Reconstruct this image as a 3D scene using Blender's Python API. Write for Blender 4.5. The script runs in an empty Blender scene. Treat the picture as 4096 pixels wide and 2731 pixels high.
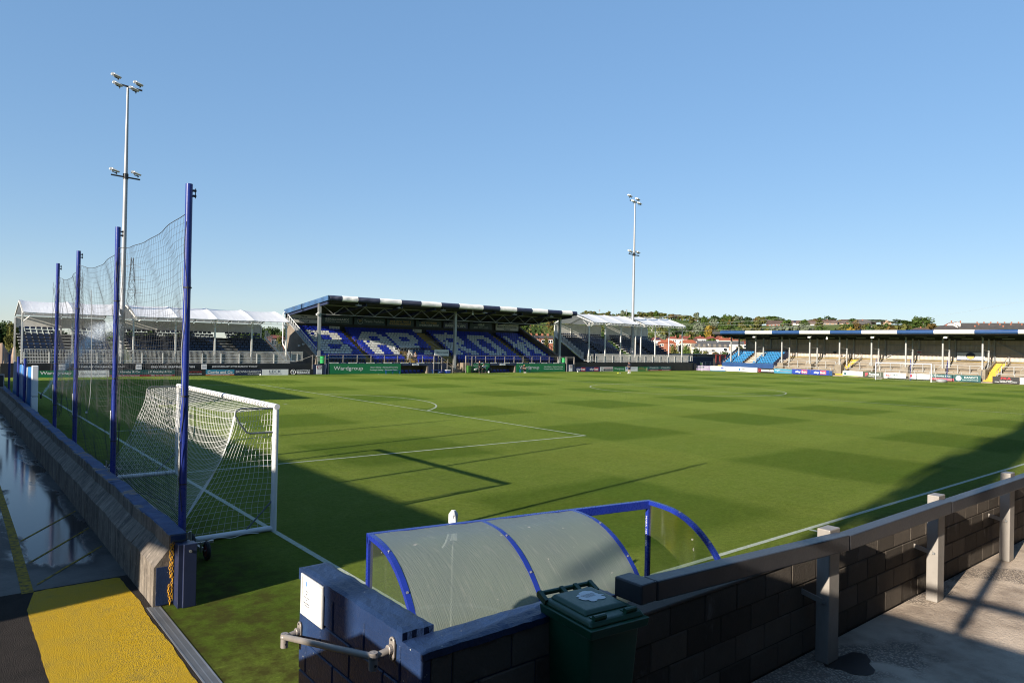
import bpy, bmesh, math, random
from mathutils import Vector, Matrix
random.seed(7)
PI = math.pi
S = bpy.context.scene
COL = S.collection

# ------------------------------------------------------------------ camera
CAM = Vector((-5.2737, -7.5677, 3.8199))
RIGHT = Vector((0.7727578, -0.6343705, 0.0204800))
UP = Vector((-0.0201651, 0.0077124, 0.9997669))
FWD = Vector((0.6343806, 0.7729907, 0.0068323))
cam_d = bpy.data.cameras.new('camera')
cam_d.sensor_width = 36.0
cam_d.lens = 2784.98 / 4096 * 36.0
cam_d.clip_start = 0.05
cam_d.clip_end = 20000
cam = bpy.data.objects.new('camera', cam_d)
COL.objects.link(cam)
m3 = Matrix((RIGHT, UP, -FWD)).transposed()
cam.matrix_world = Matrix.Translation(CAM) @ m3.to_4x4()
S.camera = cam

# ------------------------------------------------------------------ sky + sun
SUN_DIR = Vector((1.0, 0.156, -0.3595)).normalized()      # the way the light travels
SUN_EL = math.asin(-SUN_DIR.z)
W = bpy.data.worlds.new('World')
S.world = W
W.use_nodes = True
wn = W.node_tree
wn.nodes.clear()
sky = wn.nodes.new('ShaderNodeTexSky')
sky.sky_type = 'NISHITA'
sky.sun_disc = False
sky.sun_elevation = SUN_EL
sky.sun_rotation = math.atan2(-SUN_DIR.x, -SUN_DIR.y)
sky.air_density = 1.0
sky.dust_density = 0.0
sky.ozone_density = 4.0
bg = wn.nodes.new('ShaderNodeBackground')
bg.inputs['Strength'].default_value = 0.14
wo = wn.nodes.new('ShaderNodeOutputWorld')
gam = wn.nodes.new('ShaderNodeGamma')          # softens the contrast between zenith and horizon, evenly over the whole sky
gam.inputs[1].default_value = 0.41
hsv = wn.nodes.new('ShaderNodeHueSaturation')
hsv.inputs['Saturation'].default_value = 1.55
hsv.inputs['Hue'].default_value = 0.503
hsv.inputs['Value'].default_value = 1.24
wn.links.new(sky.outputs[0], gam.inputs[0])
wn.links.new(gam.outputs[0], hsv.inputs['Color'])
tint = wn.nodes.new('ShaderNodeMix'); tint.data_type = 'RGBA'; tint.blend_type = 'MULTIPLY'
tint.inputs[0].default_value = 1.0
tint.inputs[7].default_value = (0.84, 0.90, 1.0, 1.0)
wn.links.new(hsv.outputs[0], tint.inputs[6])
wn.links.new(tint.outputs[2], bg.inputs[0])
wn.links.new(bg.outputs[0], wo.inputs[0])
sun_d = bpy.data.lights.new('sun', 'SUN')
sun_d.energy = 5.0
sun_d.angle = math.radians(0.53)
sun_d.color = (1.0, 0.90, 0.76)
sun = bpy.data.objects.new('sun', sun_d)
COL.objects.link(sun)
sun.rotation_euler = SUN_DIR.to_track_quat('-Z', 'Y').to_euler()
sun.location = (-60, -20, 40)
S.view_settings.view_transform = 'Standard'
S.view_settings.look = 'None'
S.view_settings.gamma = 1
S.view_settings.exposure = 1.25
S.cycles.max_bounces = 8
S.cycles.transparent_max_bounces = 24
S.cycles.use_denoising = True
S.cycles.denoiser = 'OPENIMAGEDENOISE'
S.cycles.denoising_input_passes = 'RGB_ALBEDO_NORMAL'
S.cycles.denoising_prefilter = 'ACCURATE'
S.cycles.filter_width = 1.1

# ------------------------------------------------------------------ node helpers
def lin(c):
    c = c / 255.0
    return c / 12.92 if c <= 0.04045 else ((c + 0.055) / 1.055) ** 2.4
def rgb(r, g, b):
    return (lin(r), lin(g), lin(b), 1.0)
class NT:
    def __init__(s, name):
        s.m = bpy.data.materials.new(name); s.m.use_nodes = True
        s.t = s.m.node_tree; s.t.nodes.clear()
        s.out = s.t.nodes.new('ShaderNodeOutputMaterial')
        s.co = None
    def n(s, ty, **kw):
        x = s.t.nodes.new(ty)
        for k, v in kw.items(): setattr(x, k, v)
        return x
    def put(s, sock, v):
        if v is None: return
        if hasattr(v, 'is_linked') or isinstance(v, bpy.types.NodeSocket): s.t.links.new(v, sock)
        else:
            if isinstance(v, (tuple, list)) and len(v) == 3 and sock.type == 'RGBA': v = (*v, 1.0)
            sock.default_value = v
    def math(s, op, a, b=None, c=None, clamp=False):
        x = s.n('ShaderNodeMath', operation=op, use_clamp=clamp)
        s.put(x.inputs[0], a); s.put(x.inputs[1], b)
        if c is not None: s.put(x.inputs[2], c)
        return x.outputs[0]
    def coord(s, kind='Object'):
        if s.co is None: s.co = s.n('ShaderNodeTexCoord')
        return s.co.outputs[kind]
    def pos(s):
        g = s.n('ShaderNodeNewGeometry'); return g.outputs['Position']
    def xyz(s, v):
        x = s.n('ShaderNodeSeparateXYZ'); s.put(x.inputs[0], v); return x.outputs
    def noise(s, vec, scale, detail=3.0, rough=0.55, dist=0.0):
        x = s.n('ShaderNodeTexNoise'); s.put(x.inputs['Vector'], vec)
        x.inputs['Scale'].default_value = scale; x.inputs['Detail'].default_value = detail
        x.inputs['Roughness'].default_value = rough; x.inputs['Distortion'].default_value = dist
        return x.outputs['Fac']
    def vor(s, vec, scale, feature='F1'):
        x = s.n('ShaderNodeTexVoronoi', feature=feature); s.put(x.inputs['Vector'], vec)
        x.inputs['Scale'].default_value = scale
        return x.outputs['Distance']
    def ramp(s, fac, stops):
        x = s.n('ShaderNodeValToRGB'); s.put(x.inputs[0], fac)
        e = x.color_ramp.elements
        while len(e) < len(stops): e.new(0.5)
        for i, (p, c) in enumerate(stops):
            e[i].position = p
            e[i].color = c if isinstance(c, tuple) else (c, c, c, 1)
            if len(e[i].color) == 3: e[i].color = (*c, 1)
        return x.outputs[0]
    def mix(s, fac, a, b, mode='MIX'):
        x = s.n('ShaderNodeMix', data_type='RGBA', blend_type=mode)
        s.put(x.inputs[0], fac); s.put(x.inputs[6], a); s.put(x.inputs[7], b)
        return x.outputs[2]
    def bump(s, h, strength=0.3, dist=0.01):
        x = s.n('ShaderNodeBump'); s.put(x.inputs['Height'], h)
        x.inputs['Strength'].default_value = strength; x.inputs['Distance'].default_value = dist
        return x.outputs[0]
    def scalevec(s, vec, sc):
        x = s.n('ShaderNodeVectorMath', operation='MULTIPLY'); s.put(x.inputs[0], vec); x.inputs[1].default_value = sc
        return x.outputs[0]
    def rnd(s):
        return s.n('ShaderNodeObjectInfo').outputs['Random']
    def bsdf(s, color, rough=0.6, metal=0.0, normal=None, spec=0.5, **kw):
        b = s.n('ShaderNodeBsdfPrincipled')
        s.put(b.inputs['Base Color'], color); s.put(b.inputs['Roughness'], rough); s.put(b.inputs['Metallic'], metal)
        s.put(b.inputs['Specular IOR Level'], spec)
        if normal is not None: s.put(b.inputs['Normal'], normal)
        for k, v in kw.items(): s.put(b.inputs[k], v)
        s.t.links.new(b.outputs[0], s.out.inputs[0])
        return b
MATS = {}
def M(key): return MATS[key]
def simple(key, col, rough=0.55, metal=0.0, var=0.18, scale=3.0, bump=0.0, spec=0.45, dirt=0.0, fine=40.0, objvar=0.0):
    """a plain surface with uneven tone, a little grime and fine relief"""
    t = NT(key); v = t.pos()
    f_ = 0.74 if min(col[:3]) > 0.55 else 0.62
    c = tuple(q*f_ for q in col[:3]) + (1.0,)
    n1 = t.noise(v, scale, 4.0); n2 = t.noise(v, fine, 3.0)
    dk = tuple(x * (1 - var) for x in c[:3]) + (1.0,); lt = tuple(min(1, x * (1 + var)) for x in c[:3]) + (1.0,)
    col1 = t.ramp(n1, [(0.3, dk), (0.7, lt)])
    if dirt > 0:
        st = t.noise(t.scalevec(v, (1, 1, 0.25)), scale * 2.3, 5.0, 0.65)
        col1 = t.mix(t.math('MULTIPLY', t.ramp(st, [(0.52, 0.0), (0.72, 1.0)]), dirt), col1, (0.07, 0.06, 0.05, 1))
    if objvar > 0:
        r = t.rnd(); k = t.math('MULTIPLY_ADD', r, 2 * objvar, 1 - objvar)
        mm = t.n('ShaderNodeMix', data_type='RGBA', blend_type='MULTIPLY'); mm.inputs[0].default_value = 1.0
        cc = t.n('ShaderNodeCombineColor'); [t.put(cc.inputs[i], k) for i in range(3)]
        t.put(mm.inputs[6], col1); t.put(mm.inputs[7], cc.outputs[0]); col1 = mm.outputs[2]
    rr = t.math('MULTIPLY_ADD', n2, 0.22, max(0.02, rough - 0.11))
    nm = t.bump(n2, bump, 0.01) if bump > 0 else None
    t.bsdf(col1, rr, metal, nm, spec)
    MATS[key] = t.m
    return t.m

# ------------------------------------------------------------------ mesh helpers
class MB:
    def __init__(s): s.v = []; s.f = []; s.mi = []
    def face(s, pts, m=0):
        i = len(s.v); s.v += [tuple(p) for p in pts]; s.f.append(tuple(range(i, i + len(pts)))); s.mi.append(m); return s
    def box(s, x0, x1, y0, y1, z0, z1, m=0):
        i = len(s.v)
        s.v += [(x0,y0,z0),(x1,y0,z0),(x1,y1,z0),(x0,y1,z0),(x0,y0,z1),(x1,y0,z1),(x1,y1,z1),(x0,y1,z1)]
        for f in ((0,3,2,1),(4,5,6,7),(0,1,5,4),(1,2,6,5),(2,3,7,6),(3,0,4,7)):
            s.f.append(tuple(i + k for k in f)); s.mi.append(m)
        return s
    def hexa(s, p, m=0):                                   # 8 points in box order
        i = len(s.v); s.v += [tuple(q) for q in p]
        for f in ((0,3,2,1),(4,5,6,7),(0,1,5,4),(1,2,6,5),(2,3,7,6),(3,0,4,7)):
            s.f.append(tuple(i + k for k in f)); s.mi.append(m)
        return s
    def bar(s, p, q, w, h, m=0, up=(0,0,1)):               # rectangular bar from p to q
        p = Vector(p); q = Vector(q); d = (q - p).normalized(); u = Vector(up)
        if abs(d.dot(u)) > 0.99: u = Vector((1,0,0))
        a = d.cross(u).normalized() * (w / 2); b = a.cross(d).normalized() * (h / 2)
        return s.hexa([p-a-b, q-a-b, q+a-b, p+a-b, p-a+b, q-a+b, q+a+b, p+a+b], m)
    def tube(s, p, q, r, n=8, m=0, r2=None, caps=True):
        p = Vector(p); q = Vector(q); d = (q - p).normalized(); r2 = r if r2 is None else r2
        u = Vector((0,0,1)) if abs(d.z) < 0.9 else Vector((1,0,0))
        a = d.cross(u).normalized(); b = d.cross(a).normalized(); i = len(s.v)
        for k in range(n):
            t = 2*PI*k/n; o = a*math.cos(t) + b*math.sin(t)
            s.v += [tuple(p + o*r), tuple(q + o*r2)]
        for k in range(n):
            j = (k+1) % n; s.f.append((i+2*k, i+2*k+1, i+2*j+1, i+2*j)); s.mi.append(m)
        if caps:
            s.f.append(tuple(i+2*k for k in range(n))); s.mi.append(m)
            s.f.append(tuple(i+2*k+1 for k in reversed(range(n)))); s.mi.append(m)
        return s
    def path(s, pts, r, n=6, m=0, caps=True):              # a bent tube through points
        pts = [Vector(p) for p in pts]; i = len(s.v); a = None
        for k, p in enumerate(pts):
            d = (pts[min(k+1, len(pts)-1)] - pts[max(k-1, 0)]).normalized()
            if a is None:
                u = Vector((0,0,1)) if abs(d.z) < 0.9 else Vector((1,0,0)); a = d.cross(u).normalized()
            else:
                a = (a - d * a.dot(d)); a = a.normalized() if a.length > 1e-6 else d.orthogonal().normalized()
            b = d.cross(a); rr = r[k] if isinstance(r, (list, tuple)) else r
            for t in range(n):
                w = 2*PI*t/n; s.v.append(tuple(p + (a*math.cos(w) + b*math.sin(w))*rr))
        for k in range(len(pts)-1):
            for t in range(n):
                j = (t+1) % n; o = i + k*n
                s.f.append((o+t, o+n+t, o+n+j, o+j)); s.mi.append(m)
        if caps:
            s.f.append(tuple(i+t for t in range(n))); s.mi.append(m)
            o = i + (len(pts)-1)*n; s.f.append(tuple(o+t for t in reversed(range(n)))); s.mi.append(m)
        return s
    def wire(s, pts, r, m=0): return s.path(pts, r, 3, m, False)
    def prism(s, poly, a0, a1, axis='y', m=0):             # polygon extruded along an axis
        def P(u, v, a): return {'x': (a,u,v), 'y': (u,a,v), 'z': (u,v,a)}[axis]
        i = len(s.v); n = len(poly)
        s.v += [P(u, v, a0) for u, v in poly] + [P(u, v, a1) for u, v in poly]
        for k in range(n):
            j = (k+1) % n; s.f.append((i+k, i+j, i+n+j, i+n+k)); s.mi.append(m)
        s.f.append(tuple(i+k for k in reversed(range(n)))); s.mi.append(m)
        s.f.append(tuple(i+n+k for k in range(n))); s.mi.append(m)
        return s
    def ball(s, c, rx, ry, rz, nu=10, nv=6, m=0):
        i = len(s.v); c = Vector(c)
        s.v.append(tuple(c + Vector((0,0,-rz))))
        for a in range(1, nv):
            ph = -PI/2 + PI*a/nv
            for b in range(nu):
                th = 2*PI*b/nu
                s.v.append((c.x + rx*math.cos(ph)*math.cos(th), c.y + ry*math.cos(ph)*math.sin(th), c.z + rz*math.sin(ph)))
        s.v.append(tuple(c + Vector((0,0,rz)))); top = len(s.v)-1
        for b in range(nu):
            j = (b+1) % nu
            s.f.append((i, i+1+j, i+1+b)); s.mi.append(m)
            o = i+1+(nv-2)*nu; s.f.append((o+b, o+j, top)); s.mi.append(m)
            for a in range(nv-2):
                o = i+1+a*nu; s.f.append((o+b, o+j, o+nu+j, o+nu+b)); s.mi.append(m)
        return s
    def mesh(s, name, mats, off=(0,0,0), bev=0.0, smooth=False, seg=1):
        me = bpy.data.meshes.new(name)
        ox, oy, oz = off
        me.from_pydata([(x-ox, y-oy, z-oz) for x, y, z in s.v], [], s.f)
        if not isinstance(mats, (list, tuple)): mats = [mats]
        for k in mats: me.materials.append(M(k) if isinstance(k, str) else k)
        if len(mats) > 1: me.polygons.foreach_set('material_index', s.mi)
        if bev > 0 or smooth == 'fix':
            bm = bmesh.new(); bm.from_mesh(me)
            bmesh.ops.remove_doubles(bm, verts=bm.verts, dist=1e-5)
            bmesh.ops.recalc_face_normals(bm, faces=bm.faces)
            if bev > 0:
                ed = [e for e in bm.edges if len(e.link_faces) == 2 and e.calc_face_angle(0) > 0.5]
                bmesh.ops.bevel(bm, geom=ed, offset=bev, segments=seg, profile=0.5, affect='EDGES', clamp_overlap=True)
            bm.to_mesh(me); bm.free()
        if smooth:
            me.polygons.foreach_set('use_smooth', [True]*len(me.polygons))
            try: me.set_sharp_from_angle(angle=math.radians(38))
            except Exception: pass
        me.update()
        return me
    def build(s, name, mats, parent=None, bev=0.0, smooth=False, seg=1):
        off = worldloc(parent)
        return link(name, s.mesh(name, mats, off, bev, smooth, seg), parent)
WL = {}
def worldloc(o):
    v = Vector((0,0,0))
    while o is not None: v = v + Vector(o.location); o = o.parent
    return v
def link(name, data, parent=None, loc=(0,0,0), rot=None):
    o = bpy.data.objects.new(name, data); COL.objects.link(o); o.location = loc
    if rot: o.rotation_euler = rot
    if parent is not None: o.parent = parent
    return o
def tag(o, label, cat, group=None):
    o['label'] = label; o['category'] = cat
    if group: o['group'] = group
    return o
def thing(name, label, cat, loc=(0,0,0), group=None):
    return tag(link(name, None, None, loc), label, cat, group)
def struct(o): o['kind'] = 'structure'; return o
def stuff(o): o['kind'] = 'stuff'; return o
def copytree(src, loc, rotz=0.0, sc=1.0):
    r = src.copy(); COL.objects.link(r); r.location = loc; r.rotation_euler = (0, 0, rotz); r.scale = (sc, sc, sc)
    for ch in src.children:
        c = ch.copy(); COL.objects.link(c); c.parent = r
        for g in ch.children:
            d = g.copy(); COL.objects.link(d); d.parent = c
    return r
# lettering: queued as font curves, turned into meshes in one go at the end
TEXTQ = []
def text(parent, body, c, w, h, col, facing='y', bold=0.0, name='lettering', rot=None, shear=0.0):
    """flat lettering centred at world point c, fitted to w x h metres"""
    cu = bpy.data.curves.new(name, 'FONT'); cu.body = body; cu.size = 1.0; cu.offset = bold; cu.align_x = 'CENTER'
    cu.resolution_u = 2; cu.shear = shear
    cu.space_line = 0.9
    o = bpy.data.objects.new(name + '_curve', cu); COL.objects.link(o)
    TEXTQ.append((o, parent, Vector(c), w, h, col, facing, name, rot))
def flush_text():
    bpy.context.view_layer.update()
    dg = bpy.context.evaluated_depsgraph_get()
    for o, parent, c, w, h, col, facing, name, rot in TEXTQ:
        me = bpy.data.meshes.new_from_object(o.evaluated_get(dg))
        me.name = name
        vs = [v.co for v in me.vertices]
        if not vs: continue
        x0 = min(v.x for v in vs); x1 = max(v.x for v in vs); y0 = min(v.y for v in vs); y1 = max(v.y for v in vs)
        R3 = rot if rot is not None else {'y': Matrix(((1,0,0),(0,0,-1),(0,1,0))), 'x': Matrix(((0,0,-1),(-1,0,0),(0,1,0))), 'z': Matrix.Identity(3)}[facing]
        off = c - worldloc(parent)
        for v in me.vertices:
            p = Vector(((v.co.x-(x0+x1)/2) * w/max(1e-4, x1-x0), (v.co.y-(y0+y1)/2) * h/max(1e-4, y1-y0), 0))
            v.co = R3 @ p + off
        me.materials.clear(); me.materials.append(M(col))
        link(name, me, parent)
    for q in TEXTQ:
        cu = q[0].data; bpy.data.objects.remove(q[0]); bpy.data.curves.remove(cu)
def at(px, py, dist):
    """the point seen at photo pixel (px, py) at a horizontal distance, to plan where far things stand"""
    d = RIGHT*((px-2048)/2784.98) - UP*((py-1365.5)/2784.98) + FWD
    return CAM + d * (dist / math.hypot(d.x, d.y))
# ================================================================== materials
simple('steel_galv', (0.42,0.43,0.44), 0.45, 0.65, 0.15, 2.0, 0.05)
simple('alu', (0.74,0.73,0.70), 0.42, 0.25, 0.12, 3.0)
simple('steel_rail', (0.40,0.36,0.33), 0.5, 0.35, 0.14, 2.0, 0.05, dirt=0.25)
simple('grey_paint', (0.44,0.45,0.45), 0.5, 0.1, 0.1, 1.0, dirt=0.15)
simple('mast', (0.42,0.43,0.45), 0.5, 0.3, 0.08, 1.0)
simple('white_paint', (0.80,0.80,0.79), 0.4, 0, 0.05, 2.0, dirt=0.06)
simple('white_pvc', (0.82,0.82,0.84), 0.45, 0, 0.05, 0.6, 0.05)
simple('white_board', (0.76,0.77,0.78), 0.45, 0, 0.05, 1.0, dirt=0.05)
simple('offwhite', (0.72,0.71,0.67), 0.5, 0, 0.1, 1.5, dirt=0.2)
simple('navy', (0.016,0.026,0.075), 0.42, 0, 0.2, 1.5)
simple('navy_wall', (0.018,0.030,0.085), 0.5, 0, 0.2, 1.0, dirt=0.2)
simple('fascia_blue', (0.022,0.075,0.22), 0.38, 0, 0.15, 1.0)
simple('roof_edge_blue', (0.045,0.115,0.25), 0.5, 0, 0.35, 0.8, dirt=0.35)
simple('black', (0.012,0.012,0.014), 0.55, 0, 0.25, 2.0)
simple('black_wrap', (0.014,0.015,0.018), 0.5, 0, 0.35, 0.8, 0.3, fine=1.5)
simple('dark_metal', (0.035,0.037,0.04), 0.5, 0.2, 0.25, 1.0)
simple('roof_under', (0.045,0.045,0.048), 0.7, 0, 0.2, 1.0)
simple('tube_white', (0.78,0.76,0.71), 0.45, 0, 0.05, 0.6)
simple('concrete', (0.25,0.20,0.145), 0.85, 0, 0.22, 1.2, 0.35, dirt=0.25)
simple('concrete_pale', (0.29,0.245,0.185), 0.85, 0, 0.2, 1.2, 0.3, dirt=0.2)
simple('breeze', (0.23,0.185,0.145), 0.9, 0, 0.2, 1.0, 0.35, dirt=0.25)
simple('cladding', (0.60,0.50,0.42), 0.55, 0, 0.07, 0.5, dirt=0.10)
simple('yellow_step', (0.62,0.40,0.03), 0.65, 0, 0.15, 2.0, dirt=0.2)
simple('seat_blue', (0.020,0.045,0.52), 0.32, 0, 0.15, 1.0, objvar=0.25)
simple('seat_white', (0.74,0.75,0.71), 0.35, 0, 0.08, 1.0, dirt=0.15, objvar=0.08)
simple('seat_teal', (0.008,0.085,0.26), 0.35, 0, 0.15, 1.0, objvar=0.2)
simple('seat_navy', (0.014,0.028,0.070), 0.32, 0, 0.25, 1.0, objvar=0.35)
simple('seat_sky', (0.03,0.23,0.52), 0.32, 0, 0.08, 1.0, objvar=0.1)
simple('green_board', (0.008,0.19,0.065), 0.42, 0, 0.06, 1.0)
simple('sign_dark', (0.05,0.095,0.115), 0.45, 0, 0.15, 1.0)
simple('sign_olive', (0.055,0.075,0.05), 0.45, 0, 0.12, 1.0)
simple('sign_purple', (0.11,0.12,0.24), 0.45, 0, 0.15, 1.0)
simple('teal_board', (0.010,0.095,0.105), 0.42, 0, 0.1, 1.0)
simple('red_board', (0.30,0.022,0.04), 0.42, 0, 0.1, 1.0)
simple('cyan_board', (0.05,0.27,0.42), 0.42, 0, 0.08, 1.0)
simple('orange', (0.60,0.16,0.04), 0.45, 0, 0.1, 1.0)
simple('navy_board', (0.018,0.03,0.15), 0.4, 0, 0.1, 1.0)
simple('royal_board', (0.015,0.055,0.36), 0.4, 0, 0.08, 1.0)
simple('red', (0.55,0.03,0.04), 0.4, 0, 0.1, 1.0)
simple('pink_red', (0.62,0.09,0.12), 0.4, 0, 0.1, 1.0)
simple('lilac', (0.42,0.35,0.50), 0.4, 0, 0.1, 1.0)
simple('pale_blue', (0.45,0.62,0.78), 0.4, 0, 0.1, 1.0)
simple('mid_blue', (0.05,0.22,0.55), 0.4, 0, 0.1, 1.0)
simple('gold', (0.55,0.40,0.10), 0.45, 0, 0.1, 1.0)
simple('dim_gold', (0.62,0.42,0.15), 0.5, 0, 0.1, 1.0)
simple('dim_white', (0.70,0.72,0.72), 0.5, 0, 0.1, 1.0)
simple('ink', (0.02,0.02,0.025), 0.5, 0, 0.1, 1.0)
simple('ink_blue', (0.02,0.035,0.11), 0.5, 0, 0.1, 1.0)
simple('ink_grey', (0.18,0.18,0.19), 0.5, 0, 0.1, 1.0)
simple('lime', (0.35,0.55,0.06), 0.45, 0, 0.1, 1.0)
simple('pole_blue', (0.016,0.036,0.26), 0.3, 0, 0.12, 2.0, dirt=0.08)
simple('frame_blue', (0.016,0.038,0.32), 0.28, 0, 0.12, 3.0, dirt=0.06)
simple('net_black', (0.035,0.037,0.04), 0.8, 0, 0.2, 5.0)
simple('net_white', (0.80,0.80,0.78), 0.7, 0, 0.1, 5.0)
simple('net_grey', (0.45,0.46,0.46), 0.7, 0, 0.1, 5.0)
simple('goal_grey', (0.16,0.18,0.20), 0.45, 0.2, 0.1, 5.0)
simple('rubber', (0.015,0.015,0.016), 0.75, 0, 0.2, 9.0, 0.2)
simple('bin_green', (0.012,0.085,0.040), 0.38, 0, 0.15, 3.0, 0.05, dirt=0.12)
simple('bin_bright', (0.05,0.17,0.03), 0.45, 0, 0.12, 2.0)
simple('drum_green', (0.02,0.38,0.10), 0.4, 0, 0.1, 2.0)
simple('cabin_green', (0.012,0.085,0.06), 0.45, 0, 0.12, 1.0)
simple('rail_grey', (0.060,0.060,0.068), 0.42, 0.1, 0.2, 2.5, 0.06, dirt=0.2)
simple('post_beige', (0.36,0.33,0.30), 0.5, 0.05, 0.12, 3.0, 0.08, dirt=0.2)
simple('chain_yellow', (0.75,0.38,0.02), 0.4, 0, 0.1, 5.0)
simple('skin', (0.55,0.30,0.21), 0.55, 0, 0.1, 9.0)
simple('hair_brown', (0.05,0.03,0.02), 0.7, 0, 0.2, 9.0)
simple('hair_fair', (0.30,0.19,0.09), 0.7, 0, 0.2, 9.0)
simple('cloth_black', (0.016,0.016,0.018), 0.85, 0, 0.2, 9.0)
simple('cloth_navy', (0.02,0.026,0.055), 0.85, 0, 0.2, 9.0)
simple('cloth_white', (0.72,0.72,0.74), 0.85, 0, 0.1, 9.0)
simple('cloth_orange', (0.80,0.12,0.03), 0.7, 0, 0.1, 9.0)
simple('bib_yellow', (0.72,0.75,0.08), 0.8, 0, 0.1, 9.0)
simple('house_white', (0.66,0.63,0.58), 0.8, 0, 0.08, 0.3)
simple('house_cream', (0.55,0.46,0.36), 0.8, 0, 0.1, 0.3)
simple('house_brick', (0.32,0.12,0.07), 0.85, 0, 0.15, 0.5)
simple('house_sand', (0.42,0.29,0.20), 0.85, 0, 0.12, 0.4)
simple('roof_red', (0.24,0.06,0.035), 0.75, 0, 0.25, 0.4, objvar=0.2)
simple('roof_orange', (0.38,0.10,0.04), 0.75, 0, 0.2, 0.4)
simple('roof_brown', (0.115,0.075,0.058), 0.8, 0, 0.2, 0.4, objvar=0.15)
simple('roof_slate', (0.085,0.075,0.068), 0.75, 0, 0.2, 0.4, objvar=0.15)
simple('asbestos', (0.34,0.28,0.20), 0.85, 0, 0.15, 0.3)
simple('asbestos_dark', (0.13,0.125,0.12), 0.85, 0, 0.15, 0.3)
simple('glass_dark', (0.02,0.025,0.03), 0.08, 0, 0.2, 1.0, spec=0.8)
simple('solar', (0.012,0.02,0.06), 0.15, 0, 0.2, 1.0, spec=0.7)
simple('bark', (0.07,0.05,0.035), 0.9, 0, 0.3, 2.0)
simple('headstone', (0.34,0.33,0.31), 0.8, 0, 0.2, 0.8)
simple('tarmac_far', (0.07,0.07,0.072), 0.9, 0, 0.2, 0.05)
simple('container_navy', (0.022,0.04,0.10), 0.45, 0.1, 0.15, 1.0, dirt=0.15)
simple('gate_red', (0.30,0.03,0.025), 0.5, 0, 0.2, 1.0, dirt=0.15)
simple('truss_grey', (0.36,0.36,0.35), 0.6, 0.1, 0.25, 1.5, dirt=0.35)
simple('wire', (0.10,0.10,0.11), 0.6, 0.2, 0.1, 0.5)
simple('steel_bright', (0.55,0.53,0.51), 0.35, 0.7, 0.12, 8.0, 0.05)
simple('tread', (0.55,0.54,0.50), 0.6, 0.2, 0.1, 2.0)

def pvc():
    t = NT('white_pvc'); v = t.pos(); n = t.noise(v, 0.7, 4.0); n2 = t.noise(t.scalevec(v, (3.0, 0.4, 0.4)), 1.6, 3.0)
    col = t.ramp(t.math('ADD', t.math('MULTIPLY', n, 0.5), t.math('MULTIPLY', n2, 0.5)), [(0.3, (0.66,0.66,0.67,1)), (0.7, (0.80,0.80,0.81,1))])
    p = t.n('ShaderNodeBsdfPrincipled'); t.put(p.inputs['Base Color'], col); p.inputs['Roughness'].default_value = 0.5; t.put(p.inputs['Normal'], t.bump(n2, 0.35, 0.05))
    tl = t.n('ShaderNodeBsdfTranslucent'); t.put(tl.inputs[0], (0.62,0.61,0.58,1)); mx = t.n('ShaderNodeMixShader'); mx.inputs[0].default_value = 0.2
    t.t.links.new(p.outputs[0], mx.inputs[1]); t.t.links.new(tl.outputs[0], mx.inputs[2]); t.t.links.new(mx.outputs[0], t.out.inputs[0]); MATS['white_pvc'] = t.m
pvc()
def leafmat(key, a, b, c):
    t = NT(key); r = t.rnd(); v = t.pos()
    n = t.noise(v, 0.35, 3.0); n2 = t.noise(v, 2.1, 2.0)
    f = t.math('ADD', t.math('MULTIPLY', n, 0.6), t.math('MULTIPLY', n2, 0.5))
    col = t.ramp(f, [(0.35, (*a, 1)), (0.55, (*b, 1)), (0.78, (*c, 1))])
    d = t.n('ShaderNodeBsdfDiffuse'); t.put(d.inputs[0], col)
    tr = t.n('ShaderNodeBsdfTranslucent'); t.put(tr.inputs[0], col)
    mx = t.n('ShaderNodeMixShader'); mx.inputs[0].default_value = 0.25
    t.t.links.new(d.outputs[0], mx.inputs[1]); t.t.links.new(tr.outputs[0], mx.inputs[2]); t.t.links.new(mx.outputs[0], t.out.inputs[0])
    MATS[key] = t.m
leafmat('leaf_green', (0.032,0.055,0.015), (0.058,0.092,0.023), (0.098,0.132,0.035))
leafmat('leaf_dark', (0.023,0.040,0.016), (0.040,0.067,0.023), (0.069,0.098,0.035))
leafmat('leaf_olive', (0.058,0.063,0.021), (0.098,0.102,0.032), (0.150,0.138,0.046))
leafmat('leaf_brown', (0.069,0.052,0.021), (0.115,0.081,0.029), (0.161,0.115,0.040))
leafmat('leaf_gold', (0.138,0.098,0.017), (0.219,0.156,0.029), (0.300,0.219,0.046))
leafmat('leaf_silver', (0.081,0.098,0.063), (0.127,0.150,0.098), (0.184,0.207,0.138))

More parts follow.
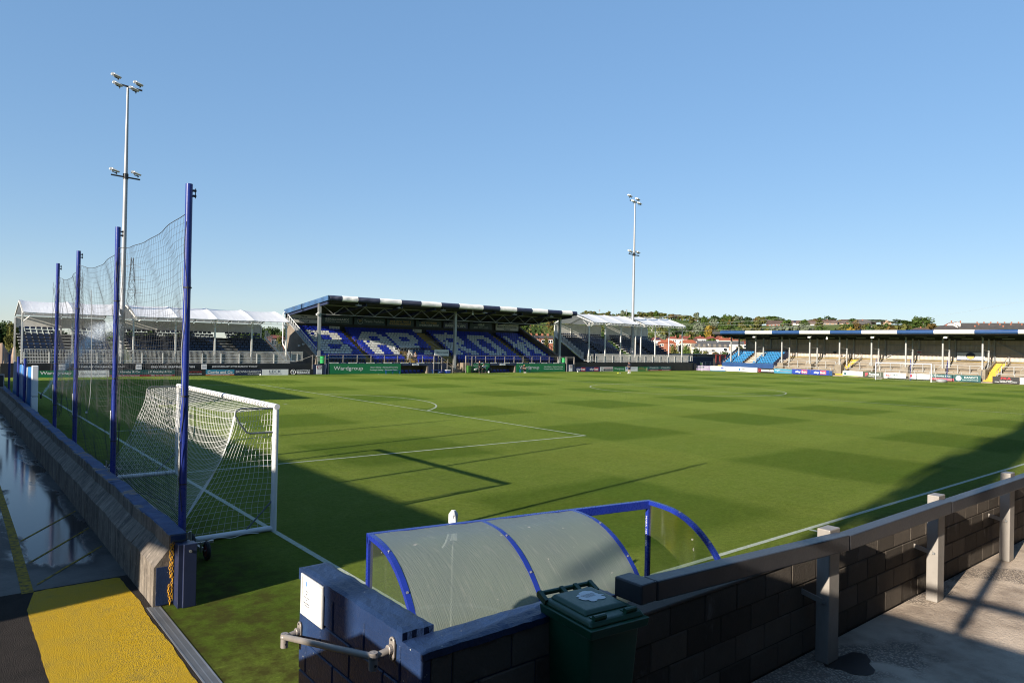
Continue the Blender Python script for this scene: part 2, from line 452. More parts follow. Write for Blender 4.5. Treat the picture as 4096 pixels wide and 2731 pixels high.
# ---- turf of the pitch, mown in two directions
def pitch_mat():
    t = NT('turf'); v = t.pos(); x, y, z = t.xyz(v)
    wob = t.noise(v, 0.55, 3.0)
    wx = t.math('ADD', x, t.math('MULTIPLY_ADD', wob, 0.7, -0.35)); wy = t.math('ADD', y, t.math('MULTIPLY_ADD', wob, 0.6, -0.3))
    cx = t.math('COSINE', t.math('MULTIPLY', t.math('SUBTRACT', wx, 7.6), 2*PI/11.26))
    cy = t.math('COSINE', t.math('MULTIPLY', t.math('SUBTRACT', wy, 3.8), 2*PI/10.8))
    sx = t.math('MULTIPLY_ADD', cx, 2.6, 0.5, clamp=True); sy = t.math('MULTIPLY_ADD', cy, 2.6, 0.5, clamp=True)
    both = t.math('MULTIPLY', sx, sy)
    mow = t.math('ADD', t.math('MULTIPLY', both, 0.42), t.math('MULTIPLY', t.math('ADD', sx, sy), 0.25), clamp=True)
    big = t.noise(v, 0.16, 4.0, 0.6); mid = t.noise(v, 1.9, 4.0, 0.65); fine = t.noise(v, 34.0, 3.0, 0.7); blade = t.noise(t.scalevec(v, (1,1,0.2)), 160.0, 2.0, 0.7)
    light = t.ramp(mid, [(0.3, (0.150,0.208,0.028,1)), (0.7, (0.184,0.236,0.044,1))])
    dark = t.ramp(mid, [(0.3, (0.074,0.128,0.012,1)), (0.7, (0.094,0.148,0.018,1))])
    col = t.mix(mow, light, dark)
    col = t.mix(t.ramp(big, [(0.42, 0.0), (0.75, 0.30)]), col, (0.140,0.148,0.018,1))
    clump = t.noise(v, 9.0, 4.0, 0.7)
    f2 = t.math('MULTIPLY_ADD', t.math('ADD', t.math('ADD', fine, blade), clump), 1.05, -0.57)
    cc = t.n('ShaderNodeCombineColor'); [t.put(cc.inputs[i], f2) for i in range(3)]
    col = t.mix(1.0, col, cc.outputs[0], 'MULTIPLY')
    # tired, trodden strip outside the near corner and by the touchline
    edge = t.math('MULTIPLY', t.ramp(t.noise(v, 3.0, 4.0, 0.7), [(0.38, 0.0), (0.62, 1.0)]),
                  t.math('MAXIMUM', t.math('MULTIPLY_ADD', y, -1.6, -0.2, clamp=True), t.math('MULTIPLY_ADD', x, -0.8, -0.3, clamp=True)))
    col = t.mix(t.math('MULTIPLY', edge, 0.85), col, (0.062,0.052,0.016,1))
    h = t.math('ADD', t.math('MULTIPLY', fine, 0.6), blade)
    t.bsdf(col, 0.95, 0, t.bump(h, 1.0, 0.06), 0.04)
    MATS['turf'] = t.m
pitch_mat()
def line_mat():
    t = NT('line_paint'); v = t.pos()
    n = t.noise(v, 60.0, 3.0, 0.7); n2 = t.noise(v, 7.0, 3.0)
    k = t.math('MULTIPLY_ADD', n, 0.9, t.math('MULTIPLY', n2, 0.4))
    col = t.ramp(k, [(0.42, (0.16,0.20,0.09,1)), (0.62, (0.28,0.31,0.23,1)), (0.85, (0.40,0.42,0.36,1))])
    t.bsdf(col, 0.8, 0, t.bump(n, 0.6, 0.01), 0.2)
    MATS['line_paint'] = t.m
line_mat()
def ground_mat():
    t = NT('ground'); v = t.pos()
    n = t.noise(v, 0.02, 5.0, 0.6); n2 = t.noise(v, 0.4, 4.0)
    col = t.ramp(t.math('ADD', t.math('MULTIPLY', n, 0.7), t.math('MULTIPLY', n2, 0.3)), [(0.35, (0.035,0.044,0.015,1)), (0.55, (0.06,0.065,0.025,1)), (0.7, (0.09,0.085,0.042,1))])
    t.bsdf(col, 0.95, 0, None, 0.1); MATS['ground'] = t.m
    t = NT('hill_grass'); v = t.pos()
    n = t.noise(v, 0.012, 5.0, 0.6); n2 = t.noise(v, 0.15, 4.0)
    col = t.ramp(t.math('ADD', t.math('MULTIPLY', n, 0.6), t.math('MULTIPLY', n2, 0.4)), [(0.38, (0.05,0.085,0.016,1)), (0.52, (0.085,0.11,0.025,1)), (0.68, (0.12,0.12,0.045,1))])
    t.bsdf(col, 0.95, 0, None, 0.1); MATS['hill_grass'] = t.m
ground_mat()
def path_mats():
    # wet concrete walkway: dark where soaked, mirror-like where water stands
    t = NT('wet_path'); v = t.pos(); x, y, z = t.xyz(v)
    n = t.noise(t.scalevec(v, (1.0, 0.30, 1)), 1.3, 5.0, 0.6, 0.4); n2 = t.noise(v, 14.0, 4.0, 0.65); n3 = t.noise(v, 2.5, 4.0)
    d = t.math('ABSOLUTE', t.math('ADD', x, 3.62))
    n = t.math('MULTIPLY_ADD', d, -0.30, t.math('MULTIPLY_ADD', n, 0.75, 0.33))
    n = t.math('SUBTRACT', n, t.math('MULTIPLY', t.math('SUBTRACT', 6.6, y, clamp=True), 0.35))
    wet = t.ramp(t.math('ADD', n, t.math('MULTIPLY', n2, 0.05)), [(0.50, 0.0), (0.58, 1.0)])
    damp = t.ramp(t.math('ADD', n, t.math('MULTIPLY_ADD', n3, 0.2, -0.1)), [(0.30, 0.0), (0.47, 1.0)])
    dry = t.ramp(n3, [(0.3, (0.05,0.048,0.045,1)), (0.7, (0.085,0.08,0.073,1))])
    col = t.mix(damp, dry, t.mix(n2, (0.012,0.012,0.013,1), (0.026,0.025,0.024,1)))
    col = t.mix(wet, col, (0.014,0.014,0.016,1))
    ro = t.math('ADD', t.math('MULTIPLY', t.math('SUBTRACT', 1.0, wet), 0.50), 0.09)
    h = t.math('MULTIPLY', n2, t.math('SUBTRACT', 1.0, t.math('MULTIPLY', wet, 0.985)))
    rip = t.noise(t.scalevec(v, (2.2, 9.0, 1)), 3.2, 2.0, 0.5)
    h2 = t.math('ADD', h, t.math('MULTIPLY', rip, 0.10))
    t.bsdf(col, ro, 0, t.bump(h2, 0.45, 0.012), 0.16); MATS['wet_path'] = t.m
    t = NT('asphalt'); v = t.pos()
    n = t.noise(v, 90.0, 3.0, 0.7); n2 = t.noise(v, 2.2, 4.0); vo = t.vor(v, 110.0)
    col = t.ramp(t.math('ADD', t.math('MULTIPLY', n, 0.6), t.math('MULTIPLY', n2, 0.4)), [(0.35, (0.018,0.016,0.015,1)), (0.6, (0.042,0.036,0.032,1)), (0.8, (0.085,0.072,0.064,1))])
    t.bsdf(col, 0.95, 0, t.bump(vo, 0.9, 0.015), 0.06); MATS['asphalt'] = t.m
    t = NT('yellow_paint'); v = t.pos(); x, y, z = t.xyz(v)
    n = t.noise(v, 85.0, 3.0, 0.7); n2 = t.noise(v, 3.1, 5.0, 0.65); vo = t.vor(v, 105.0)
    col = t.ramp(n2, [(0.32, (0.54,0.33,0.003,1)), (0.6, (0.72,0.46,0.004,1)), (0.8, (0.62,0.43,0.02,1))])
    wear = t.ramp(t.math('ADD', t.math('MULTIPLY', vo, 0.8), t.math('MULTIPLY', n2, 0.55)), [(0.60, 0.0), (0.78, 1.0)])
    col = t.mix(t.math('MULTIPLY', wear, 0.75), col, (0.10,0.08,0.05,1))
    t.bsdf(col, 0.7, 0, t.bump(t.math('ADD', vo, n), 1.0, 0.02), 0.12); MATS['yellow_paint'] = t.m
    t = NT('yellow_worn'); v = t.pos(); n = t.noise(v, 9.0, 5.0, 0.7)
    col = t.ramp(n, [(0.36, (0.04,0.035,0.025,1)), (0.58, (0.24,0.16,0.01,1))])
    t.bsdf(col, 0.75, 0, None, 0.1); MATS['yellow_worn'] = t.m
    # old concrete of the terrace, with exposed aggregate and damp stains
    t = NT('terrace_floor'); v = t.pos()
    n = t.noise(v, 1.15, 6.0, 0.6); n2 = t.noise(v, 28.0, 4.0, 0.7); vo = t.vor(v, 42.0)
    col = t.ramp(n, [(0.34, (0.20,0.155,0.12,1)), (0.5, (0.40,0.325,0.255,1)), (0.7, (0.54,0.445,0.355,1))])
    ag = t.ramp(t.noise(v, 0.8, 3.0), [(0.5, 0.0), (0.56, 1.0)])
    col = t.mix(t.math('MULTIPLY', ag, t.ramp(vo, [(0.25, 0.0), (0.55, 0.65)])), col, (0.085,0.07,0.06,1))
    t.bsdf(col, 0.85, 0, t.bump(t.math('ADD', n2, t.math('MULTIPLY', vo, ag)), 0.7, 0.02), 0.25); MATS['terrace_floor'] = t.m
    # grey-brown blockwork with white bloom
    t = NT('block'); v = t.pos()
    n = t.noise(v, 2.3, 5.0, 0.65); n2 = t.noise(v, 55.0, 3.0, 0.7); r = t.rnd()
    base = t.ramp(t.math('ADD', t.math('MULTIPLY', n, 0.5), t.math('MULTIPLY', r, 0.5)), [(0.25, (0.060,0.050,0.041,1)), (0.55, (0.092,0.077,0.063,1)), (0.8, (0.13,0.108,0.088,1))])
    blo = t.ramp(t.noise(t.scalevec(v, (1,1,0.45)), 4.2, 6.0, 0.7), [(0.60, 0.0), (0.72, 0.55)])
    col = t.mix(blo, base, (0.20,0.19,0.175,1))
    t.bsdf(col, 0.9, 0, t.bump(n2, 0.7, 0.012), 0.2); MATS['block'] = t.m
    simple('mortar', (0.07,0.06,0.052), 0.95, 0, 0.25, 6.0, 0.5)
    # blue masonry paint, chipped and spattered
    t = NT('blue_masonry'); v = t.pos()
    n = t.noise(v, 3.0, 5.0, 0.6); n2 = t.noise(v, 48.0, 3.0, 0.65)
    base = t.ramp(n, [(0.3, (0.007,0.018,0.055,1)), (0.6, (0.011,0.028,0.082,1)), (0.8, (0.018,0.048,0.115,1))])
    chip = t.ramp(t.noise(v, 17.0, 5.0, 0.75), [(0.70, 0.0), (0.74, 1.0)])
    col = t.mix(t.math('MULTIPLY', chip, 0.6), base, (0.16,0.20,0.24,1))
    sp = t.ramp(t.vor(v, 9.0), [(0.035, 1.0), (0.06, 0.0)])
    col = t.mix(t.math('MULTIPLY', sp, 0.8), col, (0.42,0.40,0.36,1))
    t.bsdf(col, 0.45, 0, t.bump(t.math('ADD', n2, chip), 0.5, 0.012), 0.4); MATS['blue_masonry'] = t.m
    # cast concrete barrier: raw concrete below, blue paint on top
    t = NT('barrier'); v = t.pos(); x, y, z = t.xyz(v)
    n = t.noise(v, 2.2, 6.0, 0.65); n2 = t.noise(v, 40.0, 4.0, 0.7); st = t.noise(t.scalevec(v, (1, 4.0, 0.3)), 2.0, 4.0, 0.6)
    conc = t.ramp(n, [(0.3, (0.085,0.07,0.058,1)), (0.55, (0.15,0.128,0.105,1)), (0.8, (0.22,0.19,0.16,1))])
    conc = t.mix(t.ramp(st, [(0.42, 0.0), (0.62, 0.85)]), conc, (0.045,0.038,0.032,1))
    conc = t.mix(t.ramp(t.noise(v, 9.0, 5.0, 0.7), [(0.52, 0.0), (0.70, 0.6)]), conc, (0.26,0.22,0.18,1))
    pt = t.ramp(t.noise(v, 4.0, 5.0), [(0.3, (0.022,0.042,0.105,1)), (0.7, (0.05,0.085,0.17,1))])
    edge = t.math('MULTIPLY_ADD', n, 0.10, 0.945)
    mask = t.math('GREATER_THAN', z, edge)
    mask2 = t.math('MULTIPLY', mask, t.ramp(n2, [(0.30, 0.35), (0.45, 1.0)]))
    t.bsdf(t.mix(mask2, conc, pt), 0.8, 0, t.bump(t.math('ADD', n2, n), 0.6, 0.015), 0.3); MATS['barrier'] = t.m
path_mats()
def sheet_mat(key, tint, alpha, stain=0.0):
    """weathered clear polycarbonate: part see-through, part milky, glossy, with droppings and scratches"""
    t = NT(key); v = t.pos()
    n = t.noise(v, 1.1, 6.0, 0.62); n2 = t.noise(t.scalevec(v, (60, 3.0, 1.0)), 1.6, 3.0, 0.6); n4 = t.noise(t.scalevec(v, (22, 3.5, 1.0)), 1.2, 4.0, 0.6)
    col = t.mix(n, tint, tuple(c*0.62 for c in tint[:3]) + (1,))
    col = t.mix(t.ramp(n4, [(0.56, 0.0), (0.75, 0.7)]), col, (0.30,0.31,0.27,1))
    if stain: col = t.mix(t.ramp(t.noise(v, 1.3, 5.0, 0.6), [(0.42, 0.0), (0.62, 1.0)]), col, (0.14,0.115,0.012,1))
    wv = t.n('ShaderNodeVectorMath', operation='ADD'); t.put(wv.inputs[0], v); nz = t.n('ShaderNodeTexNoise'); t.put(nz.inputs['Vector'], v); nz.inputs['Scale'].default_value = 30; sc = t.n('ShaderNodeVectorMath', operation='SCALE'); t.put(sc.inputs[0], nz.outputs['Color']); sc.inputs['Scale'].default_value = 0.05; t.put(wv.inputs[1], sc.outputs[0])
    vo = t.n('ShaderNodeTexVoronoi'); t.put(vo.inputs['Vector'], wv.outputs[0]); vo.inputs['Scale'].default_value = 5.5
    size = t.math('MULTIPLY', t.xyz(vo.outputs['Color'])[0], 0.13)
    spk = t.math('LESS_THAN', vo.outputs['Distance'], size)
    spk = t.math('MULTIPLY', spk, t.math('GREATER_THAN', t.xyz(vo.outputs['Color'])[1], 0.45))
    p = t.n('ShaderNodeBsdfPrincipled'); t.put(p.inputs['Base Color'], t.mix(spk, col, (0.42,0.40,0.34,1)))
    t.put(p.inputs['Roughness'], t.math('MULTIPLY_ADD', n2, 0.22, 0.10)); t.put(p.inputs['Specular IOR Level'], 1.0)
    t.put(p.inputs['Normal'], t.bump(n2, 0.55, 0.008))
    tl = t.n('ShaderNodeBsdfTranslucent'); t.put(tl.inputs[0], col)
    tp = t.n('ShaderNodeBsdfTransparent'); t.put(tp.inputs[0], (0.74,0.84,0.74,1))
    m1 = t.n('ShaderNodeMixShader'); m1.inputs[0].default_value = 0.35
    t.t.links.new(p.outputs[0], m1.inputs[1]); t.t.links.new(tl.outputs[0], m1.inputs[2])
    m2 = t.n('ShaderNodeMixShader')
    t.put(m2.inputs[0], t.math('MAXIMUM', t.math('MULTIPLY_ADD', n, 0.35, alpha - 0.18), spk))
    t.t.links.new(tp.outputs[0], m2.inputs[1]); t.t.links.new(m1.outputs[0], m2.inputs[2])
    t.t.links.new(m2.outputs[0], t.out.inputs[0]); MATS[key] = t.m
sheet_mat('sheet_roof', (0.25,0.29,0.25,1), 0.92)
sheet_mat('sheet_end', (0.10,0.105,0.05,1), 0.30, 1.0)
sheet_mat('sheet_left', (0.15,0.17,0.13,1), 0.28)
def spray_mat():
    t = NT('spray')
    d = t.n('ShaderNodeBsdfDiffuse'); d.inputs[0].default_value = (0.7,0.75,0.8,1)
    tp = t.n('ShaderNodeBsdfTransparent'); mx = t.n('ShaderNodeMixShader'); mx.inputs[0].default_value = 0.09
    t.t.links.new(tp.outputs[0], mx.inputs[1]); t.t.links.new(d.outputs[0], mx.inputs[2]); t.t.links.new(mx.outputs[0], t.out.inputs[0])
    MATS['spray'] = t.m
spray_mat()
# ================================================================== the setting
L, WD = 101.3, 67.96
g = MB(); g.face([(-7000,-7000,-0.06),(7000,-7000,-0.06),(7000,7000,-0.06),(-7000,7000,-0.06)])
struct(g.build('ground', 'ground'))
pm = MB(); NX = 60
pm.face([(-2.76,-4.0,0),(109,-4.0,0),(109,71.2,0),(-2.40,71.2,0),(-2.40,3.33,0),(-2.76,3.33,0)])
pitch = struct(pm.build('pitch', 'turf'))
Z1 = 0.004
def ribbon(name, pts, w=0.11, closed=False):
    mb = MB(); n = len(pts); pts = [Vector((a, b, 0)) for a, b in pts]; Ls = []
    for i in range(n):
        a = pts[(i-1) % n] if (closed or i > 0) else pts[i]; b = pts[(i+1) % n] if (closed or i < n-1) else pts[i]
        d = (b - a).normalized(); Ls.append((pts[i] + Vector((-d.y, d.x, 0))*w/2, pts[i] - Vector((-d.y, d.x, 0))*w/2))
    for i in range(n if closed else n-1):
        j = (i+1) % n
        mb.face([(Ls[i][1].x, Ls[i][1].y, Z1), (Ls[j][1].x, Ls[j][1].y, Z1), (Ls[j][0].x, Ls[j][0].y, Z1), (Ls[i][0].x, Ls[i][0].y, Z1)])
    return mb.build(name, 'line_paint', pitch)
def arc(cx, cy, r, a0, a1, n=48): return [(cx + r*math.cos(a0+(a1-a0)*i/n), cy + r*math.sin(a0+(a1-a0)*i/n)) for i in range(n+1)]
ribbon('touchline', [(0,0),(L,0)]); ribbon('touchline', [(0,WD),(L,WD)])
ribbon('goal_line', [(0,0.056),(0,WD-0.056)]); ribbon('goal_line', [(L,0.056),(L,WD-0.056)])
ribbon('halfway_line', [(L/2,0.056),(L/2,WD-0.056)])
ribbon('centre_circle', arc(L/2, WD/2, 9.15, 0, 2*PI, 96)[:-1], closed=True)
for sx, ox in ((1, 0.056), (-1, L-0.056)):
    X = lambda d: ox + sx*d
    c = WD/2
    ribbon('penalty_area_line', [(X(0), c-20.16), (X(16.39), c-20.16)]); ribbon('penalty_area_line', [(X(0), c+20.16), (X(16.39), c+20.16)])
    ribbon('penalty_area_line', [(X(16.44), c-20.215), (X(16.44), c+20.215)])
    ribbon('goal_area_line', [(X(0), c-9.16), (X(5.45), c-9.16)]); ribbon('goal_area_line', [(X(0), c+9.16), (X(5.45), c+9.16)]); ribbon('goal_area_line', [(X(5.5), c-9.215), (X(5.5), c+9.215)])
    th = math.acos(5.56/9.15)
    ribbon('penalty_arc', [(X(11 + 9.15*math.cos(a)), c + 9.15*math.sin(a)) for a in [-th + 2*th*i/40 for i in range(41)]])
    ribbon('penalty_spot', [(X(10.9), c), (X(11.1), c)], 0.2)
for a0, cx, cy in ((0,0.056,0.056), (PI/2, L-0.056, 0.056), (PI, L-0.056, WD-0.056), (-PI/2, 0.056, WD-0.056)):
    ribbon('corner_arc', arc(cx, cy, 1.0, a0+0.06, a0+PI/2-0.06, 12))
ribbon('corner_tick', [(9.3,-0.06),(9.3,-0.55)])
for a, b in ((36.5, 46.5), (53.8, 63.5)):
    ribbon('technical_area_line', [(a, 69.0), (b, 69.0)], 0.09); ribbon('technical_area_line', [(a, 69.05), (a+0.6, 70.3)], 0.09); ribbon('technical_area_line', [(b, 69.05), (b-0.6, 70.3)], 0.09)

# walkway behind the near goal
w = MB(); w.face([(-14,5.06,0),(-2.405,5.06,0),(-2.405,90,0),(-14,90,0)]); path = struct(w.build('path', 'wet_path'))
w = MB(); w.face([(-14,-6,0.0),(-2.765,-6,0.0),(-2.765,5.055,0.0),(-14,5.055,0.0)]); struct(w.build('path', 'asphalt'))
w = MB(); RE = random.Random(21); ed = []
for i in range(60): yy = -2.0 + 6.2*i/59; ed.append((-4.27 + RE.uniform(-0.005, 0.005) + 0.004*math.sin(yy*5), yy, 0.004))
ed += [(-4.12, 4.98, 0.004)] + [(-4.1 + 0.06*i, 5.0 + RE.uniform(-0.02, 0.02), 0.004) for i in range(19)]
for i in range(60): yy = 4.95 - 6.95*i/59; ed.append((-2.955 - 0.03*abs(math.sin(yy*1.7)) + RE.uniform(-0.007, 0.007), yy, 0.004))
w.face(list(reversed(ed)))
struct(w.build('painted_area', 'yellow_paint'))
w = MB()
w.face([(-4.27,4.98,0.006),(-4.12,4.98,0.006),(-4.06,9.0,0.006),(-4.00,17,0.006),(-4.10,17,0.006),(-4.20,9.0,0.006)])
w.face([(-4.05,5.30,0.006),(-2.90,7.05,0.006),(-2.90,7.12,0.006),(-4.05,5.37,0.006)])
w.face([(-4.05,6.60,0.006),(-2.90,8.55,0.006),(-2.90,8.62,0.006),(-4.05,6.68,0.006)])
w.face([(-4.05,8.20,0.006),(-2.90,10.3,0.006),(-2.90,10.38,0.006),(-4.05,8.28,0.006)])
struct(w.build('path_marking', 'yellow_worn'))
# raised terrace floor at the near side
w = MB(); w.box(-2.90, 60, -16, -4.24, -0.05, 0.95); struct(w.build('terrace_floor', 'terrace_floor'))
# a damp patch of bare soil round the first post stays part of the floor's look: built as a thin stain sheet
def stain():
    t = NT('damp_stain'); v = t.pos(); x, y, z = t.xyz(v)
    n = t.noise(v, 6.0, 4.0)
    t.bsdf((0.022,0.018,0.016,1), t.math('MULTIPLY_ADD', n, 0.3, 0.25), 0, None, 0.4); MATS['damp_stain'] = t.m
stain()
w = MB(); pts = []
for i in range(22):
    a = 2*PI*i/22; r = 0.20 + 0.05*math.sin(3*a+1) + 0.03*random.random()
    pts.append((1.30 + r*1.25*math.cos(a), -4.60 + r*0.85*math.sin(a), 0.954))
w.face(pts); struct(w.build('damp_patch', 'damp_stain'))

# hillside behind the far corner
def sm(a, b, t):
    t = max(0.0, min(1.0, (t-a)/(b-a))); return t*t*(3-2*t)
def hill(az, r):
    """ground height at compass angle az (degrees from +X) and distance r from the camera"""
    H = 35 + 5*sm(31, 39, az) - 2*sm(44, 50, az) - 40*sm(51, 63, az)
    H = max(H, 1.0)
    k = sm(430, 880, r)
    return H*k + 1.2*math.sin(r*0.013 + az*0.4)*k
def hz(x, y):
    dx, dy = x-CAM.x, y-CAM.y
    return hill(math.degrees(math.atan2(dy, dx)), math.hypot(dx, dy))
mb = MB(); NA, NR = 70, 44
rs = [330 + (2600-330)*(i/NR)**1.7 for i in range(NR+1)]
for i in range(NA+1):
    az = -12 + 86*i/NA
    for r in rs:
        a = math.radians(az); mb.v.append((CAM.x + r*math.cos(a), CAM.y + r*math.sin(a), hill(az, r) - (0.3 if r < 340 else 0) - 0.04))
for i in range(NA):
    for j in range(NR):
        o = i*(NR+1)+j; mb.f.append((o, o+1, o+NR+2, o+NR+1)); mb.mi.append(0)
struct(mb.build('hillside', 'hill_grass', smooth=True))
# ================================================================== foreground
# --- cast concrete barrier behind the near goal, panel by panel
wall = thing('concrete_barrier', 'long low concrete wall with sloping ledge and blue painted top beside wet path', 'wall', (-2.62, 3.3, 0))
prof = [(-2.86,0),(-2.86,0.57),(-2.67,0.79),(-2.67,0.99),(-2.655,1.005),(-2.44,1.005),(-2.425,0.99),(-2.425,0)]
y = 3.30; k = 0
while y < 60:
    ln = 1.52 + random.uniform(-0.03, 0.03)
    mb = MB(); nseg = 8; j = random.uniform(-0.006, 0.006); base = len(mb.v); npf = len(prof)
    for s in range(nseg+1):
        yy = y + (ln-0.012)*s/nseg
        wob = 0.018*math.sin(yy*1.9) + 0.012*math.sin(yy*4.3+1)
        for (px, pz) in prof:
            dz = (random.uniform(-0.008, 0.008) + 0.4*wob if pz > 0.9 else (random.uniform(-0.012, 0.012) if pz > 0.5 else 0))
            mb.v.append((px + j + wob*(0.5 if pz > 0.5 else 0) + random.uniform(-0.004, 0.004), yy, pz + dz))
    for s in range(nseg):
        for q in range(npf):
            r = (q+1) % npf; o = s*npf
            mb.f.append((o+q, o+npf+q, o+npf+r, o+r)); mb.mi.append(0)
    mb.f.append(tuple(range(npf))); mb.mi.append(0); mb.f.append(tuple(nseg*npf + q for q in reversed(range(npf)))); mb.mi.append(0)
    mb.build('panel', 'barrier', wall)
    y += ln; k += 1
mb = MB(); mb.box(-2.83, -2.45, 3.284, 3.296, 0.02, 0.56); mb.box(-2.65, -2.45, 3.284, 3.296, 0.56, 0.985)
mb.build('painted_end', 'blue_masonry', wall)
# steel channel posts bolted to the end of the barrier
st = thing('channel_post', 'dark blue steel channel post fixed to the end of the concrete barrier', 'post', (-2.5, 3.2, 0))
mb = MB(); mb.box(-2.60,-2.54,3.06,3.28,0,0.90); mb.box(-2.54,-2.40,3.20,3.28,0,0.90); mb.build('channel', 'navy', st, bev=0.004)
mb = MB(); mb.box(-2.54,-2.36,3.02,3.18,0,0.905); mb.build('cover', 'navy', st, bev=0.008)
mb = MB(); mb.tube((-2.45,3.018,0.80),(-2.45,3.005,0.80),0.02,10); mb.build('bolt', 'steel_galv', st)
# yellow plastic chain
ch = thing('chain', 'yellow plastic chain hanging down the end of the concrete barrier', 'chain', (-2.66, 3.25, 0))
def links(pts, col, nm):
    mb = MB(); t = 0
    for a, b in zip(pts[:-1], pts[1:]):
        a = Vector(a); b = Vector(b); d = (b-a).normalized(); s = Vector((0,1,0)) if t % 2 else Vector((1,0,0))
        s = (s - d*s.dot(d)).normalized(); c = (a+b)/2; ring = [c + d*math.cos(q)*0.026 + s*math.sin(q)*0.014 for q in [2*PI*i/8 for i in range(9)]]
        mb.path(ring, 0.0045, 5, 0, False); t += 1
    mb.build(nm, col, ch)
links([(-2.655+0.008*math.sin(i*1.3), 3.262, 0.88-0.04*i) for i in range(13)], 'chain_yellow', 'strand')
links([(-2.625+0.006*math.sin(i*2.0), 3.268, 0.90-0.04*i) for i in range(22)], 'chain_yellow', 'strand')
links([(-2.66-0.012*math.sin(i*0.7), 3.266, 0.30-0.036*i) for i in range(9)], 'chain_yellow', 'strand')
links([(-2.64+0.013*i, 3.18, 0.935-0.012*math.sin(PI*i/14)) for i in range(15)], 'dark_metal', 'dark_strand')

# --- drain grating along the turf edge
dr = thing('drain_channel', 'metal drain grating running between yellow paint and turf', 'drain', (-2.85, 1.2, 0))
mb = MB(); mb.box(-2.935,-2.915,-1.5,3.34,-0.02,0.007); mb.box(-2.785,-2.765,-1.5,3.34,-0.02,0.007); mb.build('frame', 'steel_galv', dr)
mb = MB()
for i in range(240):
    yy = -1.45 + i*0.02; mb.box(-2.913,-2.787,yy,yy+0.010,-0.01,0.005)
mb.box(-2.855,-2.845,-1.5,3.34,-0.012,0.0045)
stuff(mb.build('grating', 'steel_galv', dr))
mb = MB(); mb.box(-2.913,-2.787,-1.5,3.34,-0.05,-0.03); mb.build('channel', 'black', dr)

# --- ball-stop poles and nets
PY = [3.76, 9.26, 14.74, 19.08]
names = ['nearest and tallest blue ball-net pole at the end of the barrier', 'second blue ball-net pole behind the white goal', 'third blue ball-net pole, net bunched against it', 'farthest of the four tall blue ball-net poles']
for i, yy in enumerate(PY):
    t = thing('net_pole', names[i], 'pole', (-2.38, yy, 0), 'tall blue ball-net poles')
    mb = MB(); mb.tube((-2.38,yy,0.0),(-2.385,yy+0.01,2.95),0.056,16); mb.build('lower_pole', 'pole_blue', t, smooth=True)
    mb = MB(); mb.tube((-2.385,yy+0.01,2.95),(-2.39,yy+0.02,6.19),0.052,16); mb.build('upper_pole', 'pole_blue', t, smooth=True)
    for zz in (1.62, 2.95, 4.6): mb = MB(); mb.tube((-2.383,yy+0.005,zz),(-2.383,yy+0.005,zz+0.02),0.0595,14); mb.build('collar', 'black', t)
    mb = MB(); mb.box(-2.452,-2.444,yy-0.02,yy+0.035,1.70,2.28); mb.build('sticker', 'white_board', t)
    text(t, 'MARK HARROD', (-2.4535, yy+0.008, 1.99), 0.50, 0.034, 'ink', rot=Matrix(((0,0,-1),(0,-1,0),(-1,0,0))))
    mb = MB(); mb.box(-2.335,-2.29,yy-0.01,yy+0.03,6.0,6.03); mb.box(-2.335,-2.29,yy-0.01,yy+0.03,6.08,6.11); mb.tube((-2.30,yy+0.01,5.98),(-2.30,yy+0.01,6.13),0.007,6); mb.build('cleat', 'dark_metal', t)
    mb = MB(); mb.box(-2.47,-2.29,yy-0.09,yy+0.09,-0.05,0.02); mb.build('base_plate', 'steel_galv', t)
def netgrid(mb, P, nu, nv, r, fine=1):
    for i in range(nu+1): mb.wire([P(i/nu, j/(nv*fine)) for j in range(nv*fine+1)], r)
    for j in range(nv+1): mb.wire([P(i/(nu*fine), j/nv) for i in range(nu*fine+1)], r)
nl = ['black ball-stop net strung between the two nearest blue poles', 'black ball-stop net between the second and third blue poles', 'black ball-stop net between the two farthest tall blue poles']
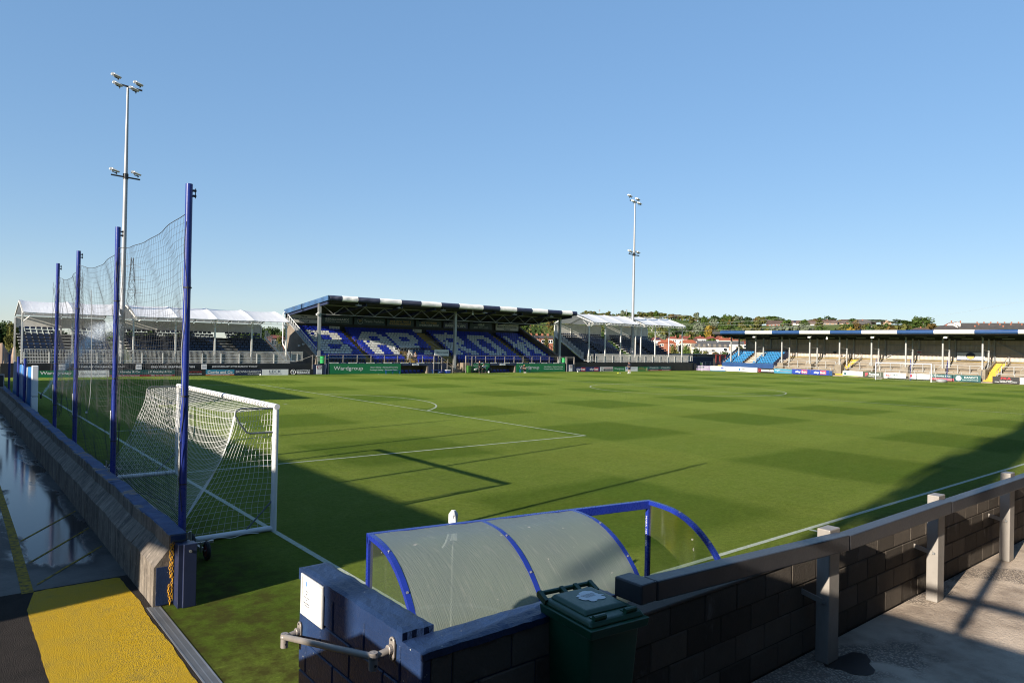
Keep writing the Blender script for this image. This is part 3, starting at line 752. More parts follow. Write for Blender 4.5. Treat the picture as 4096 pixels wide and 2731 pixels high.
for i in range(3):
    y0, y1 = PY[i]+0.06, PY[i+1]-0.06
    zt0, zt1, sag = [(5.86,5.74,0.16),(5.74,5.80,0.22),(5.76,5.74,0.20)][i]
    zb = [1.02, 1.0, 1.25][i]
    t = thing('ball_net', nl[i], 'net', (-2.36, (y0+y1)/2, 0), 'ball-stop nets')
    def P(u, v, y0=y0, y1=y1, i=i):
        yy = y0 + (y1-y0)*u
        zt = zt0 + (zt1-zt0)*u - sag*4*u*(1-u)
        lo = zb + (0.55*math.sin(PI*u)**2 if i == 2 else 0.10*math.sin(7*u+i)) + (0.9*u**6 if i == 1 else 0)
        z = zt + (lo-zt)*v
        bow = 0.16*math.sin(PI*u)*math.sin(PI*min(1, v*1.1)) + 0.02*math.sin(23*u+9*v) + 0.015*math.sin(31*v+17*u)
        yy += 0.05*math.sin(5*v*PI+u*4)*math.sin(PI*u)
        return Vector((-2.35 + bow, yy, z))
    mb = MB(); netgrid(mb, P, int((y1-y0)/0.125), int((zt0-zb)/0.125), 0.0021)
    stuff(mb.build('mesh', 'net_black', t))
    mb = MB(); mb.path([P(k/24, 0) for k in range(25)], 0.006, 5); mb.build('top_cord', 'net_black', t)
    mb = MB(); mb.path([P(k/24, 1) for k in range(25)], 0.005, 5); mb.build('bottom_cord', 'net_black', t)
    # slack net gathered along the far pole
    mb = MB(); yp = PY[i+1]
    for s in range(16 if i else 9):
        a = random.uniform(0, 6.28); rr = random.uniform(0.05, 0.10 + 0.05*i); zz = zt1 - random.uniform(0, 0.4); pts = []
        while zz > 1.15:
            wv = 0.03*math.sin(zz*3.1+s) ; pts.append((-2.36 + rr*math.cos(a+zz*0.9) , yp - 0.06 + rr*math.sin(a+zz*0.7) - abs(wv), zz)); zz -= 0.16
        if len(pts) > 2: mb.wire(pts, 0.0028)
    stuff(mb.build('gathered_net', 'net_black', t))
t = thing('halyard', 'thin halyard rope running down beside the nearest blue pole', 'rope', (-2.45, 3.70, 1.0))
mb = MB(); mb.path([(-2.44-0.03*math.sin(k*0.9), 3.68-0.05*math.sin(k*0.31), 5.6-k*0.23) for k in range(20)], 0.006, 5); mb.build('cord', 'net_black', t)
mb = MB(); mb.path([(-2.47-0.02*math.sin(k*1.1+1), 3.67-0.06*math.sin(k*0.27), 4.9-k*0.2) for k in range(19)], 0.005, 5); mb.build('pale_cord', 'net_grey', t)
t = thing('hanging_rope', 'pale rope with a knotted end hanging from the ball net', 'rope', (-2.3, 12.3, 1.8))
pr = [(-2.42,12.35,5.0),(-2.40,12.36,4.4),(-2.36,12.5,3.6),(-2.33,12.62,2.9),(-2.32,12.80,2.3),(-2.32,12.98,2.0),(-2.32,13.25,1.90)]
mb = MB(); mb.path(pr, 0.007, 6); mb.build('cord', 'net_grey', t); mb = MB(); mb.ball((-2.32,13.29,1.89),0.03,0.03,0.03); mb.build('knot', 'net_white', t)

# --- portable goal on the goal line
G0, G1 = 6.34, 13.78
gt = thing('portable_goal', 'white portable goal with sagging white net standing behind the near wall', 'goal', (0, (G0+G1)/2, 0))
for yy in (G0, G1):
    mb = MB(); mb.tube((0,yy,0.0),(0,yy,2.50),0.06,16); mb.build('post', 'white_paint', gt, smooth=True)
    mb = MB(); mb.tube((0,yy,0.055),(-1.55,yy,0.055),0.055,14); mb.build('ground_bar', 'white_paint', gt, smooth=True)
    mb = MB(); mb.path([(-0.06,yy,2.47),(-0.70,yy,2.49),(-0.79,yy,2.44),(-0.80,yy,2.36),(-0.72,yy,2.20),(-0.58,yy,2.02),(-0.50,yy,1.99),(-0.06,yy,1.99)], 0.017, 8); mb.build('net_support', 'goal_grey', gt, smooth=True)
    mb = MB(); mb.tube((-0.55,yy,0.09),(-0.03,yy,0.62),0.017,8); mb.build('brace', 'goal_grey', gt, smooth=True)
mb = MB(); mb.tube((0,G0-0.06,2.50),(0,G1+0.06,2.50),0.06,16); mb.build('crossbar', 'white_paint', gt, smooth=True)
mb = MB(); mb.tube((-1.55,G0,0.05),(-1.55,G1,0.05),0.045,12); mb.build('rear_bar', 'goal_grey', gt, smooth=True)
mb = MB()
for k in range(42):
    yy = G0+0.12 + k*(G1-G0-0.24)/41; mb.path([(-0.055,yy,2.53),(-0.085,yy+0.01,2.50),(-0.06,yy+0.02,2.465)],0.006,4)
stuff(mb.build('net_clips', 'net_black', gt))
RX = -1.95
def Pback(u, v):                                    # u along the goal, v from top support down to the ground
    yy = G0 + (G1-G0)*u; s = math.sin(PI*u)**0.8
    x = -0.80 + (RX+0.80)*v**1.5; z = 2.40*(1-v) + 0.03
    pull = 0.10*s*math.sin(PI*min(1, v*1.15)); z -= 0.62*s*math.sin(PI*v)**1.0*(1-0.3*v); x += 0.55*s*(1-v)**1.4*v*2.0 - pull
    return Vector((x + 0.02*math.sin(11*u+5*v), yy + 0.05*math.sin(9*v+3*u)*s, max(0.03, z)))
def Ptop(u, v):
    yy = G0 + (G1-G0)*u; s = math.sin(PI*u)**0.7
    a = Vector((-0.06, yy, 2.46)); b = Pback(u, 0.0); b = Vector((b.x + 0.12*s, b.y, b.z)); p = a.lerp(b, v); p.z -= 0.16*s*math.sin(PI*v*0.5)
    return p
def Pback2(u, v):
    p = Pback(u, v); s = math.sin(PI*u)**0.7; p.x += 0.12*s*(1-v); p.z = max(0.03, p.z - 0.16*s*(1-v)); return p
mb = MB(); netgrid(mb, Pback2, 62, 26, 0.0028); stuff(mb.build('back_net', 'net_white', gt))
mb = MB(); netgrid(mb, Ptop, 62, 7, 0.0028); stuff(mb.build('top_net', 'net_white', gt))
for yy, sg in ((G0, 1), (G1, -1)):
    def Pside(u, v, yy=yy, sg=sg):                  # u from post to the back edge, v down
        b = Pback2(0.0 if sg > 0 else 1.0, v); z = 2.44*(1-v) + 0.04
        a = Vector((-0.06, yy, z)); p = a.lerp(Vector((b.x, yy, b.z)), u)
        p.y += sg*(0.16*math.sin(PI*u)*math.sin(PI*v) + 0.025*math.sin(8*v+3*u)); p.x += 0.02*math.sin(14*v); return p
    mb = MB(); netgrid(mb, Pside, 14, 21, 0.0028); stuff(mb.build('side_net', 'net_white', gt))
mb = MB()
for k in range(5):
    u = 0.0; mb.path([Pback2(0.0, v/12.0) + Vector((0, 0.02*k*math.sin(v), 0.012*k)) for v in range(13)], 0.004, 4)
mb.path([(-1.5 + 0.03*math.sin(k), G0-0.10+0.02*math.cos(k*1.7), 0.09+0.02*math.sin(k*2.3)) if k < 16 else (-1.5+0.09*(k-16), G0-0.09+0.02*math.sin(k*1.3), 0.03+0.02*math.sin(k)) for k in range(30)], 0.006, 5)
mb.build('slack_net', 'net_white', gt)
# wheel bogies
for (wx, wy) in ((-1.72, 5.55), (-1.62, 14.3)):
    b = link('wheel_bogie', None, gt, (wx - 0, wy - (G0+G1)/2, 0))
    mb = MB(); mb.bar((wx+0.02,wy+0.75,0.16),(wx+0.02,wy-0.42,0.20),0.05,0.05); mb.bar((wx-0.18,wy-0.1,0.22),(wx+0.3,wy-0.1,0.22),0.04,0.04); mb.tube((wx-0.05,wy+0.05,0.22),(wx-0.05,wy+0.05,0.42),0.022,8)
    mb.bar((wx+0.0,wy-0.42,0.16),(wx+0.0,wy-0.42,0.33),0.07,0.02); mb.bar((wx+0.0,wy+0.35,0.16),(wx+0.0,wy+0.35,0.33),0.07,0.02)
    mb.build('bogie_frame', 'steel_bright', b)
    for (ax, ay, rr) in ((wx+0.10, wy-0.42, 0.165), (wx+0.06, wy+0.35, 0.15)):
        mb = MB(); ring = [Vector((ax, ay + math.cos(a)*(rr-0.035), rr + math.sin(a)*(rr-0.035))) for a in [2*PI*i/20 for i in range(21)]]
        mb.path(ring, 0.036, 8, 0, False); mb.build('tyre', 'rubber', b, smooth=True)
        mb = MB(); mb.tube((ax-0.02,ay,rr),(ax+0.02,ay,rr),rr-0.055,14); mb.build('rim', 'red_board', b)
        mb = MB(); mb.tube((ax-0.04,ay,rr),(ax+0.04,ay,rr),0.018,8); mb.build('hub', 'steel_bright', b)
mb = MB(); mb.path([(-2.0,8.9,0.03),(-2.02,8.2,0.05),(-2.05,7.6,0.10),(-2.02,7.2,0.04)], 0.035, 7); tag(mb.build('hose', 'rubber'), 'black hose lying on the turf behind the portable goal', 'hose')

# --- near corner flag, flag wound round the top of its pole
t = thing('corner_flag', 'white corner flag wound round its pole, seen above the shelter roof', 'corner flag', (0,0,0))
mb = MB(); mb.tube((0,0,0),(0,0,1.62),0.016,10); mb.build('pole', 'white_paint', t, smooth=True)
mb = MB(); pts = []; n = 14
for k in range(8):
    z = 1.26 + 0.055*k
    for i in range(n):
        a = 2*PI*i/n; r = (0.05 + 0.014*math.sin(3*a + z*9) + 0.012*random.random()) * (1 if k < 7 else 0.45)
        mb.v.append((r*math.cos(a), r*math.sin(a), z))
for k in range(7):
    for i in range(n): j = (i+1) % n; mb.f.append((k*n+i, k*n+j, k*n+n+j, k*n+n+i)); mb.mi.append(0)
mb.f.append(tuple(7*n+i for i in range(n))); mb.mi.append(0)
i0 = len(mb.v)
mb.prism([(-0.05,1.40),(-0.12,1.24),(-0.17,1.18),(-0.10,1.20),(-0.04,1.26)], -0.02, 0.015, 'y')
mb.build('flag', 'cloth_white', t)

# --- team shelter with curved roof
SL = Vector((-1.53, -0.58, 0)); AX = Vector((0.98573, -0.16834, 0)); BK = Vector((-0.16834, -0.98573, 0)); UPZ = Vector((0,0,1))
LEN = 4.027
sh = thing('team_shelter', 'blue framed dugout shelter with curved clear roof, its end bay open', 'shelter', tuple(SL))
def sp(a, b, z): return SL + AX*a + BK*b + UPZ*z
prof = [(0.0,1.70),(0.16,1.702),(0.32,1.70)] + [(0.32 + 1.34*math.sin(t), 0.36 + 1.34*math.cos(t)) for t in [PI/2*i/14 for i in range(1, 15)]] + [(1.66,0.02)]
def rib(a, wd=0.055, th=0.05):
    mb = MB(); n = len(prof)
    for k, (b, z) in enumerate(prof):
        p0 = prof[max(k-1,0)]; p1 = prof[min(k+1,n-1)]; tx, tz = p1[0]-p0[0], p1[1]-p0[1]; l = math.hypot(tx, tz); nx, nz = -tz/l, tx/l
        if nz < 0 and k < 3: nx, nz = -nx, -nz
        for da in (-wd/2, wd/2):
            for dn in (0.004, -th): mb.v.append(tuple(sp(a+da, b - nx*dn*-1 if False else b + nx*dn, z + nz*dn)))
    for k in range(n-1):
        o = 4*k
        for (q, r) in ((0,1),(1,3),(3,2),(2,0)): mb.f.append((o+q, o+r, o+4+r, o+4+q)); mb.mi.append(0)
    return mb
RIBS = [0.0, 1.402, 2.724, LEN]
for a in RIBS:
    rb = rib(a).build('rib', 'frame_blue', sh, smooth='fix')
    for k in (4, 8, 12):
        b, z = prof[k]; c = Vector((b-0.32, z-0.36)).normalized(); mb = MB(); mb.tube(sp(a, b+c.x*0.003, z+c.y*0.003), sp(a, b+c.x*0.012, z+c.y*0.012), 0.014, 10); mb.build('bolt', 'steel_bright', rb)
for a in (0.0, LEN):
    mb = MB(); mb.bar(sp(a,0.0,0.0), sp(a,0.0,1.68), 0.06, 0.06, up=AX); mb.build('post', 'frame_blue', sh, bev=0.004)
mb = MB(); mb.bar(sp(-0.03,0.0,1.65), sp(LEN+0.03,0.0,1.65), 0.07, 0.11); mb.build('front_beam', 'frame_blue', sh, bev=0.004)
mb = MB(); mb.bar(sp(-0.03,-0.037,1.65), sp(LEN+0.03,-0.037,1.65), 0.004, 0.012); mb.build('beam_groove', 'navy', sh)
for z in (0.86,): 
    mb = MB(); mb.bar(sp(0,1.48,z), sp(LEN,1.48,z), 0.05, 0.05); mb.build('rear_rail', 'steel_galv', sh)
mb = MB(); mb.bar(sp(0,1.63,0.05), sp(LEN,1.63,0.05), 0.06, 0.08); mb.build('rear_rail', 'frame_blue', sh)
for a0, a1 in ((0.03,1.374),(1.43,2.696)):
    mb = MB(); n = len(prof); NA = 6
    for k, (b, z) in enumerate(prof):
        for q in range(NA+1):
            a = a0 + (a1-a0)*q/NA; mb.v.append(tuple(sp(a, b, z + 0.004*math.sin(q*2.1+k*0.7))))
    for k in range(n-1):
        for q in range(NA): o = k*(NA+1)+q; mb.f.append((o, o+1, o+NA+2, o+NA+1)); mb.mi.append(0)
    mb.build('roof_sheet', 'sheet_roof', sh, smooth=True)
for a, mt in ((0.0, 'sheet_left'), (LEN, 'sheet_end')):
    mb = MB(); pl = [(0.03,0.03),(0.03,1.65)] + [(b-0.02, z-0.03) for b, z in prof[2:]]
    mb.face([sp(a, b, z) for b, z in pl]); mb.build('end_panel', mt, sh)
text(sh, 'MARK HARROD', sp(LEN-0.034, 0.0, 1.28), 0.42, 0.032, 'white_board', rot=Matrix((AX*0+Vector((0,0,-1)), AX, Vector((0,0,0)))).transposed() @ Matrix.Identity(3) if False else Matrix(((0, BK.x, -AX.x), (0, BK.y, -AX.y), (-1, 0, 0))))
# bench seats inside
for k in range(7):
    a = 0.35 + k*0.5
    mb = MB(); mb.hexa([sp(a,0.85,0.40),sp(a+0.42,0.85,0.40),sp(a+0.42,1.20,0.40),sp(a,1.20,0.40),sp(a,0.85,0.44),sp(a+0.42,0.85,0.44),sp(a+0.42,1.20,0.44),sp(a,1.20,0.44)])
    mb.hexa([sp(a,1.18,0.44),sp(a+0.42,1.18,0.44),sp(a+0.42,1.24,0.44),sp(a,1.24,0.44),sp(a,1.22,0.80),sp(a+0.42,1.22,0.80),sp(a+0.42,1.27,0.80),sp(a,1.27,0.80)])
    mb.build('seat', 'seat_blue', sh, bev=0.01)
mb = MB(); mb.bar(sp(0.1,1.0,0.37), sp(LEN-0.1,1.0,0.37), 0.06, 0.05); mb.bar(sp(0.5,1.0,0), sp(0.5,1.0,0.36),0.05,0.05); mb.bar(sp(LEN-0.5,1.0,0), sp(LEN-0.5,1.0,0.36),0.05,0.05); mb.build('bench_frame', 'frame_blue', sh)

# --- blue painted block wall at the head of the steps, L-shaped
bw = thing('blue_wall', 'low blue painted block wall turning a corner beside the steps', 'wall', (-3.0, -3.6, 0))
def blockrow(parent, mat, axis, a0, a1, f, depth, z, h, ln, off, meshes, jit=0.003, name='block'):
    """one course of blocks along an axis; f is the outer face, depth the way in"""
    a = a0 - off
    while a < a1 - 0.02:
        s, e = max(a, a0), min(a + ln, a1)
        if e - s > 0.05:
            d = random.uniform(0, jit); key = (axis, round(e-s, 3), round(h, 3), depth)
            if key not in meshes:
                mb = MB(); l2 = (e-s)/2 - 0.005
                if axis == 'x': mb.box(-l2, l2, min(0, depth), max(0, depth), 0.005, h-0.005)
                else: mb.box(min(0, depth), max(0, depth), -l2, l2, 0.005, h-0.005)
                meshes[key] = mb.mesh(name, mat, bev=0.007)
            w0 = worldloc(parent); c = (s+e)/2
            loc = (c, f + (d if depth < 0 else -d)*-1 if False else f, z) if axis == 'x' else (f, c, z)
            loc = Vector(loc) + (Vector((0, d if depth > 0 else -d, 0)) if axis == 'x' else Vector((d if depth > 0 else -d, 0, 0)))
            link(name, meshes[key], parent, loc - w0)
        a += ln
bm_ = {}
for c in range(8):
    z = 0.24 + c*0.225
    blockrow(bw, 'blue_masonry', 'y', -4.23, -2.50, -3.14, 0.06, z, 0.225, 0.45, 0.2*(c % 2), bm_, 0.004)
    blockrow(bw, 'block' if c < 7 else 'blue_masonry', 'x', -3.08, -1.55, -4.23, 0.06, z, 0.225, 0.45, 0.1+0.2*(c % 2), bm_, 0.004)
mb = MB(); mb.box(-3.125,-2.935,-4.215,-2.515,-0.02,2.03); mb.box(-2.935,-1.535,-4.215,-4.02,-0.02,2.0); mb.build('core', 'blue_masonry', bw)
def rough_cap(x0, x1, y0, y1, z0, z1, nx, ny, j):
    mb = MB()
    for a in range(nx+1):
        for b in range(ny+1):
            ed = (a in (0, nx)) or (b in (0, ny))
            mb.v.append((x0+(x1-x0)*a/nx + (random.uniform(-j, j) if ed else 0), y0+(y1-y0)*b/ny + (random.uniform(-j, j) if ed else 0), z1 + random.uniform(-j, j)*0.6 - (0.008 if ed else 0)))
    for a in range(nx):
        for b in range(ny): o = a*(ny+1)+b; mb.f.append((o, o+ny+1, o+ny+2, o+1)); mb.mi.append(0)
    loop = [a*(ny+1) for a in range(nx+1)] + [nx*(ny+1)+b for b in range(1, ny+1)] + [a*(ny+1)+ny for a in range(nx-1, -1, -1)] + [b for b in range(ny-1, 0, -1)]
    base = len(mb.v)
    for i in loop: v = mb.v[i]; mb.v.append((v[0], v[1], z0))
    for k in range(len(loop)): r = (k+1) % len(loop); mb.f.append((loop[k], base+k, base+r, loop[r])); mb.mi.append(0)
    return mb
rough_cap(-3.143,-2.92,-4.0,-2.495,2.035,2.125,6,26,0.005).build('coping', 'blue_masonry', bw)
rough_cap(-3.146,-1.54,-4.236,-4.005,2.035,2.085,30,6,0.006).build('coping', 'blue_masonry', bw)
# notice in a snap frame
nb = thing('notice_frame', 'white paper notice in a silver snap frame on the blue wall', 'notice', (-3.15, -2.75, 1.95))
mb = MB(); mb.box(-3.150,-3.146,-2.925,-2.585,1.815,2.085); mb.build('paper', 'white_board', nb)
for (y0, y1, z0, z1) in ((-2.945,-2.925,1.80,2.10),(-2.585,-2.565,1.80,2.10),(-2.925,-2.585,1.80,1.82),(-2.925,-2.585,2.08,2.10)):
    mb = MB(); mb.box(-3.160,-3.146,y0,y1,z0,z1); mb.build('frame_bar', 'alu', nb, bev=0.003)
for i, (s, z, w_) in enumerate((('Capacity', 1.985, 0.05), ('200', 1.962, 0.025), ('Once full, no further', 1.938, 0.10), ('entry', 1.918, 0.03), ('Please use alternative', 1.897, 0.11), ('areas where possible', 1.877, 0.10))):
    text(nb, s, (-3.1515, -2.655, z), w_, 0.014, 'ink', 'x', 0.02)
mb = MB(); mb.box(-3.1515,-3.151,-2.66,-2.645,2.02,2.055); mb.build('emblem', 'mid_blue', nb)
# tubular handrail on that wall
hr = thing('handrail', 'short grey tubular handrail with elbow ends on the blue wall', 'handrail', (-3.2, -3.2, 1.8))
F1 = Vector((-3.146,-2.54,1.655)); F2 = Vector((-3.146,-3.91,2.00)); E1 = Vector((-3.265,-2.54,1.64)); E2 = Vector((-3.275,-3.91,1.985))
d = (E2-E1).normalized()
mb = MB(); mb.path([F1, E1 + Vector((0.03,0,0)), E1 + Vector((0.008,-0.008,0.002)), E1 + d*0.03, E2 - d*0.03, E2 + Vector((0.008,0.008,-0.002)), E2 + Vector((0.03,0,0)), F2], 0.0215, 14); mb.build('tube', 'steel_rail', hr, smooth=True)
for e in (E1, E2):
    mb = MB(); mb.tube(e + Vector((0,0,0.026)), e + Vector((0,0,-0.075)), 0.027, 14); mb.ball(e, 0.030, 0.030, 0.028, 12, 8); mb.build('elbow', 'steel_rail', hr, smooth=True)
    mb = MB(); mb.tube(e + Vector((0.0,-0.026,-0.045)), e + Vector((0.0,-0.032,-0.045)), 0.008, 8); mb.build('screw', 'dark_metal', hr)
for f in (F1, F2):
    mb = MB(); pl = [(f.y + 0.040*math.cos(a)*0.8, f.z + (0.032 if math.sin(a) > 0 else -0.032) + 0.04*math.sin(a)*1.0) for a in [2*PI*i/20 for i in range(20)]]
    mb.prism(pl, f.x-0.010, f.x+0.001, 'x'); mb.tube((f.x-0.011,f.y,f.z),(f.x-0.035,f.y,f.z),0.029,14); mb.build('flange', 'steel_rail', hr, bev=0.002)
    mb = MB()
    for dz in (-0.055, 0.055): mb.tube((f.x-0.010,f.y,f.z+dz),(f.x-0.014,f.y,f.z+dz),0.007,8)
    mb.build('screw', 'dark_metal', hr)

# --- grey blockwork wall of the terrace, with steel barrier in front
tw = thing('terrace_wall', 'dark grey concrete block wall along the terrace front', 'wall', (0, -4.1, 0.95))
bm_ = {}
for c in range(4):
    z = 0.95 + c*0.225
    blockrow(tw, 'block', 'x', -1.52, 9.4, -4.23, 0.05, z, 0.225, 0.45, 0.225*(c % 2)+0.06, bm_, 0.006)
mb = MB(); mb.box(-1.52, 60, -4.218, -4.02, -0.05, 1.842); mb.build('core', 'mortar', tw)
mb = MB(); mb.box(9.42, 60, -4.231, -4.219, 0.95, 1.84); mb.build('far_blockwork', 'block', tw)
mb = MB(); mb.box(-1.52, 60, -4.236, -4.01, 1.848, 1.875); mb.build('capping', 'block', tw, bev=0.006)
rl = thing('terrace_barrier', 'heavy grey steel barrier rail on square posts before the block wall', 'barrier', (0, -4.55, 0.95))
for (a, b, za, zb_) in ((-1.56, 1.19, 2.145, 2.015), (1.20, 3.70, 2.015, 2.01), (3.71, 8.60, 2.01, 2.0), (8.61, 14.0, 2.0, 2.0), (14.01, 40.0, 2.0, 2.0)):
    mb = MB(); mb.hexa([(a,-4.62,za),(b,-4.62,zb_),(b,-4.49,zb_),(a,-4.49,za),(a,-4.62,za+0.135),(b,-4.62,zb_+0.145),(b,-4.49,zb_+0.145),(a,-4.49,za+0.135)]); mb.build('rail', 'rail_grey', rl, bev=0.012, seg=2)
mb = MB(); mb.box(-1.72,-1.562,-4.618,-4.38,2.15,2.283); mb.build('end_rail', 'rail_grey', rl, bev=0.012, seg=2)
for k in range(10):
    x = 1.19 + k*2.61
    b = link('post', None, rl, (x, 0, 0))
    mb = MB(); mb.box(x-0.10, x+0.10, -4.485, -4.36, 0.951, 2.185); mb.build('tube', 'post_beige', b, bev=0.010, seg=2)
    mb = MB(); mb.bar((x-0.107,-4.43,1.52),(x-0.107,-4.22,1.56),0.012,0.05); mb.build('strap', 'post_beige', b)
    mb = MB(); mb.tube((x-0.114,-4.445,1.52),(x-0.124,-4.445,1.52),0.014,10); mb.build('bolt', 'steel_galv', b)

# --- green wheelie bin
mb = MB(); mb.box(-2.89, -1.25, -6.5, -4.24, 0.951, 1.155); struct(mb.build('terrace_step', 'terrace_floor', bev=0.01))
wb = thing('wheelie_bin', 'dark green wheelie bin with torn white sticker on its lid', 'bin', (-1.96, -4.44, 1.155))
def Q(x, y, z): return (x, y, z)
B0 = Vector((-1.96, -4.44, 1.155)); ang = math.radians(-6.5)
def bp(u, v, z):
    u *= 0.83; u -= 0.035
    return (B0.x + u*math.cos(ang) - v*math.sin(ang), B0.y + u*math.sin(ang) + v*math.cos(ang), B0.z + z)   # u width, v depth towards the wall
def frus(mb, u0, u1, v0, v1, z0, U0, U1, V0, V1, z1): mb.hexa([bp(u0,v0,z0),bp(u1,v0,z0),bp(u1,v1,z0),bp(u0,v1,z0),bp(U0,V0,z1),bp(U1,V0,z1),bp(U1,V1,z1),bp(U0,V1,z1)])
mb = MB(); frus(mb, -0.20,0.20,-0.17,0.20,0.05, -0.245,0.245,-0.24,0.22,0.93); mb.build('body', 'bin_green', wb, bev=0.03, seg=3, smooth=True)
mb = MB(); frus(mb, -0.275,0.275,-0.275,0.245,0.925, -0.285,0.285,-0.29,0.25,0.985); mb.build('rim', 'bin_green', wb, bev=0.008, seg=2)
mb = MB(); frus(mb, -0.265,0.265,-0.262,0.24,0.988, -0.25,0.25,-0.235,0.225,1.02); frus(mb, -0.215,0.215,-0.16,0.215,1.021, -0.185,0.185,-0.13,0.20,1.045); mb.build('lid', 'bin_green', wb, bev=0.010, seg=2)
mb = MB(); mb.tube(bp(-0.27,0.285,1.03), bp(0.27,0.285,1.03), 0.016, 10)
for u in (-0.255, -0.04, 0.10, 0.255): mb.bar(bp(u,0.20,1.0), bp(u,0.29,1.035), 0.03, 0.04)
mb.build('rear_handle', 'bin_green', wb)
for u in (-0.15, 0.15):
    mb = MB(); mb.tube(bp(u-0.055,-0.225,1.03), bp(u+0.055,-0.225,1.03), 0.018, 10); mb.bar(bp(u-0.05,-0.20,1.015), bp(u+0.05,-0.20,1.015), 0.05, 0.02); mb.build('lid_grip', 'bin_green', wb)
mb = MB(); pl = []
for i in range(30):
    a = 2*PI*i/30; r = 1 + random.uniform(-0.22, 0.16); pl.append(bp(0.03 + 0.115*r*math.cos(a), 0.05 + 0.085*r*math.sin(a), 1.0475))
mb.face(pl); mb.build('sticker', 'white_board', wb)
text(wb, 'GENERAL\nWASTE', bp(0.03, 0.06, 1.0495), 0.11, 0.05, 'ink_grey', 'z')
for u in (-0.2, 0.2):
    mb = MB(); mb.tube(bp(u-0.025,0.22,0.10), bp(u+0.025,0.22,0.10), 0.098, 18); mb.build('wheel', 'rubber', wb)

# --- things beyond the ball nets at the left edge
pad = thing('padded_post', 'white padded post standing behind the barrier at the left', 'post pad', (-2.13, 27.6, 0))
mb = MB(); mb.box(-2.30,-2.08,27.45,27.75,0,1.30); mb.build('lower_pad', 'white_board', pad, bev=0.02); mb = MB(); mb.box(-2.30,-2.08,27.45,27.75,1.32,2.60); mb.build('upper_pad', 'white_board', pad, bev=0.02)
mb = MB(); mb.box(-2.285,-2.095,27.47,27.73,1.30,1.32); mb.build('strap', 'black', pad)
for nm, yy in (('short blue post next to the white padded post', 29.6), ('short blue post in the middle of the blue banner', 33.0), ('farthest short blue post at the left edge', 38.5)):
    t = thing('short_post', nm, 'post', (-2.38, yy, 0), 'short blue posts at the far left'); mb = MB(); mb.tube((-2.38,yy,0),(-2.38,yy,2.84),0.055,12); mb.build('tube', 'pole_blue', t); mb = MB(); mb.tube((-2.38,yy,2.84),(-2.38,yy,2.86),0.058,12); mb.build('cap', 'navy', t)
bn = thing('banner', 'blue and white banner tied between short posts at the left edge', 'banner', (-2.2, 31, 0))
mb = MB()
for k in range(25):
    yy = 28.0 + k*0.42; s = 0.06*math.sin(k*1.1); mb.v += [(-2.25+s, yy, 0.75+0.05*math.sin(k)), (-2.25+s*0.6, yy, 2.45+0.05*math.sin(k*0.7))]
for k in range(24): mb.f.append((2*k, 2*k+2, 2*k+3, 2*k+1)); mb.mi.append(0 if (k % 6) < 4 else 1)
mb.build('cloth', ['mid_blue', 'white_board'], bn)
sn = thing('roadside_sign', 'small rounded grey panel on a post at the left edge', 'sign', (-3.15, 30.0, 0))
mb = MB(); mb.tube((-3.32,30,0),(-3.32,30,2.6),0.03,8); mb.build('post', 'steel_galv', sn); mb = MB(); mb.box(-3.60,-3.08,29.98,30.0,1.55,2.15); mb.build('panel', 'steel_galv', sn, bev=0.05); mb = MB(); mb.box(-3.55,-3.12,29.97,29.98,1.60,2.10); mb.build('face', 'dark_metal', sn)

# --- sprinkler jet on the near goal line
sk = thing('sprinkler', 'pop-up lawn sprinkler throwing a long jet across the pitch', 'sprinkler', (-0.4, 44.2, 0))
mb = MB(); mb.tube((-0.4,44.2,0),(-0.4,44.2,0.22),0.05,10); mb.tube((-0.4,44.2,0.22),(-0.3,44.4,0.34),0.03,8); mb.build('head', 'black', sk)
mb = MB(); rs_ = random.Random(3)
v0 = Vector((0.30, 0.954, 0.0)).normalized()
for k in range(45000):
    t = rs_.random()**0.8; R_ = 24*t
    zz = 0.3 + 6.4*t - 1.3*t*t
    fall = rs_.random()**1.5 * zz if rs_.random() < 0.30 else rs_.gauss(0, 0.02 + 0.40*t)
    lat = rs_.gauss(0, 0.02 + 0.6*t)
    p = Vector((-0.3,44.3,0)) + v0*R_ + Vector((-v0.y, v0.x, 0))*(lat) + Vector((0,0,max(0.02, zz-abs(fall))))
    s = 0.016 + 0.030*t
    d1 = Vector((rs_.uniform(-1,1), rs_.uniform(-1,1), rs_.uniform(-1,1))).normalized()*s; d2 = d1.orthogonal().normalized()*s
    mb.face([p+d1, p+d2, p-d1, p-d2])
stuff(mb.build('spray', 'spray', sk))

# --- terrace steps parapet and stand behind the near goal (to the left of the view): they shade the foreground
pp = thing('stair_parapet', 'block parapet beside the terrace steps, out to the left of the view', 'wall', (-6.2, -6, 0))
mb = MB(); mb.prism([(-14,0),(-14,4.2),(-5.1,4.2),(-4.75,4.05),(-4.70,3.0),(-3.96,3.02),(-1.6,1.75),(-1.6,0)], -6.3, -6.1, 'x'); mb.build('blockwork', 'block', pp)
mb = MB(); mb.tube((-6.2,-14,4.80),(-6.2,-4.9,4.62),0.055,8)
for yy in (-4.95,-6.37,-7.9,-9.4,-10.9): mb.tube((-6.2,yy,4.1),(-6.2,yy,4.7),0.035,8)
mb.tube((-6.2,-6.37,4.3),(-6.25,-6.30,7.5),0.06,8); mb.tube((-6.2,-5.3,6.8),(-6.2,-12,6.9),0.06,8)
mb.build('guard_rail', 'steel_galv', pp)
ns = thing('unseen_near_stand', 'unseen covered stand behind the viewer, added to block sky light', 'stand', (28, -12, 0))  # unseen stand, added to cut the sky light on the foreground
mb = MB(); mb.box(-9, 62, -15.2, -15.0, 0, 8.6); mb.build('rear_wall', 'cladding', ns)
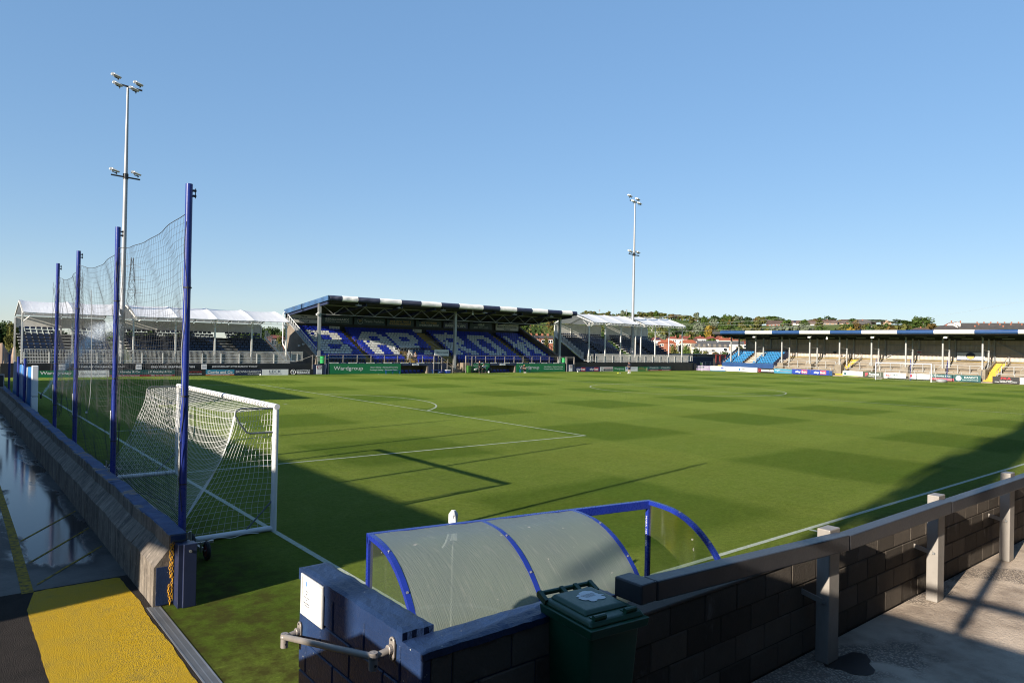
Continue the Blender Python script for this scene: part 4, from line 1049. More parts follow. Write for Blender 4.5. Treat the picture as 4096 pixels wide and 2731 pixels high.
mb = MB(); mb.hexa([(-9,-15.0,8.2),(62,-15.0,8.2),(62,-8.4,7.6),(-9,-8.4,7.6),(-9,-15.0,8.4),(62,-15.0,8.4),(62,-8.4,7.8),(-9,-8.4,7.8)]); mb.build('roof', 'roof_under', ns)
for k in range(8): mb = MB(); mb.box(-3+k*9-0.1,-3+k*9+0.1,-9.4,-9.2,0.9,7.7); mb.build('column', 'grey_paint', ns)
es = thing('goal_end_stand', 'covered stand behind the near goal, out to the left of the view', 'stand', (-16, 30, 0))
mb = MB(); mb.prism([(2.3,0),(2.3,5.2),(1.1,5.35),(1.1,5.8),(2.0,6.63),(33.6,6.63),(34.2,8.2),(32.8,10.6),(57.9,10.8),(62.4,8.5),(64,0)], -15.4, -15.0, 'x'); mb.build('front', 'cladding', es)
mb = MB(); mb.prism([(-26,6.4),(-15.4,6.6),(-15.4,6.45),(-26,6.2)], 2.2, 33.4, 'y'); mb.prism([(-26,9.4),(-15.4,10.6),(-15.4,10.4),(-26,9.2)], 34.2, 58, 'y'); mb.build('roof', 'roof_under', es)
# ================================================================== far side: stands
def seat_mesh(key, mat, w=0.405, facing='y'):
    """tip-up stadium seat looking towards -Y, origin on the tread below it"""
    mb = MB(); h = w/2
    bk = [(-h,0.50),(-h,0.68),(-h*0.76,0.75),(h*0.76,0.75),(h,0.68),(h,0.50)]
    i = len(mb.v)
    for (x, z) in bk: mb.v.append((x, 0.10 + (z-0.4)*0.22, z))
    for (x, z) in bk: mb.v.append((x, 0.145 + (z-0.4)*0.22, z))
    mb.f.append((0,5,4,3,2,1)); mb.f.append((6,7,8,9,10,11)); mb.mi += [0,0]
    for k in range(6): j = (k+1) % 6; mb.f.append((k, j, 6+j, 6+k)); mb.mi.append(0)
    mb.hexa([(-h,-0.22,0.36),(h,-0.22,0.36),(h,0.12,0.34),(-h,0.12,0.34),(-h,-0.22,0.42),(h,-0.22,0.42),(h,0.12,0.40),(-h,0.12,0.40)])
    mb.box(-0.04, 0.04, 0.02, 0.12, 0.02, 0.36)
    if facing == 'x': mb.v = [(y, -x, z) for x, y, z in mb.v]
    return mb.mesh('seat', mat)
SEAT = {k: seat_mesh(k, m) for k, m in (('b','seat_blue'),('w','seat_white'),('t','seat_teal'),('n','seat_navy'))}
SEATX = seat_mesh('s', 'seat_sky', 0.43, 'x')
def place_seats(parent, spots, limit=300):
    """spots: (x, y, z, kind); the ones nearest the camera become parts, the rest one mass"""
    w0 = worldloc(parent)
    spots = sorted(spots, key=lambda q: (Vector(q[:3])-CAM).length)
    for (x, y, z, k) in spots[:limit]:
        me = SEATX if k == 's' else SEAT[k]
        link('seat', me, parent, Vector((x, y, z)) - w0)
    rest = spots[limit:]
    if rest:
        keys = sorted({q[3] for q in rest}); mb = MB()
        for (x, y, z, k) in rest:
            me = SEAT[k]; i = len(mb.v); mb.v += [(v.co.x+x, v.co.y+y, v.co.z+z) for v in me.vertices]
            for p_ in me.polygons: mb.f.append(tuple(i+a for a in p_.vertices)); mb.mi.append(keys.index(k))
        stuff(mb.build('far_seats', [SEAT[k].materials[0] for k in keys], parent))
# ---------------------------------------------------------------- main stand
ms = thing('main_stand', 'blue and white seated main stand with striped fascia and lattice truss', 'stand', (50, 76, 0))
NROW, Y0R, DY, Z0R, DZ = 14, 73.25, 0.64, 1.38, 0.297
def rowy(r): return Y0R + r*DY
def rowz(r): return Z0R + r*DZ
XA, XB = 30.15, 70.0
for r in range(NROW):
    mb = MB(); mb.box(XA, XB, rowy(r)-0.30, rowy(r)+DY-0.302, 0.0, rowz(r)); mb.build('terrace_step', 'breeze' if r == 0 else 'concrete', ms)
mb = MB(); mb.box(XA, XB, rowy(NROW-1)+0.34, 82.2, 0, rowz(NROW-1)); mb.build('rear_gangway', 'concrete', ms)
AIS = [(37.0, 37.85, 0, NROW), (43.1, 44.2, 0, 5), (49.2, 51.0, 0, NROW), (63.5, 64.4, 0, NROW)]
for (a, b, r0, r1) in AIS:
    for r in range(r0, r1):
        for half in (0, 1):
            mb = MB(); mb.box(a+0.02, b-0.02, rowy(r)-0.28+half*0.32, rowy(r)-0.28+half*0.32+0.31, rowz(r)-0.14, rowz(r)+0.012+half*0.14)
            mb.build('stair_tread', 'yellow_step', ms)
GL = {
 'B': ["11111110.","111111111","111...111","111...111","11111111.","111111111","111....11","111...111","111111111","11111111."],
 'A': ["..11111..",".1111111.","111...111","111...111","111111111","111111111","111...111","111...111","111...111","111...111"],
 'R': ["11111111.","111111111","111...111","111...111","11111111.","111111...","1111111..","111.1111.","111..1111","111...111"],
 'O': [".1111111.","111111111","111...111","111...111","11.....11","11.....11","111...111","111...111","111111111",".1111111."],
 'W': ["11.....11","11.....11","11..1..11","11.111.11","111111111","1111.1111","1111.1111","111...111","111...111","11.....11"]}
LET = [('B', 31.9), ('A', 38.7), ('R', 43.9), ('R', 51.9), ('O', 57.3), ('W', 65.1)]
PITCHX = 0.475
spots = []
rr = random.Random(5)
x = XA + 0.45
while x < XB - 0.3:
    for r in range(NROW):
        if any(a-0.22 < x < b+0.22 and r0 <= r < r1 for a, b, r0, r1 in AIS): continue
        if 44.5 < x < 49.2 and r == 4: continue
        k = 'b'
        for ch_, lx in LET:
            c = int((x - lx)/PITCHX)
            if 0 <= c < 9 and 2 <= r <= 11 and x >= lx:
                if GL[ch_][11-r][c] == '1': k = 'w'
        if r == 0 and x < 37: k = 't'
        if 44.2 < x < 49.2 and r < 4 and rr.random() < 0.22: k = rr.choice('twt')
        if rr.random() < 0.012: k = 'w' if k == 'b' else 'b'
        spots.append((x, rowy(r)+0.02, rowz(r), k))
    x += PITCHX
place_seats(ms, spots, 300)
# gable walls, stepped down with the terrace
for xx, nm in ((29.85, 0), (70.02, 1)):
    mb = MB(); pf = [(72.35,0),(72.35,2.05),(82.3,6.75),(82.3,0)]
    mb.prism(pf, xx, xx+0.28, 'x'); mb.build('gable_wall', 'breeze', ms)
    mb = MB(); mb.hexa([(xx-0.12,72.1,2.06),(xx+0.40,72.1,2.06),(xx+0.40,82.3,6.85),(xx-0.12,82.3,6.85),(xx-0.12,72.1,2.16),(xx+0.40,72.1,2.16),(xx+0.40,82.3,6.95),(xx-0.12,82.3,6.95)]); mb.build('gable_coping', 'grey_paint' if nm == 0 else 'breeze', ms)
    mb = MB(); zz = lambda y_: 2.16 + (y_-72.1)*0.4696
    mb.bar((xx+0.14,72.4,zz(72.4)+0.62),(xx+0.14,82.0,zz(82.0)+0.62),0.06,0.06)
    for k in range(16): y_ = 72.5 + k*0.63; mb.bar((xx+0.14,y_,zz(y_)-0.02),(xx+0.14,y_,zz(y_)+0.6),0.05,0.05)
    mb.build('gable_rail', 'white_paint' if nm == 0 else 'dark_metal', ms)
mb = MB(); mb.box(29.85, 70.3, 82.31, 82.5, 0, 7.75); mb.build('rear_wall', 'dark_metal', ms)
# roof
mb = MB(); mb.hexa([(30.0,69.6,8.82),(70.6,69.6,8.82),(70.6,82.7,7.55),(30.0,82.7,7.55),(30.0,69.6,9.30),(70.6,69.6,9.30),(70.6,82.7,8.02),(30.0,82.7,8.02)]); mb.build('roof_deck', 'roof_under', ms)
for xx, m_ in ((29.80,'roof_edge_blue'), (70.605,'roof_edge_blue')):
    mb = MB(); mb.hexa([(xx,69.4,8.80),(xx+0.18,69.4,8.80),(xx+0.18,82.8,7.45),(xx,82.8,7.45),(xx,69.4,9.36),(xx+0.18,69.4,9.36),(xx+0.18,82.8,8.06),(xx,82.8,8.06)]); mb.build('roof_verge', m_, ms)
for k in range(12):
    y_ = 70.4 + k*1.05; z_ = 8.80 - (y_-69.6)*0.0969; mb = MB(); mb.box(30.02, 70.58, y_, y_+0.07, z_-0.16, z_-0.01); mb.build('purlin', 'dark_metal', ms)
for k in range(9):
    x_ = 30.1 + k*5.02; mb = MB(); mb.bar((x_,70.0,8.55),(x_,82.2,7.38),0.16,0.34); mb.build('rafter', 'navy_wall', ms)
FX = [29.98,31.59,33.65,36.62,39.66,42.59,45.68,48.58,52.61,55.57,58.64,61.6,64.65,67.59,69.74,70.82]
def fascia(x0, x1, mat):
    mb = MB(); n = max(6, int((x1-x0)/0.145)); pf = []
    arcp = [(69.75,9.36),(69.55,9.37),(69.42,9.31),(69.36,9.20),(69.34,9.05),(69.36,8.90),(69.43,8.79),(69.55,8.74)]
    N = n*4
    for i in range(N+1):
        x_ = x0 + 0.004 + (x1-x0-0.008)*i/N; rip = 0.032*math.cos(2*PI*i/4)
        for (y_, z_) in arcp:
            dy, dz = y_-69.62, z_-9.05; l = math.hypot(dy, dz); mb.v.append((x_, y_ + dy/l*rip, z_ + dz/l*rip))
    m_ = len(arcp)
    for i in range(N):
        for j in range(m_-1): o = i*m_+j; mb.f.append((o, o+m_, o+m_+1, o+1)); mb.mi.append(0)
    mb.build('fascia_panel', mat, ms)
for i in range(len(FX)-1): fascia(FX[i], FX[i+1], 'navy' if i % 2 == 0 else 'white_paint')
# columns and truss
for x_ in (30.08, 50.0, 69.95):
    mb = MB(); mb.box(x_-0.17, x_+0.17, 72.14, 72.20, 0, 8.62); mb.box(x_-0.17, x_+0.17, 72.40, 72.46, 0, 8.62); mb.box(x_-0.03, x_+0.03, 72.20, 72.40, 0, 8.62); mb.build('column', 'grey_paint', ms)
mb = MB(); mb.bar((30.1,72.3,7.22),(70,72.3,7.22),0.12,0.09); mb.build('truss_chord', 'truss_grey', ms)
mb = MB(); mb.bar((30.1,72.3,8.36),(70,72.3,8.36),0.14,0.11); mb.build('truss_chord', 'truss_grey', ms)
NB = 28
for k in range(NB):
    a = 30.5 + k*(39.2/NB); b = a + 39.2/NB
    mb = MB(); mb.bar((a,72.3,8.30) if k % 2 == 0 else (a,72.3,7.27), (b,72.3,7.27) if k % 2 == 0 else (b,72.3,8.30), 0.075, 0.06); mb.build('truss_web', 'truss_grey', ms)
for x_ in (34.2, 40.0, 46.6, 53.6, 59.0, 66.2):
    b = link('floodlight', None, ms, Vector((x_, 70.3, 8.55)) - Vector(ms.location))
    mb = MB(); mb.box(x_-0.35,x_+0.35,70.15,70.55,8.36,8.50); mb.build('housing', 'steel_galv', b); mb = MB(); mb.bar((x_,70.3,8.5),(x_,70.3,8.75),0.06,0.06); mb.build('bracket', 'steel_galv', b)
mb = MB(); mb.bar((51.6,70.4,8.75),(51.6,70.4,8.25),0.05,0.05); mb.tube((51.6,70.4,8.25),(51.6,70.4,8.05),0.09,10); mb.build('camera_dome', 'white_paint', ms)
mb = MB(); mb.hexa([(29.62,71.9,7.05),(29.95,71.9,7.3),(29.95,72.2,7.3),(29.62,72.2,7.05),(29.55,71.9,7.2),(29.88,71.9,7.45),(29.88,72.2,7.45),(29.55,72.2,7.2)]); mb.build('lamp', 'offwhite', ms)
for x_, y_, z_ in ((29.72, 74.2, 3.3), (29.72, 76.0, 3.55), (29.72,77.4,3.35)):
    mb = MB(); mb.box(x_-0.12,x_+0.12,y_-0.12,y_+0.12,z_-0.1,z_+0.1); mb.build('wall_lamp', 'offwhite', ms)
mb = MB(); mb.path([(29.75,82.35,7.75),(29.5,82.3,7.55),(29.5,82.3,3.6),(29.62,81.9,3.1),(29.7,79.8,1.4)], 0.07, 8); mb.build('downpipe', 'white_paint', ms)
# signs along the rear wall
def rear_sign(x0, x1, mat, lines, z0=6.42, z1=7.42, y_=82.0):
    b = MB().box(x0, x1, y_, y_+0.06, z0, z1).build('sign_panel', mat, ms)
    for (s, cx, cz, w_, h_, c_, bo) in lines: text(b, s, (cx, y_-0.012, cz), w_, h_, c_, 'y', bo)
    return b
rear_sign(30.2, 34.4, 'offwhite', [('The',32.2,7.22,0.9,0.22,'ink_blue',0.03),('Brian Arrowsmith',32.3,6.92,3.7,0.25,'ink_blue',0.03),('Stand',32.2,6.58,1.35,0.24,'ink_blue',0.03)], 6.38, 7.5)
rear_sign(34.75, 39.25, 'sign_dark', [('BENCHMARX',37.0,7.02,3.5,0.28,'dim_white',0.03),('Kitchens and Joinery',37.0,6.70,3.5,0.22,'dim_white',0.01)])
b = rear_sign(39.55, 44.4, 'sign_dark', [('Travis Perkins',42.6,6.94,3.1,0.36,'dim_white',0.0)])
text(b, 'TP', (40.45,81.985,6.95), 0.45, 0.34, 'dim_gold', 'y', 0.03)
mb = MB(); mb.path([(40.45+0.42*math.cos(a), 81.985, 6.95+0.42*math.sin(a)) for a in [2*PI*i/24 for i in range(25)]], 0.02, 4, 0, False); mb.build('emblem_ring', 'dim_white', b)
rear_sign(44.75, 49.2, 'sign_dark', [('YOUR LOCAL TIMBER &',46.95,7.08,3.6,0.26,'dim_gold',0.03),('BUILDERS MERCHANT',46.95,6.74,3.6,0.26,'dim_gold',0.03)])
rear_sign(49.6, 54.1, 'sign_dark', [('ALL YOU NEED',51.9,7.08,2.8,0.28,'dim_gold',0.03),('UNDER ONE ROOF',51.9,6.72,3.5,0.28,'dim_white',0.03)])
rear_sign(54.55, 59.1, 'sign_purple', [('PROUD SPONSOR',56.8,7.22,2.4,0.16,'dim_white',0.0),('BARROW AFC',56.8,6.82,3.9,0.42,'dim_white',0.04)])
rear_sign(59.5, 63.95, 'sign_dark', [('HIRE',61.75,7.14,1.3,0.34,'dim_white',0.04),('PLANT  ACCESS  WASTE',61.75,6.78,2.8,0.13,'dim_white',0.01),('WELFARE  TOOLS & EQUIPMENT',61.75,6.60,3.0,0.12,'dim_white',0.01)])
rear_sign(64.75, 69.55, 'offwhite', [('The',67.1,7.30,0.9,0.2,'ink_blue',0.03),('Brian Arrowsmith',67.1,6.95,4.1,0.24,'ink_blue',0.03),('Stand',67.1,6.60,1.35,0.24,'ink_blue',0.03)], 6.38, 7.48)
mb = MB(); mb.bar((30.2,81.9,6.2),(69.8,81.9,6.2),0.05,0.05); [mb.bar((30.4+k*1.96,81.9,5.25),(30.4+k*1.96,81.9,6.2),0.04,0.04) for k in range(21)]; mb.build('rear_rail', 'dark_metal', ms)
for (x_, s) in ((36.4, 'Block A'), (49.6, 'Block C')):
    b = MB().box(x_-0.75, x_+0.75, 81.6, 81.64, 5.55, 6.05).build('block_sign', 'offwhite', ms); text(b, s, (x_, 81.588, 5.85), 1.1, 0.24, 'ink')
# front wall, ledge strip, rail
mb = MB(); mb.box(30.6, 40.7, 71.06, 72.9, 0, 1.28); mb.box(55.2-3.2, 55.2, 71.06, 72.9, 0, 1.28); mb.box(60.1, 70.1, 71.06, 72.9, 0, 1.28); mb.build('front_wall', 'navy_wall', ms)
mb = MB(); mb.box(40.7,46.0,71.02,72.95,1.02,1.30); mb.box(55.2,60.1,71.02,72.95,1.02,1.30); mb.box(44.95,46.0,71.02,72.9,0,1.015); mb.box(46.0,48.2,71.5,72.9,0,1.28); mb.build('dugout_lintel', 'navy_wall', ms)
mb = MB(); mb.box(40.7,44.95,72.75,72.9,0,1.02); mb.box(55.2,60.1,72.75,72.9,0,1.02); mb.box(44.70,44.94,71.05,72.75,0,1.015); mb.box(59.86,60.09,71.05,72.75,0,1.015); mb.build('dugout_wall', 'breeze', ms)
mb = MB(); mb.box(50.9,52.0,71.45,72.9,0,1.38); mb.build('brick_pier', 'concrete', ms)
x_ = 30.9; k = 0
while x_ < 69.6:
    if not (46.0 < x_ < 51.3):
        b = MB().box(x_+0.02, x_+1.18, 71.00, 71.03, 1.305, 1.43).build('ledge_sign', 'offwhite' if k % 2 == 0 else 'ink_blue', ms)
        text(b, 'SO LEGAL', (x_+0.6, 70.99, 1.367), 0.72, 0.065, 'ink_blue' if k % 2 == 0 else 'dim_white')
    x_ += 1.22; k += 1
for (a, b_) in ((28.75, 45.9), (51.0, 71.9)):
    mb = MB(); mb.bar((max(a,30.8),71.05,2.36),(b_,71.05,2.36),0.06,0.06); mb.bar((max(a,30.8),71.05,1.93),(b_,71.05,1.93),0.035,0.035); mb.build('front_rail', 'steel_rail', ms)
    n = int((b_-max(a,30.8))/1.68)
    for i in range(n+1):
        xx = max(a,30.8) + i*(b_-max(a,30.8))/n; mb = MB(); mb.bar((xx,71.05,1.28 if 31 < xx < 70.5 else 0.0),(xx,71.05,2.36),0.075,0.075); mb.build('rail_post', 'steel_rail', ms)
# short rails and posts at the two ends
for x_ in (28.75, 30.35, 45.75, 51.0, 52.05, 70.35, 71.95):
    mb = MB(); mb.bar((x_,70.98,0),(x_,70.98,2.3),0.08,0.08); mb.build('rail_post', 'steel_rail', ms)
mb = MB(); mb.bar((28.75,70.98,2.25),(30.8,70.98,2.25),0.05,0.05); mb.bar((28.75,70.98,1.85),(30.8,70.98,1.85),0.04,0.04); mb.bar((70.1,71.0,2.2),(71.9,71.0,2.2),0.05,0.05); mb.bar((28.7,71.0,2.2),(26.9,71.4,1.5),0.05,0.05); mb.build('front_rail', 'steel_rail', ms)
# central stairs with handrails
for k in range(8):
    mb = MB(); mb.box(48.3, 50.9, 71.4+k*0.26, 72.95, k*0.165, (k+1)*0.165); mb.build('stair_tread', 'concrete', ms)
mb = MB()
for (zo, ) in ((0.0,), (-0.38,)):
    mb.path([(45.75,71.1,2.37+zo),(46.55,71.1,2.37+zo),(47.1,71.1,2.10+zo),(49.3,71.1,0.78+zo)], 0.035, 6)
for x_, zt in ((46.54,2.37),(47.1,2.10),(48.0,1.53),(48.86,1.0)): mb.bar((x_,71.1,0),(x_,71.1,zt),0.075,0.075)
mb.build('stair_rail', 'steel_rail', ms)
mb = MB(); mb.path([(46.3,73.4,3.35),(46.3,73.4,4.25),(49.2,73.4,4.25),(49.2,73.4,3.1)], 0.035, 6); mb.path([(46.4,72.9,4.2),(49.1,72.6,2.6),(49.1,72.6,1.4)],0.035,6); mb.path([(46.4,72.9,3.7),(49.1,72.6,2.2)],0.03,6); mb.path([(51.0,72.9,3.7),(52.6,72.6,2.55),(52.6,72.6,1.4)],0.035,6); mb.build('stair_rail', 'steel_rail', ms)
b = MB().box(46.8,49.15,72.5,72.55,2.3,3.15).build('stair_sign', 'offwhite', ms); text(b, 'Brian Arrowsmith', (48.1,72.488,2.78), 1.9, 0.22, 'ink_blue', 'y', 0.02)
for (x_, r) in ((42.2,4),(42.55,3),(42.95,2),(43.25,1),(44.2,3),(44.3,2),(44.35,1)):
    mb = MB(); y_ = rowy(r)-0.2; z_ = rowz(r); mb.path([(x_,y_,z_),(x_,y_,z_+0.75),(x_+0.1,y_,z_+0.9),(x_+0.2,y_,z_+0.75),(x_+0.12,y_,z_)], 0.022, 6); mb.build('hoop_rail', 'white_paint', ms)
for k in range(7):
    x_ = 40.95 + k*0.62; me = SEAT['b']; link('dugout_seat', me, ms, Vector((x_, 71.9, -0.33)) - Vector(ms.location)); link('dugout_seat', me, ms, Vector((x_+14.7, 71.9, -0.33)) - Vector(ms.location))
for (x_, s) in ((42.92,'HOME'),(57.5,'AWAY')):
    b = MB().box(x_-0.5,x_+0.5,70.93,70.97,1.05,1.25).build('dugout_sign', 'white_board', ms); text(b, s, (x_,70.92,1.15), 0.5, 0.11, 'mid_blue', 'y', 0.02)

# ---------------------------------------------------------------- temporary stands with white gabled roofs
def temp_stand(name, label, x0, x1, nb, eave, ridge, nrow, zf, dz, dy, aisles, rear_z):
    t = thing(name, label, 'stand', ((x0+x1)/2, 75, 0), 'temporary roofed stands')
    # scaffold deck
    for r in range(nrow):
        yy = 72.9 + r*dy
        mb = MB(); mb.box(x0+0.1, x1-0.1, yy-0.28, yy+dy-0.281, zf+r*dz-0.05, zf+r*dz); mb.build('deck', 'alu', t)
        mb = MB(); mb.box(x0+0.1, x1-0.1, yy-0.30, yy-0.283, zf+(r-1)*dz if r else 0.3, zf+r*dz-0.052); mb.build('riser', 'dark_metal', t)
    mb = MB(); mb.box(x0, x1+ (1.2 if x1 < 30 else 1.6), 71.45, 72.6, zf-0.36, zf-0.3); mb.build('front_walkway', 'alu', t)
    spots = []; n = int((x1-x0-0.5)/0.5)
    for r in range(nrow):
        for k in range(n):
            xx = x0 + 0.45 + k*0.5
            if any(a < xx < b for a, b in aisles): continue
            spots.append((xx, 72.9 + r*dy + 0.02, zf + r*dz, 'n'))
    place_seats(t, spots, 300)
    for a, b in aisles:
        for r in range(nrow):
            mb = MB(); yy = 72.9+r*dy; mb.box(a+0.05, b-0.05, yy-0.29, yy+0.02, zf+r*dz-dz*0.5-0.03, zf+r*dz-dz*0.5); mb.box(a+0.05,b-0.05,yy+0.03,yy+dy-0.31,zf+r*dz+0.003,zf+r*dz+0.03); mb.build('stair_tread', 'tread', t)
    yr = 72.9 + nrow*dy + 0.2
    # posts with branching struts, frames, roof skins bay by bay
    for k in range(nb+1):
        xx = x0 + (x1-x0)*k/nb
        mb = MB(); mb.box(xx-0.07, xx+0.07, 71.62, 71.78, 0, eave-0.02); mb.build('post', 'alu', t)
        mb = MB(); mb.box(xx-0.07, xx+0.07, yr-0.07, yr+0.07, 0, eave-0.25); mb.build('rear_post', 'alu', t)
        mb = MB(); mb.bar((xx,70.95,eave+0.0),(xx,75.6,ridge-0.06),0.10,0.14); mb.bar((xx,75.6,ridge-0.06),(xx,yr+0.2,eave-0.05),0.10,0.14); mb.build('roof_frame', 'alu', t)
        mb = MB(); mb.bar((xx,71.7,eave-0.85),(xx,70.95,eave-0.06),0.05,0.05)
        mb.bar((xx,71.7,eave-0.75),(xx,73.1,eave+0.35),0.05,0.05)
        if k > 0: mb.bar((xx,71.7,eave-0.8),(xx-0.65,71.1,eave-0.12),0.045,0.045)
        if k < nb: mb.bar((xx,71.7,eave-0.8),(xx+0.65,71.1,eave-0.12),0.045,0.045)
        mb.build('strut', 'alu', t)
    for k in range(nb):
        a, b = x0 + (x1-x0)*k/nb, x0 + (x1-x0)*(k+1)/nb
        mb = MB(); NU, NV = 10, 8
        def rp(u, v):
            xx = a + (b-a)*u; s = math.sin(PI*u)
            if v < 0.5:
                w = v/0.5; yy = 70.85 + (75.6-70.85)*w; z = eave + 0.08 + (ridge-eave-0.06)*w + 0.22*math.sin(PI*w)*0.6
            else:
                w = (v-0.5)/0.5; yy = 75.6 + (yr+0.3-75.6)*w; z = ridge + 0.02 - (ridge-eave)*w + 0.22*math.sin(PI*w)*0.6
            return (xx, yy, z - 0.07*s*(0.3+math.sin(PI*v)) + 0.012*math.sin(37*u+4*v) + 0.05*(1-s)**6)
        for i in range(NU+1):
            for j in range(NV+1): mb.v.append(rp(i/NU, j/NV))
        for i in range(NU):
            for j in range(NV): o = i*(NV+1)+j; mb.f.append((o, o+NV+1, o+NV+2, o+1)); mb.mi.append(0)
        mb.build('roof_skin', 'white_pvc', t, smooth=True)
        mb = MB(); mb.face([(a+0.06, yr, rear_z), (b-0.06, yr, rear_z), (b-0.06, yr, eave-0.1), (a+0.06, yr, eave-0.1)]); mb.build('rear_panel', 'offwhite', t)
    mb = MB(); mb.bar((x0-0.05,70.92,eave+0.04),(x1+0.05,70.92,eave+0.04),0.06,0.06); mb.bar((x0-0.05,70.92,eave-0.22),(x1+0.05,70.92,eave-0.22),0.06,0.06)
    xx = x0+0.1
    while xx < x1: mb.bar((xx,70.92,eave-0.2),(xx,70.92,eave+0.03),0.07,0.05); xx += 0.72
    mb.build('eave_truss', 'alu', t)
    return t, yr
def fence(label, x0, x1, z0, z1, y_, pw=2.0, cat='fence', grp='barred front fences'):
    t = thing('bar_fence', label, cat, ((x0+x1)/2, y_, 0), grp); n = max(1, round((x1-x0)/pw))
    for k in range(n):
        a, b = x0+(x1-x0)*k/n, x0+(x1-x0)*(k+1)/n
        mb = MB(); mb.bar((a+0.03,y_,z1),(b-0.03,y_,z1),0.05,0.045); mb.bar((a+0.03,y_,z0),(b-0.03,y_,z0),0.05,0.04)
        m_ = int((b-a)/0.118)
        for i in range(m_): xx = a + 0.06 + i*(b-a-0.12)/(m_-1); mb.box(xx-0.015,xx+0.015,y_-0.012,y_+0.012,z0,z1)
        mb.build('panel', 'alu', t)
        mb = MB(); mb.box(a-0.05,a+0.05,y_-0.07,y_-0.03,z0-0.05,z1-0.25); mb.build('stanchion', 'alu', t)
    return t
temp_stand('temporary_stand', 'small white-roofed temporary stand at the far left, two roof bays', 0.6, 8.6, 2, 5.98, 7.32, 8, 1.86, 0.318, 0.86, [(4.1,5.3)], 4.75)
temp_stand('temporary_stand', 'white-roofed temporary stand with four bays left of the main stand', 9.9, 25.8, 4, 5.98, 7.36, 8, 1.86, 0.318, 0.86, [(19.4,20.9)], 4.75)
temp_stand('temporary_stand', 'taller white-roofed temporary stand next to the main stand on its right', 75.9, 87.3, 3, 7.92, 9.5, 11, 2.05, 0.345, 0.62, [(80.2,81.2)], 5.2)
temp_stand('temporary_stand', 'taller white-roofed temporary stand farthest right along the touchline', 88.7, 100.3, 3, 7.96, 9.55, 11, 2.05, 0.345, 0.62, [(93.6,94.4)], 5.2)
fence('barred metal fence before the small far-left stand', 0.75, 8.7, 1.32, 2.62, 71.45)
fence('barred metal fence before the four-bay left stand', 8.75, 26.25, 1.32, 2.62, 71.45)
fence('short barred gate between left stand and main stand', 26.4, 27.85, 1.62, 2.66, 71.6, 0.75)
fence('barred metal fence before the taller right-hand stands', 77.25, 102.0, 1.50, 2.84, 71.5)
fence('short barred panel at the right end of the stands', 102.1, 103.5, 1.75, 2.80, 71.6, 0.7)
fence('narrow barred gate beside the green cabins', 75.6, 77.0, 1.55, 2.80, 71.7, 0.7)
# stepped side screens on the open flanks
for lab, xx, n, z0, dz, dy in (('stepped barred screen up the right flank of the four-bay left stand', 26.15, 8, 1.9, 0.318, 0.86), ('stepped barred screen up the left flank of the taller stands', 75.7, 11, 2.1, 0.345, 0.62)):
    t = thing('side_screen', lab, 'fence', (xx, 75, 0), 'stepped side screens')
    for r in range(n):
        mb = MB(); y_ = 72.7+r*dy; zz = z0+r*dz
        mb.bar((xx,y_,zz+1.0),(xx,y_+dy,zz+1.0),0.04,0.04); mb.bar((xx,y_,zz+0.02),(xx,y_+dy,zz+0.02),0.04,0.04)
        for i in range(7): mb.box(xx-0.012,xx+0.012,y_+i*dy/6-0.02,y_+i*dy/6+0.02,zz,zz+1.0)
        mb.build('panel', 'alu', t)
    mb = MB(); mb.hexa([(xx-0.1,72.4,z0-0.45),(xx+0.1,72.4,z0-0.45),(xx+0.1,72.7+n*dy,z0-0.45+n*dz+0.2),(xx-0.1,72.7+n*dy,z0-0.45+n*dz+0.2),(xx-0.1,72.4,z0-0.3),(xx+0.1,72.4,z0-0.3),(xx+0.1,72.7+n*dy,z0-0.3+n*dz+0.2),(xx-0.1,72.7+n*dy,z0-0.3+n*dz+0.2)]); mb.build('stringer', 'alu', t)
    mb = MB(); mb.face([(xx+0.02,72.6,0),(xx+0.02,72.7+n*dy,0),(xx+0.02,72.7+n*dy,z0+n*dz-0.4),(xx+0.02,72.6,z0-0.5)]); mb.build('skirt', 'black_wrap', t)
# black wrap hoardings with lettering
def wrap(label, x0, x1, z1, y_=71.2):
    mb = MB(); n = int((x1-x0)/0.5)
    for i in range(n+1):
        xx = x0+(x1-x0)*i/n
        for j in range(5): mb.v.append((xx, y_+random.uniform(-0.03,0.03), z1*j/4 + (random.uniform(-0.03,0.03) if j == 4 else 0)))
    for i in range(n):
        for j in range(4): o = i*5+j; mb.f.append((o, o+5, o+6, o+1)); mb.mi.append(0)
    t = thing('black_hoarding', label, 'hoarding', ((x0+x1)/2, y_, 0)); mb.build('sheet', 'black_wrap', t, smooth=True)
    return t
bh = wrap('long black sheet hoarding below the left-hand stands', -1.0, 28.7, 1.30)
for (s, cx, w_) in (('JOIN EVERLAST GYMS BARROW TODAY', 6.9, 4.4), ('FIND YOUR GREATNESS WITHIN', 13.6, 4.2), ('JOIN EVERLAST GYMS BARROW TODAY', 19.9, 4.9)):
    text(bh, s, (cx, 71.14, 0.94), w_, 0.20, 'white_board', 'y', 0.025)
for cx in (3.75, 10.35, 16.65):
    b = MB().box(cx-0.27, cx+0.27, 71.12, 71.15, 0.68, 1.22).build('logo_panel', 'white_board', bh); text(b, 'EVERLAST', (cx,71.11,0.95), 0.40, 0.10, 'ink')
wrap('long black sheet hoarding below the right-hand stands', 72.0, 103.2, 1.48)
wrap('short wrinkled black sheet at the corner end of the hoarding', 103.15, 103.9, 1.35, 71.0)

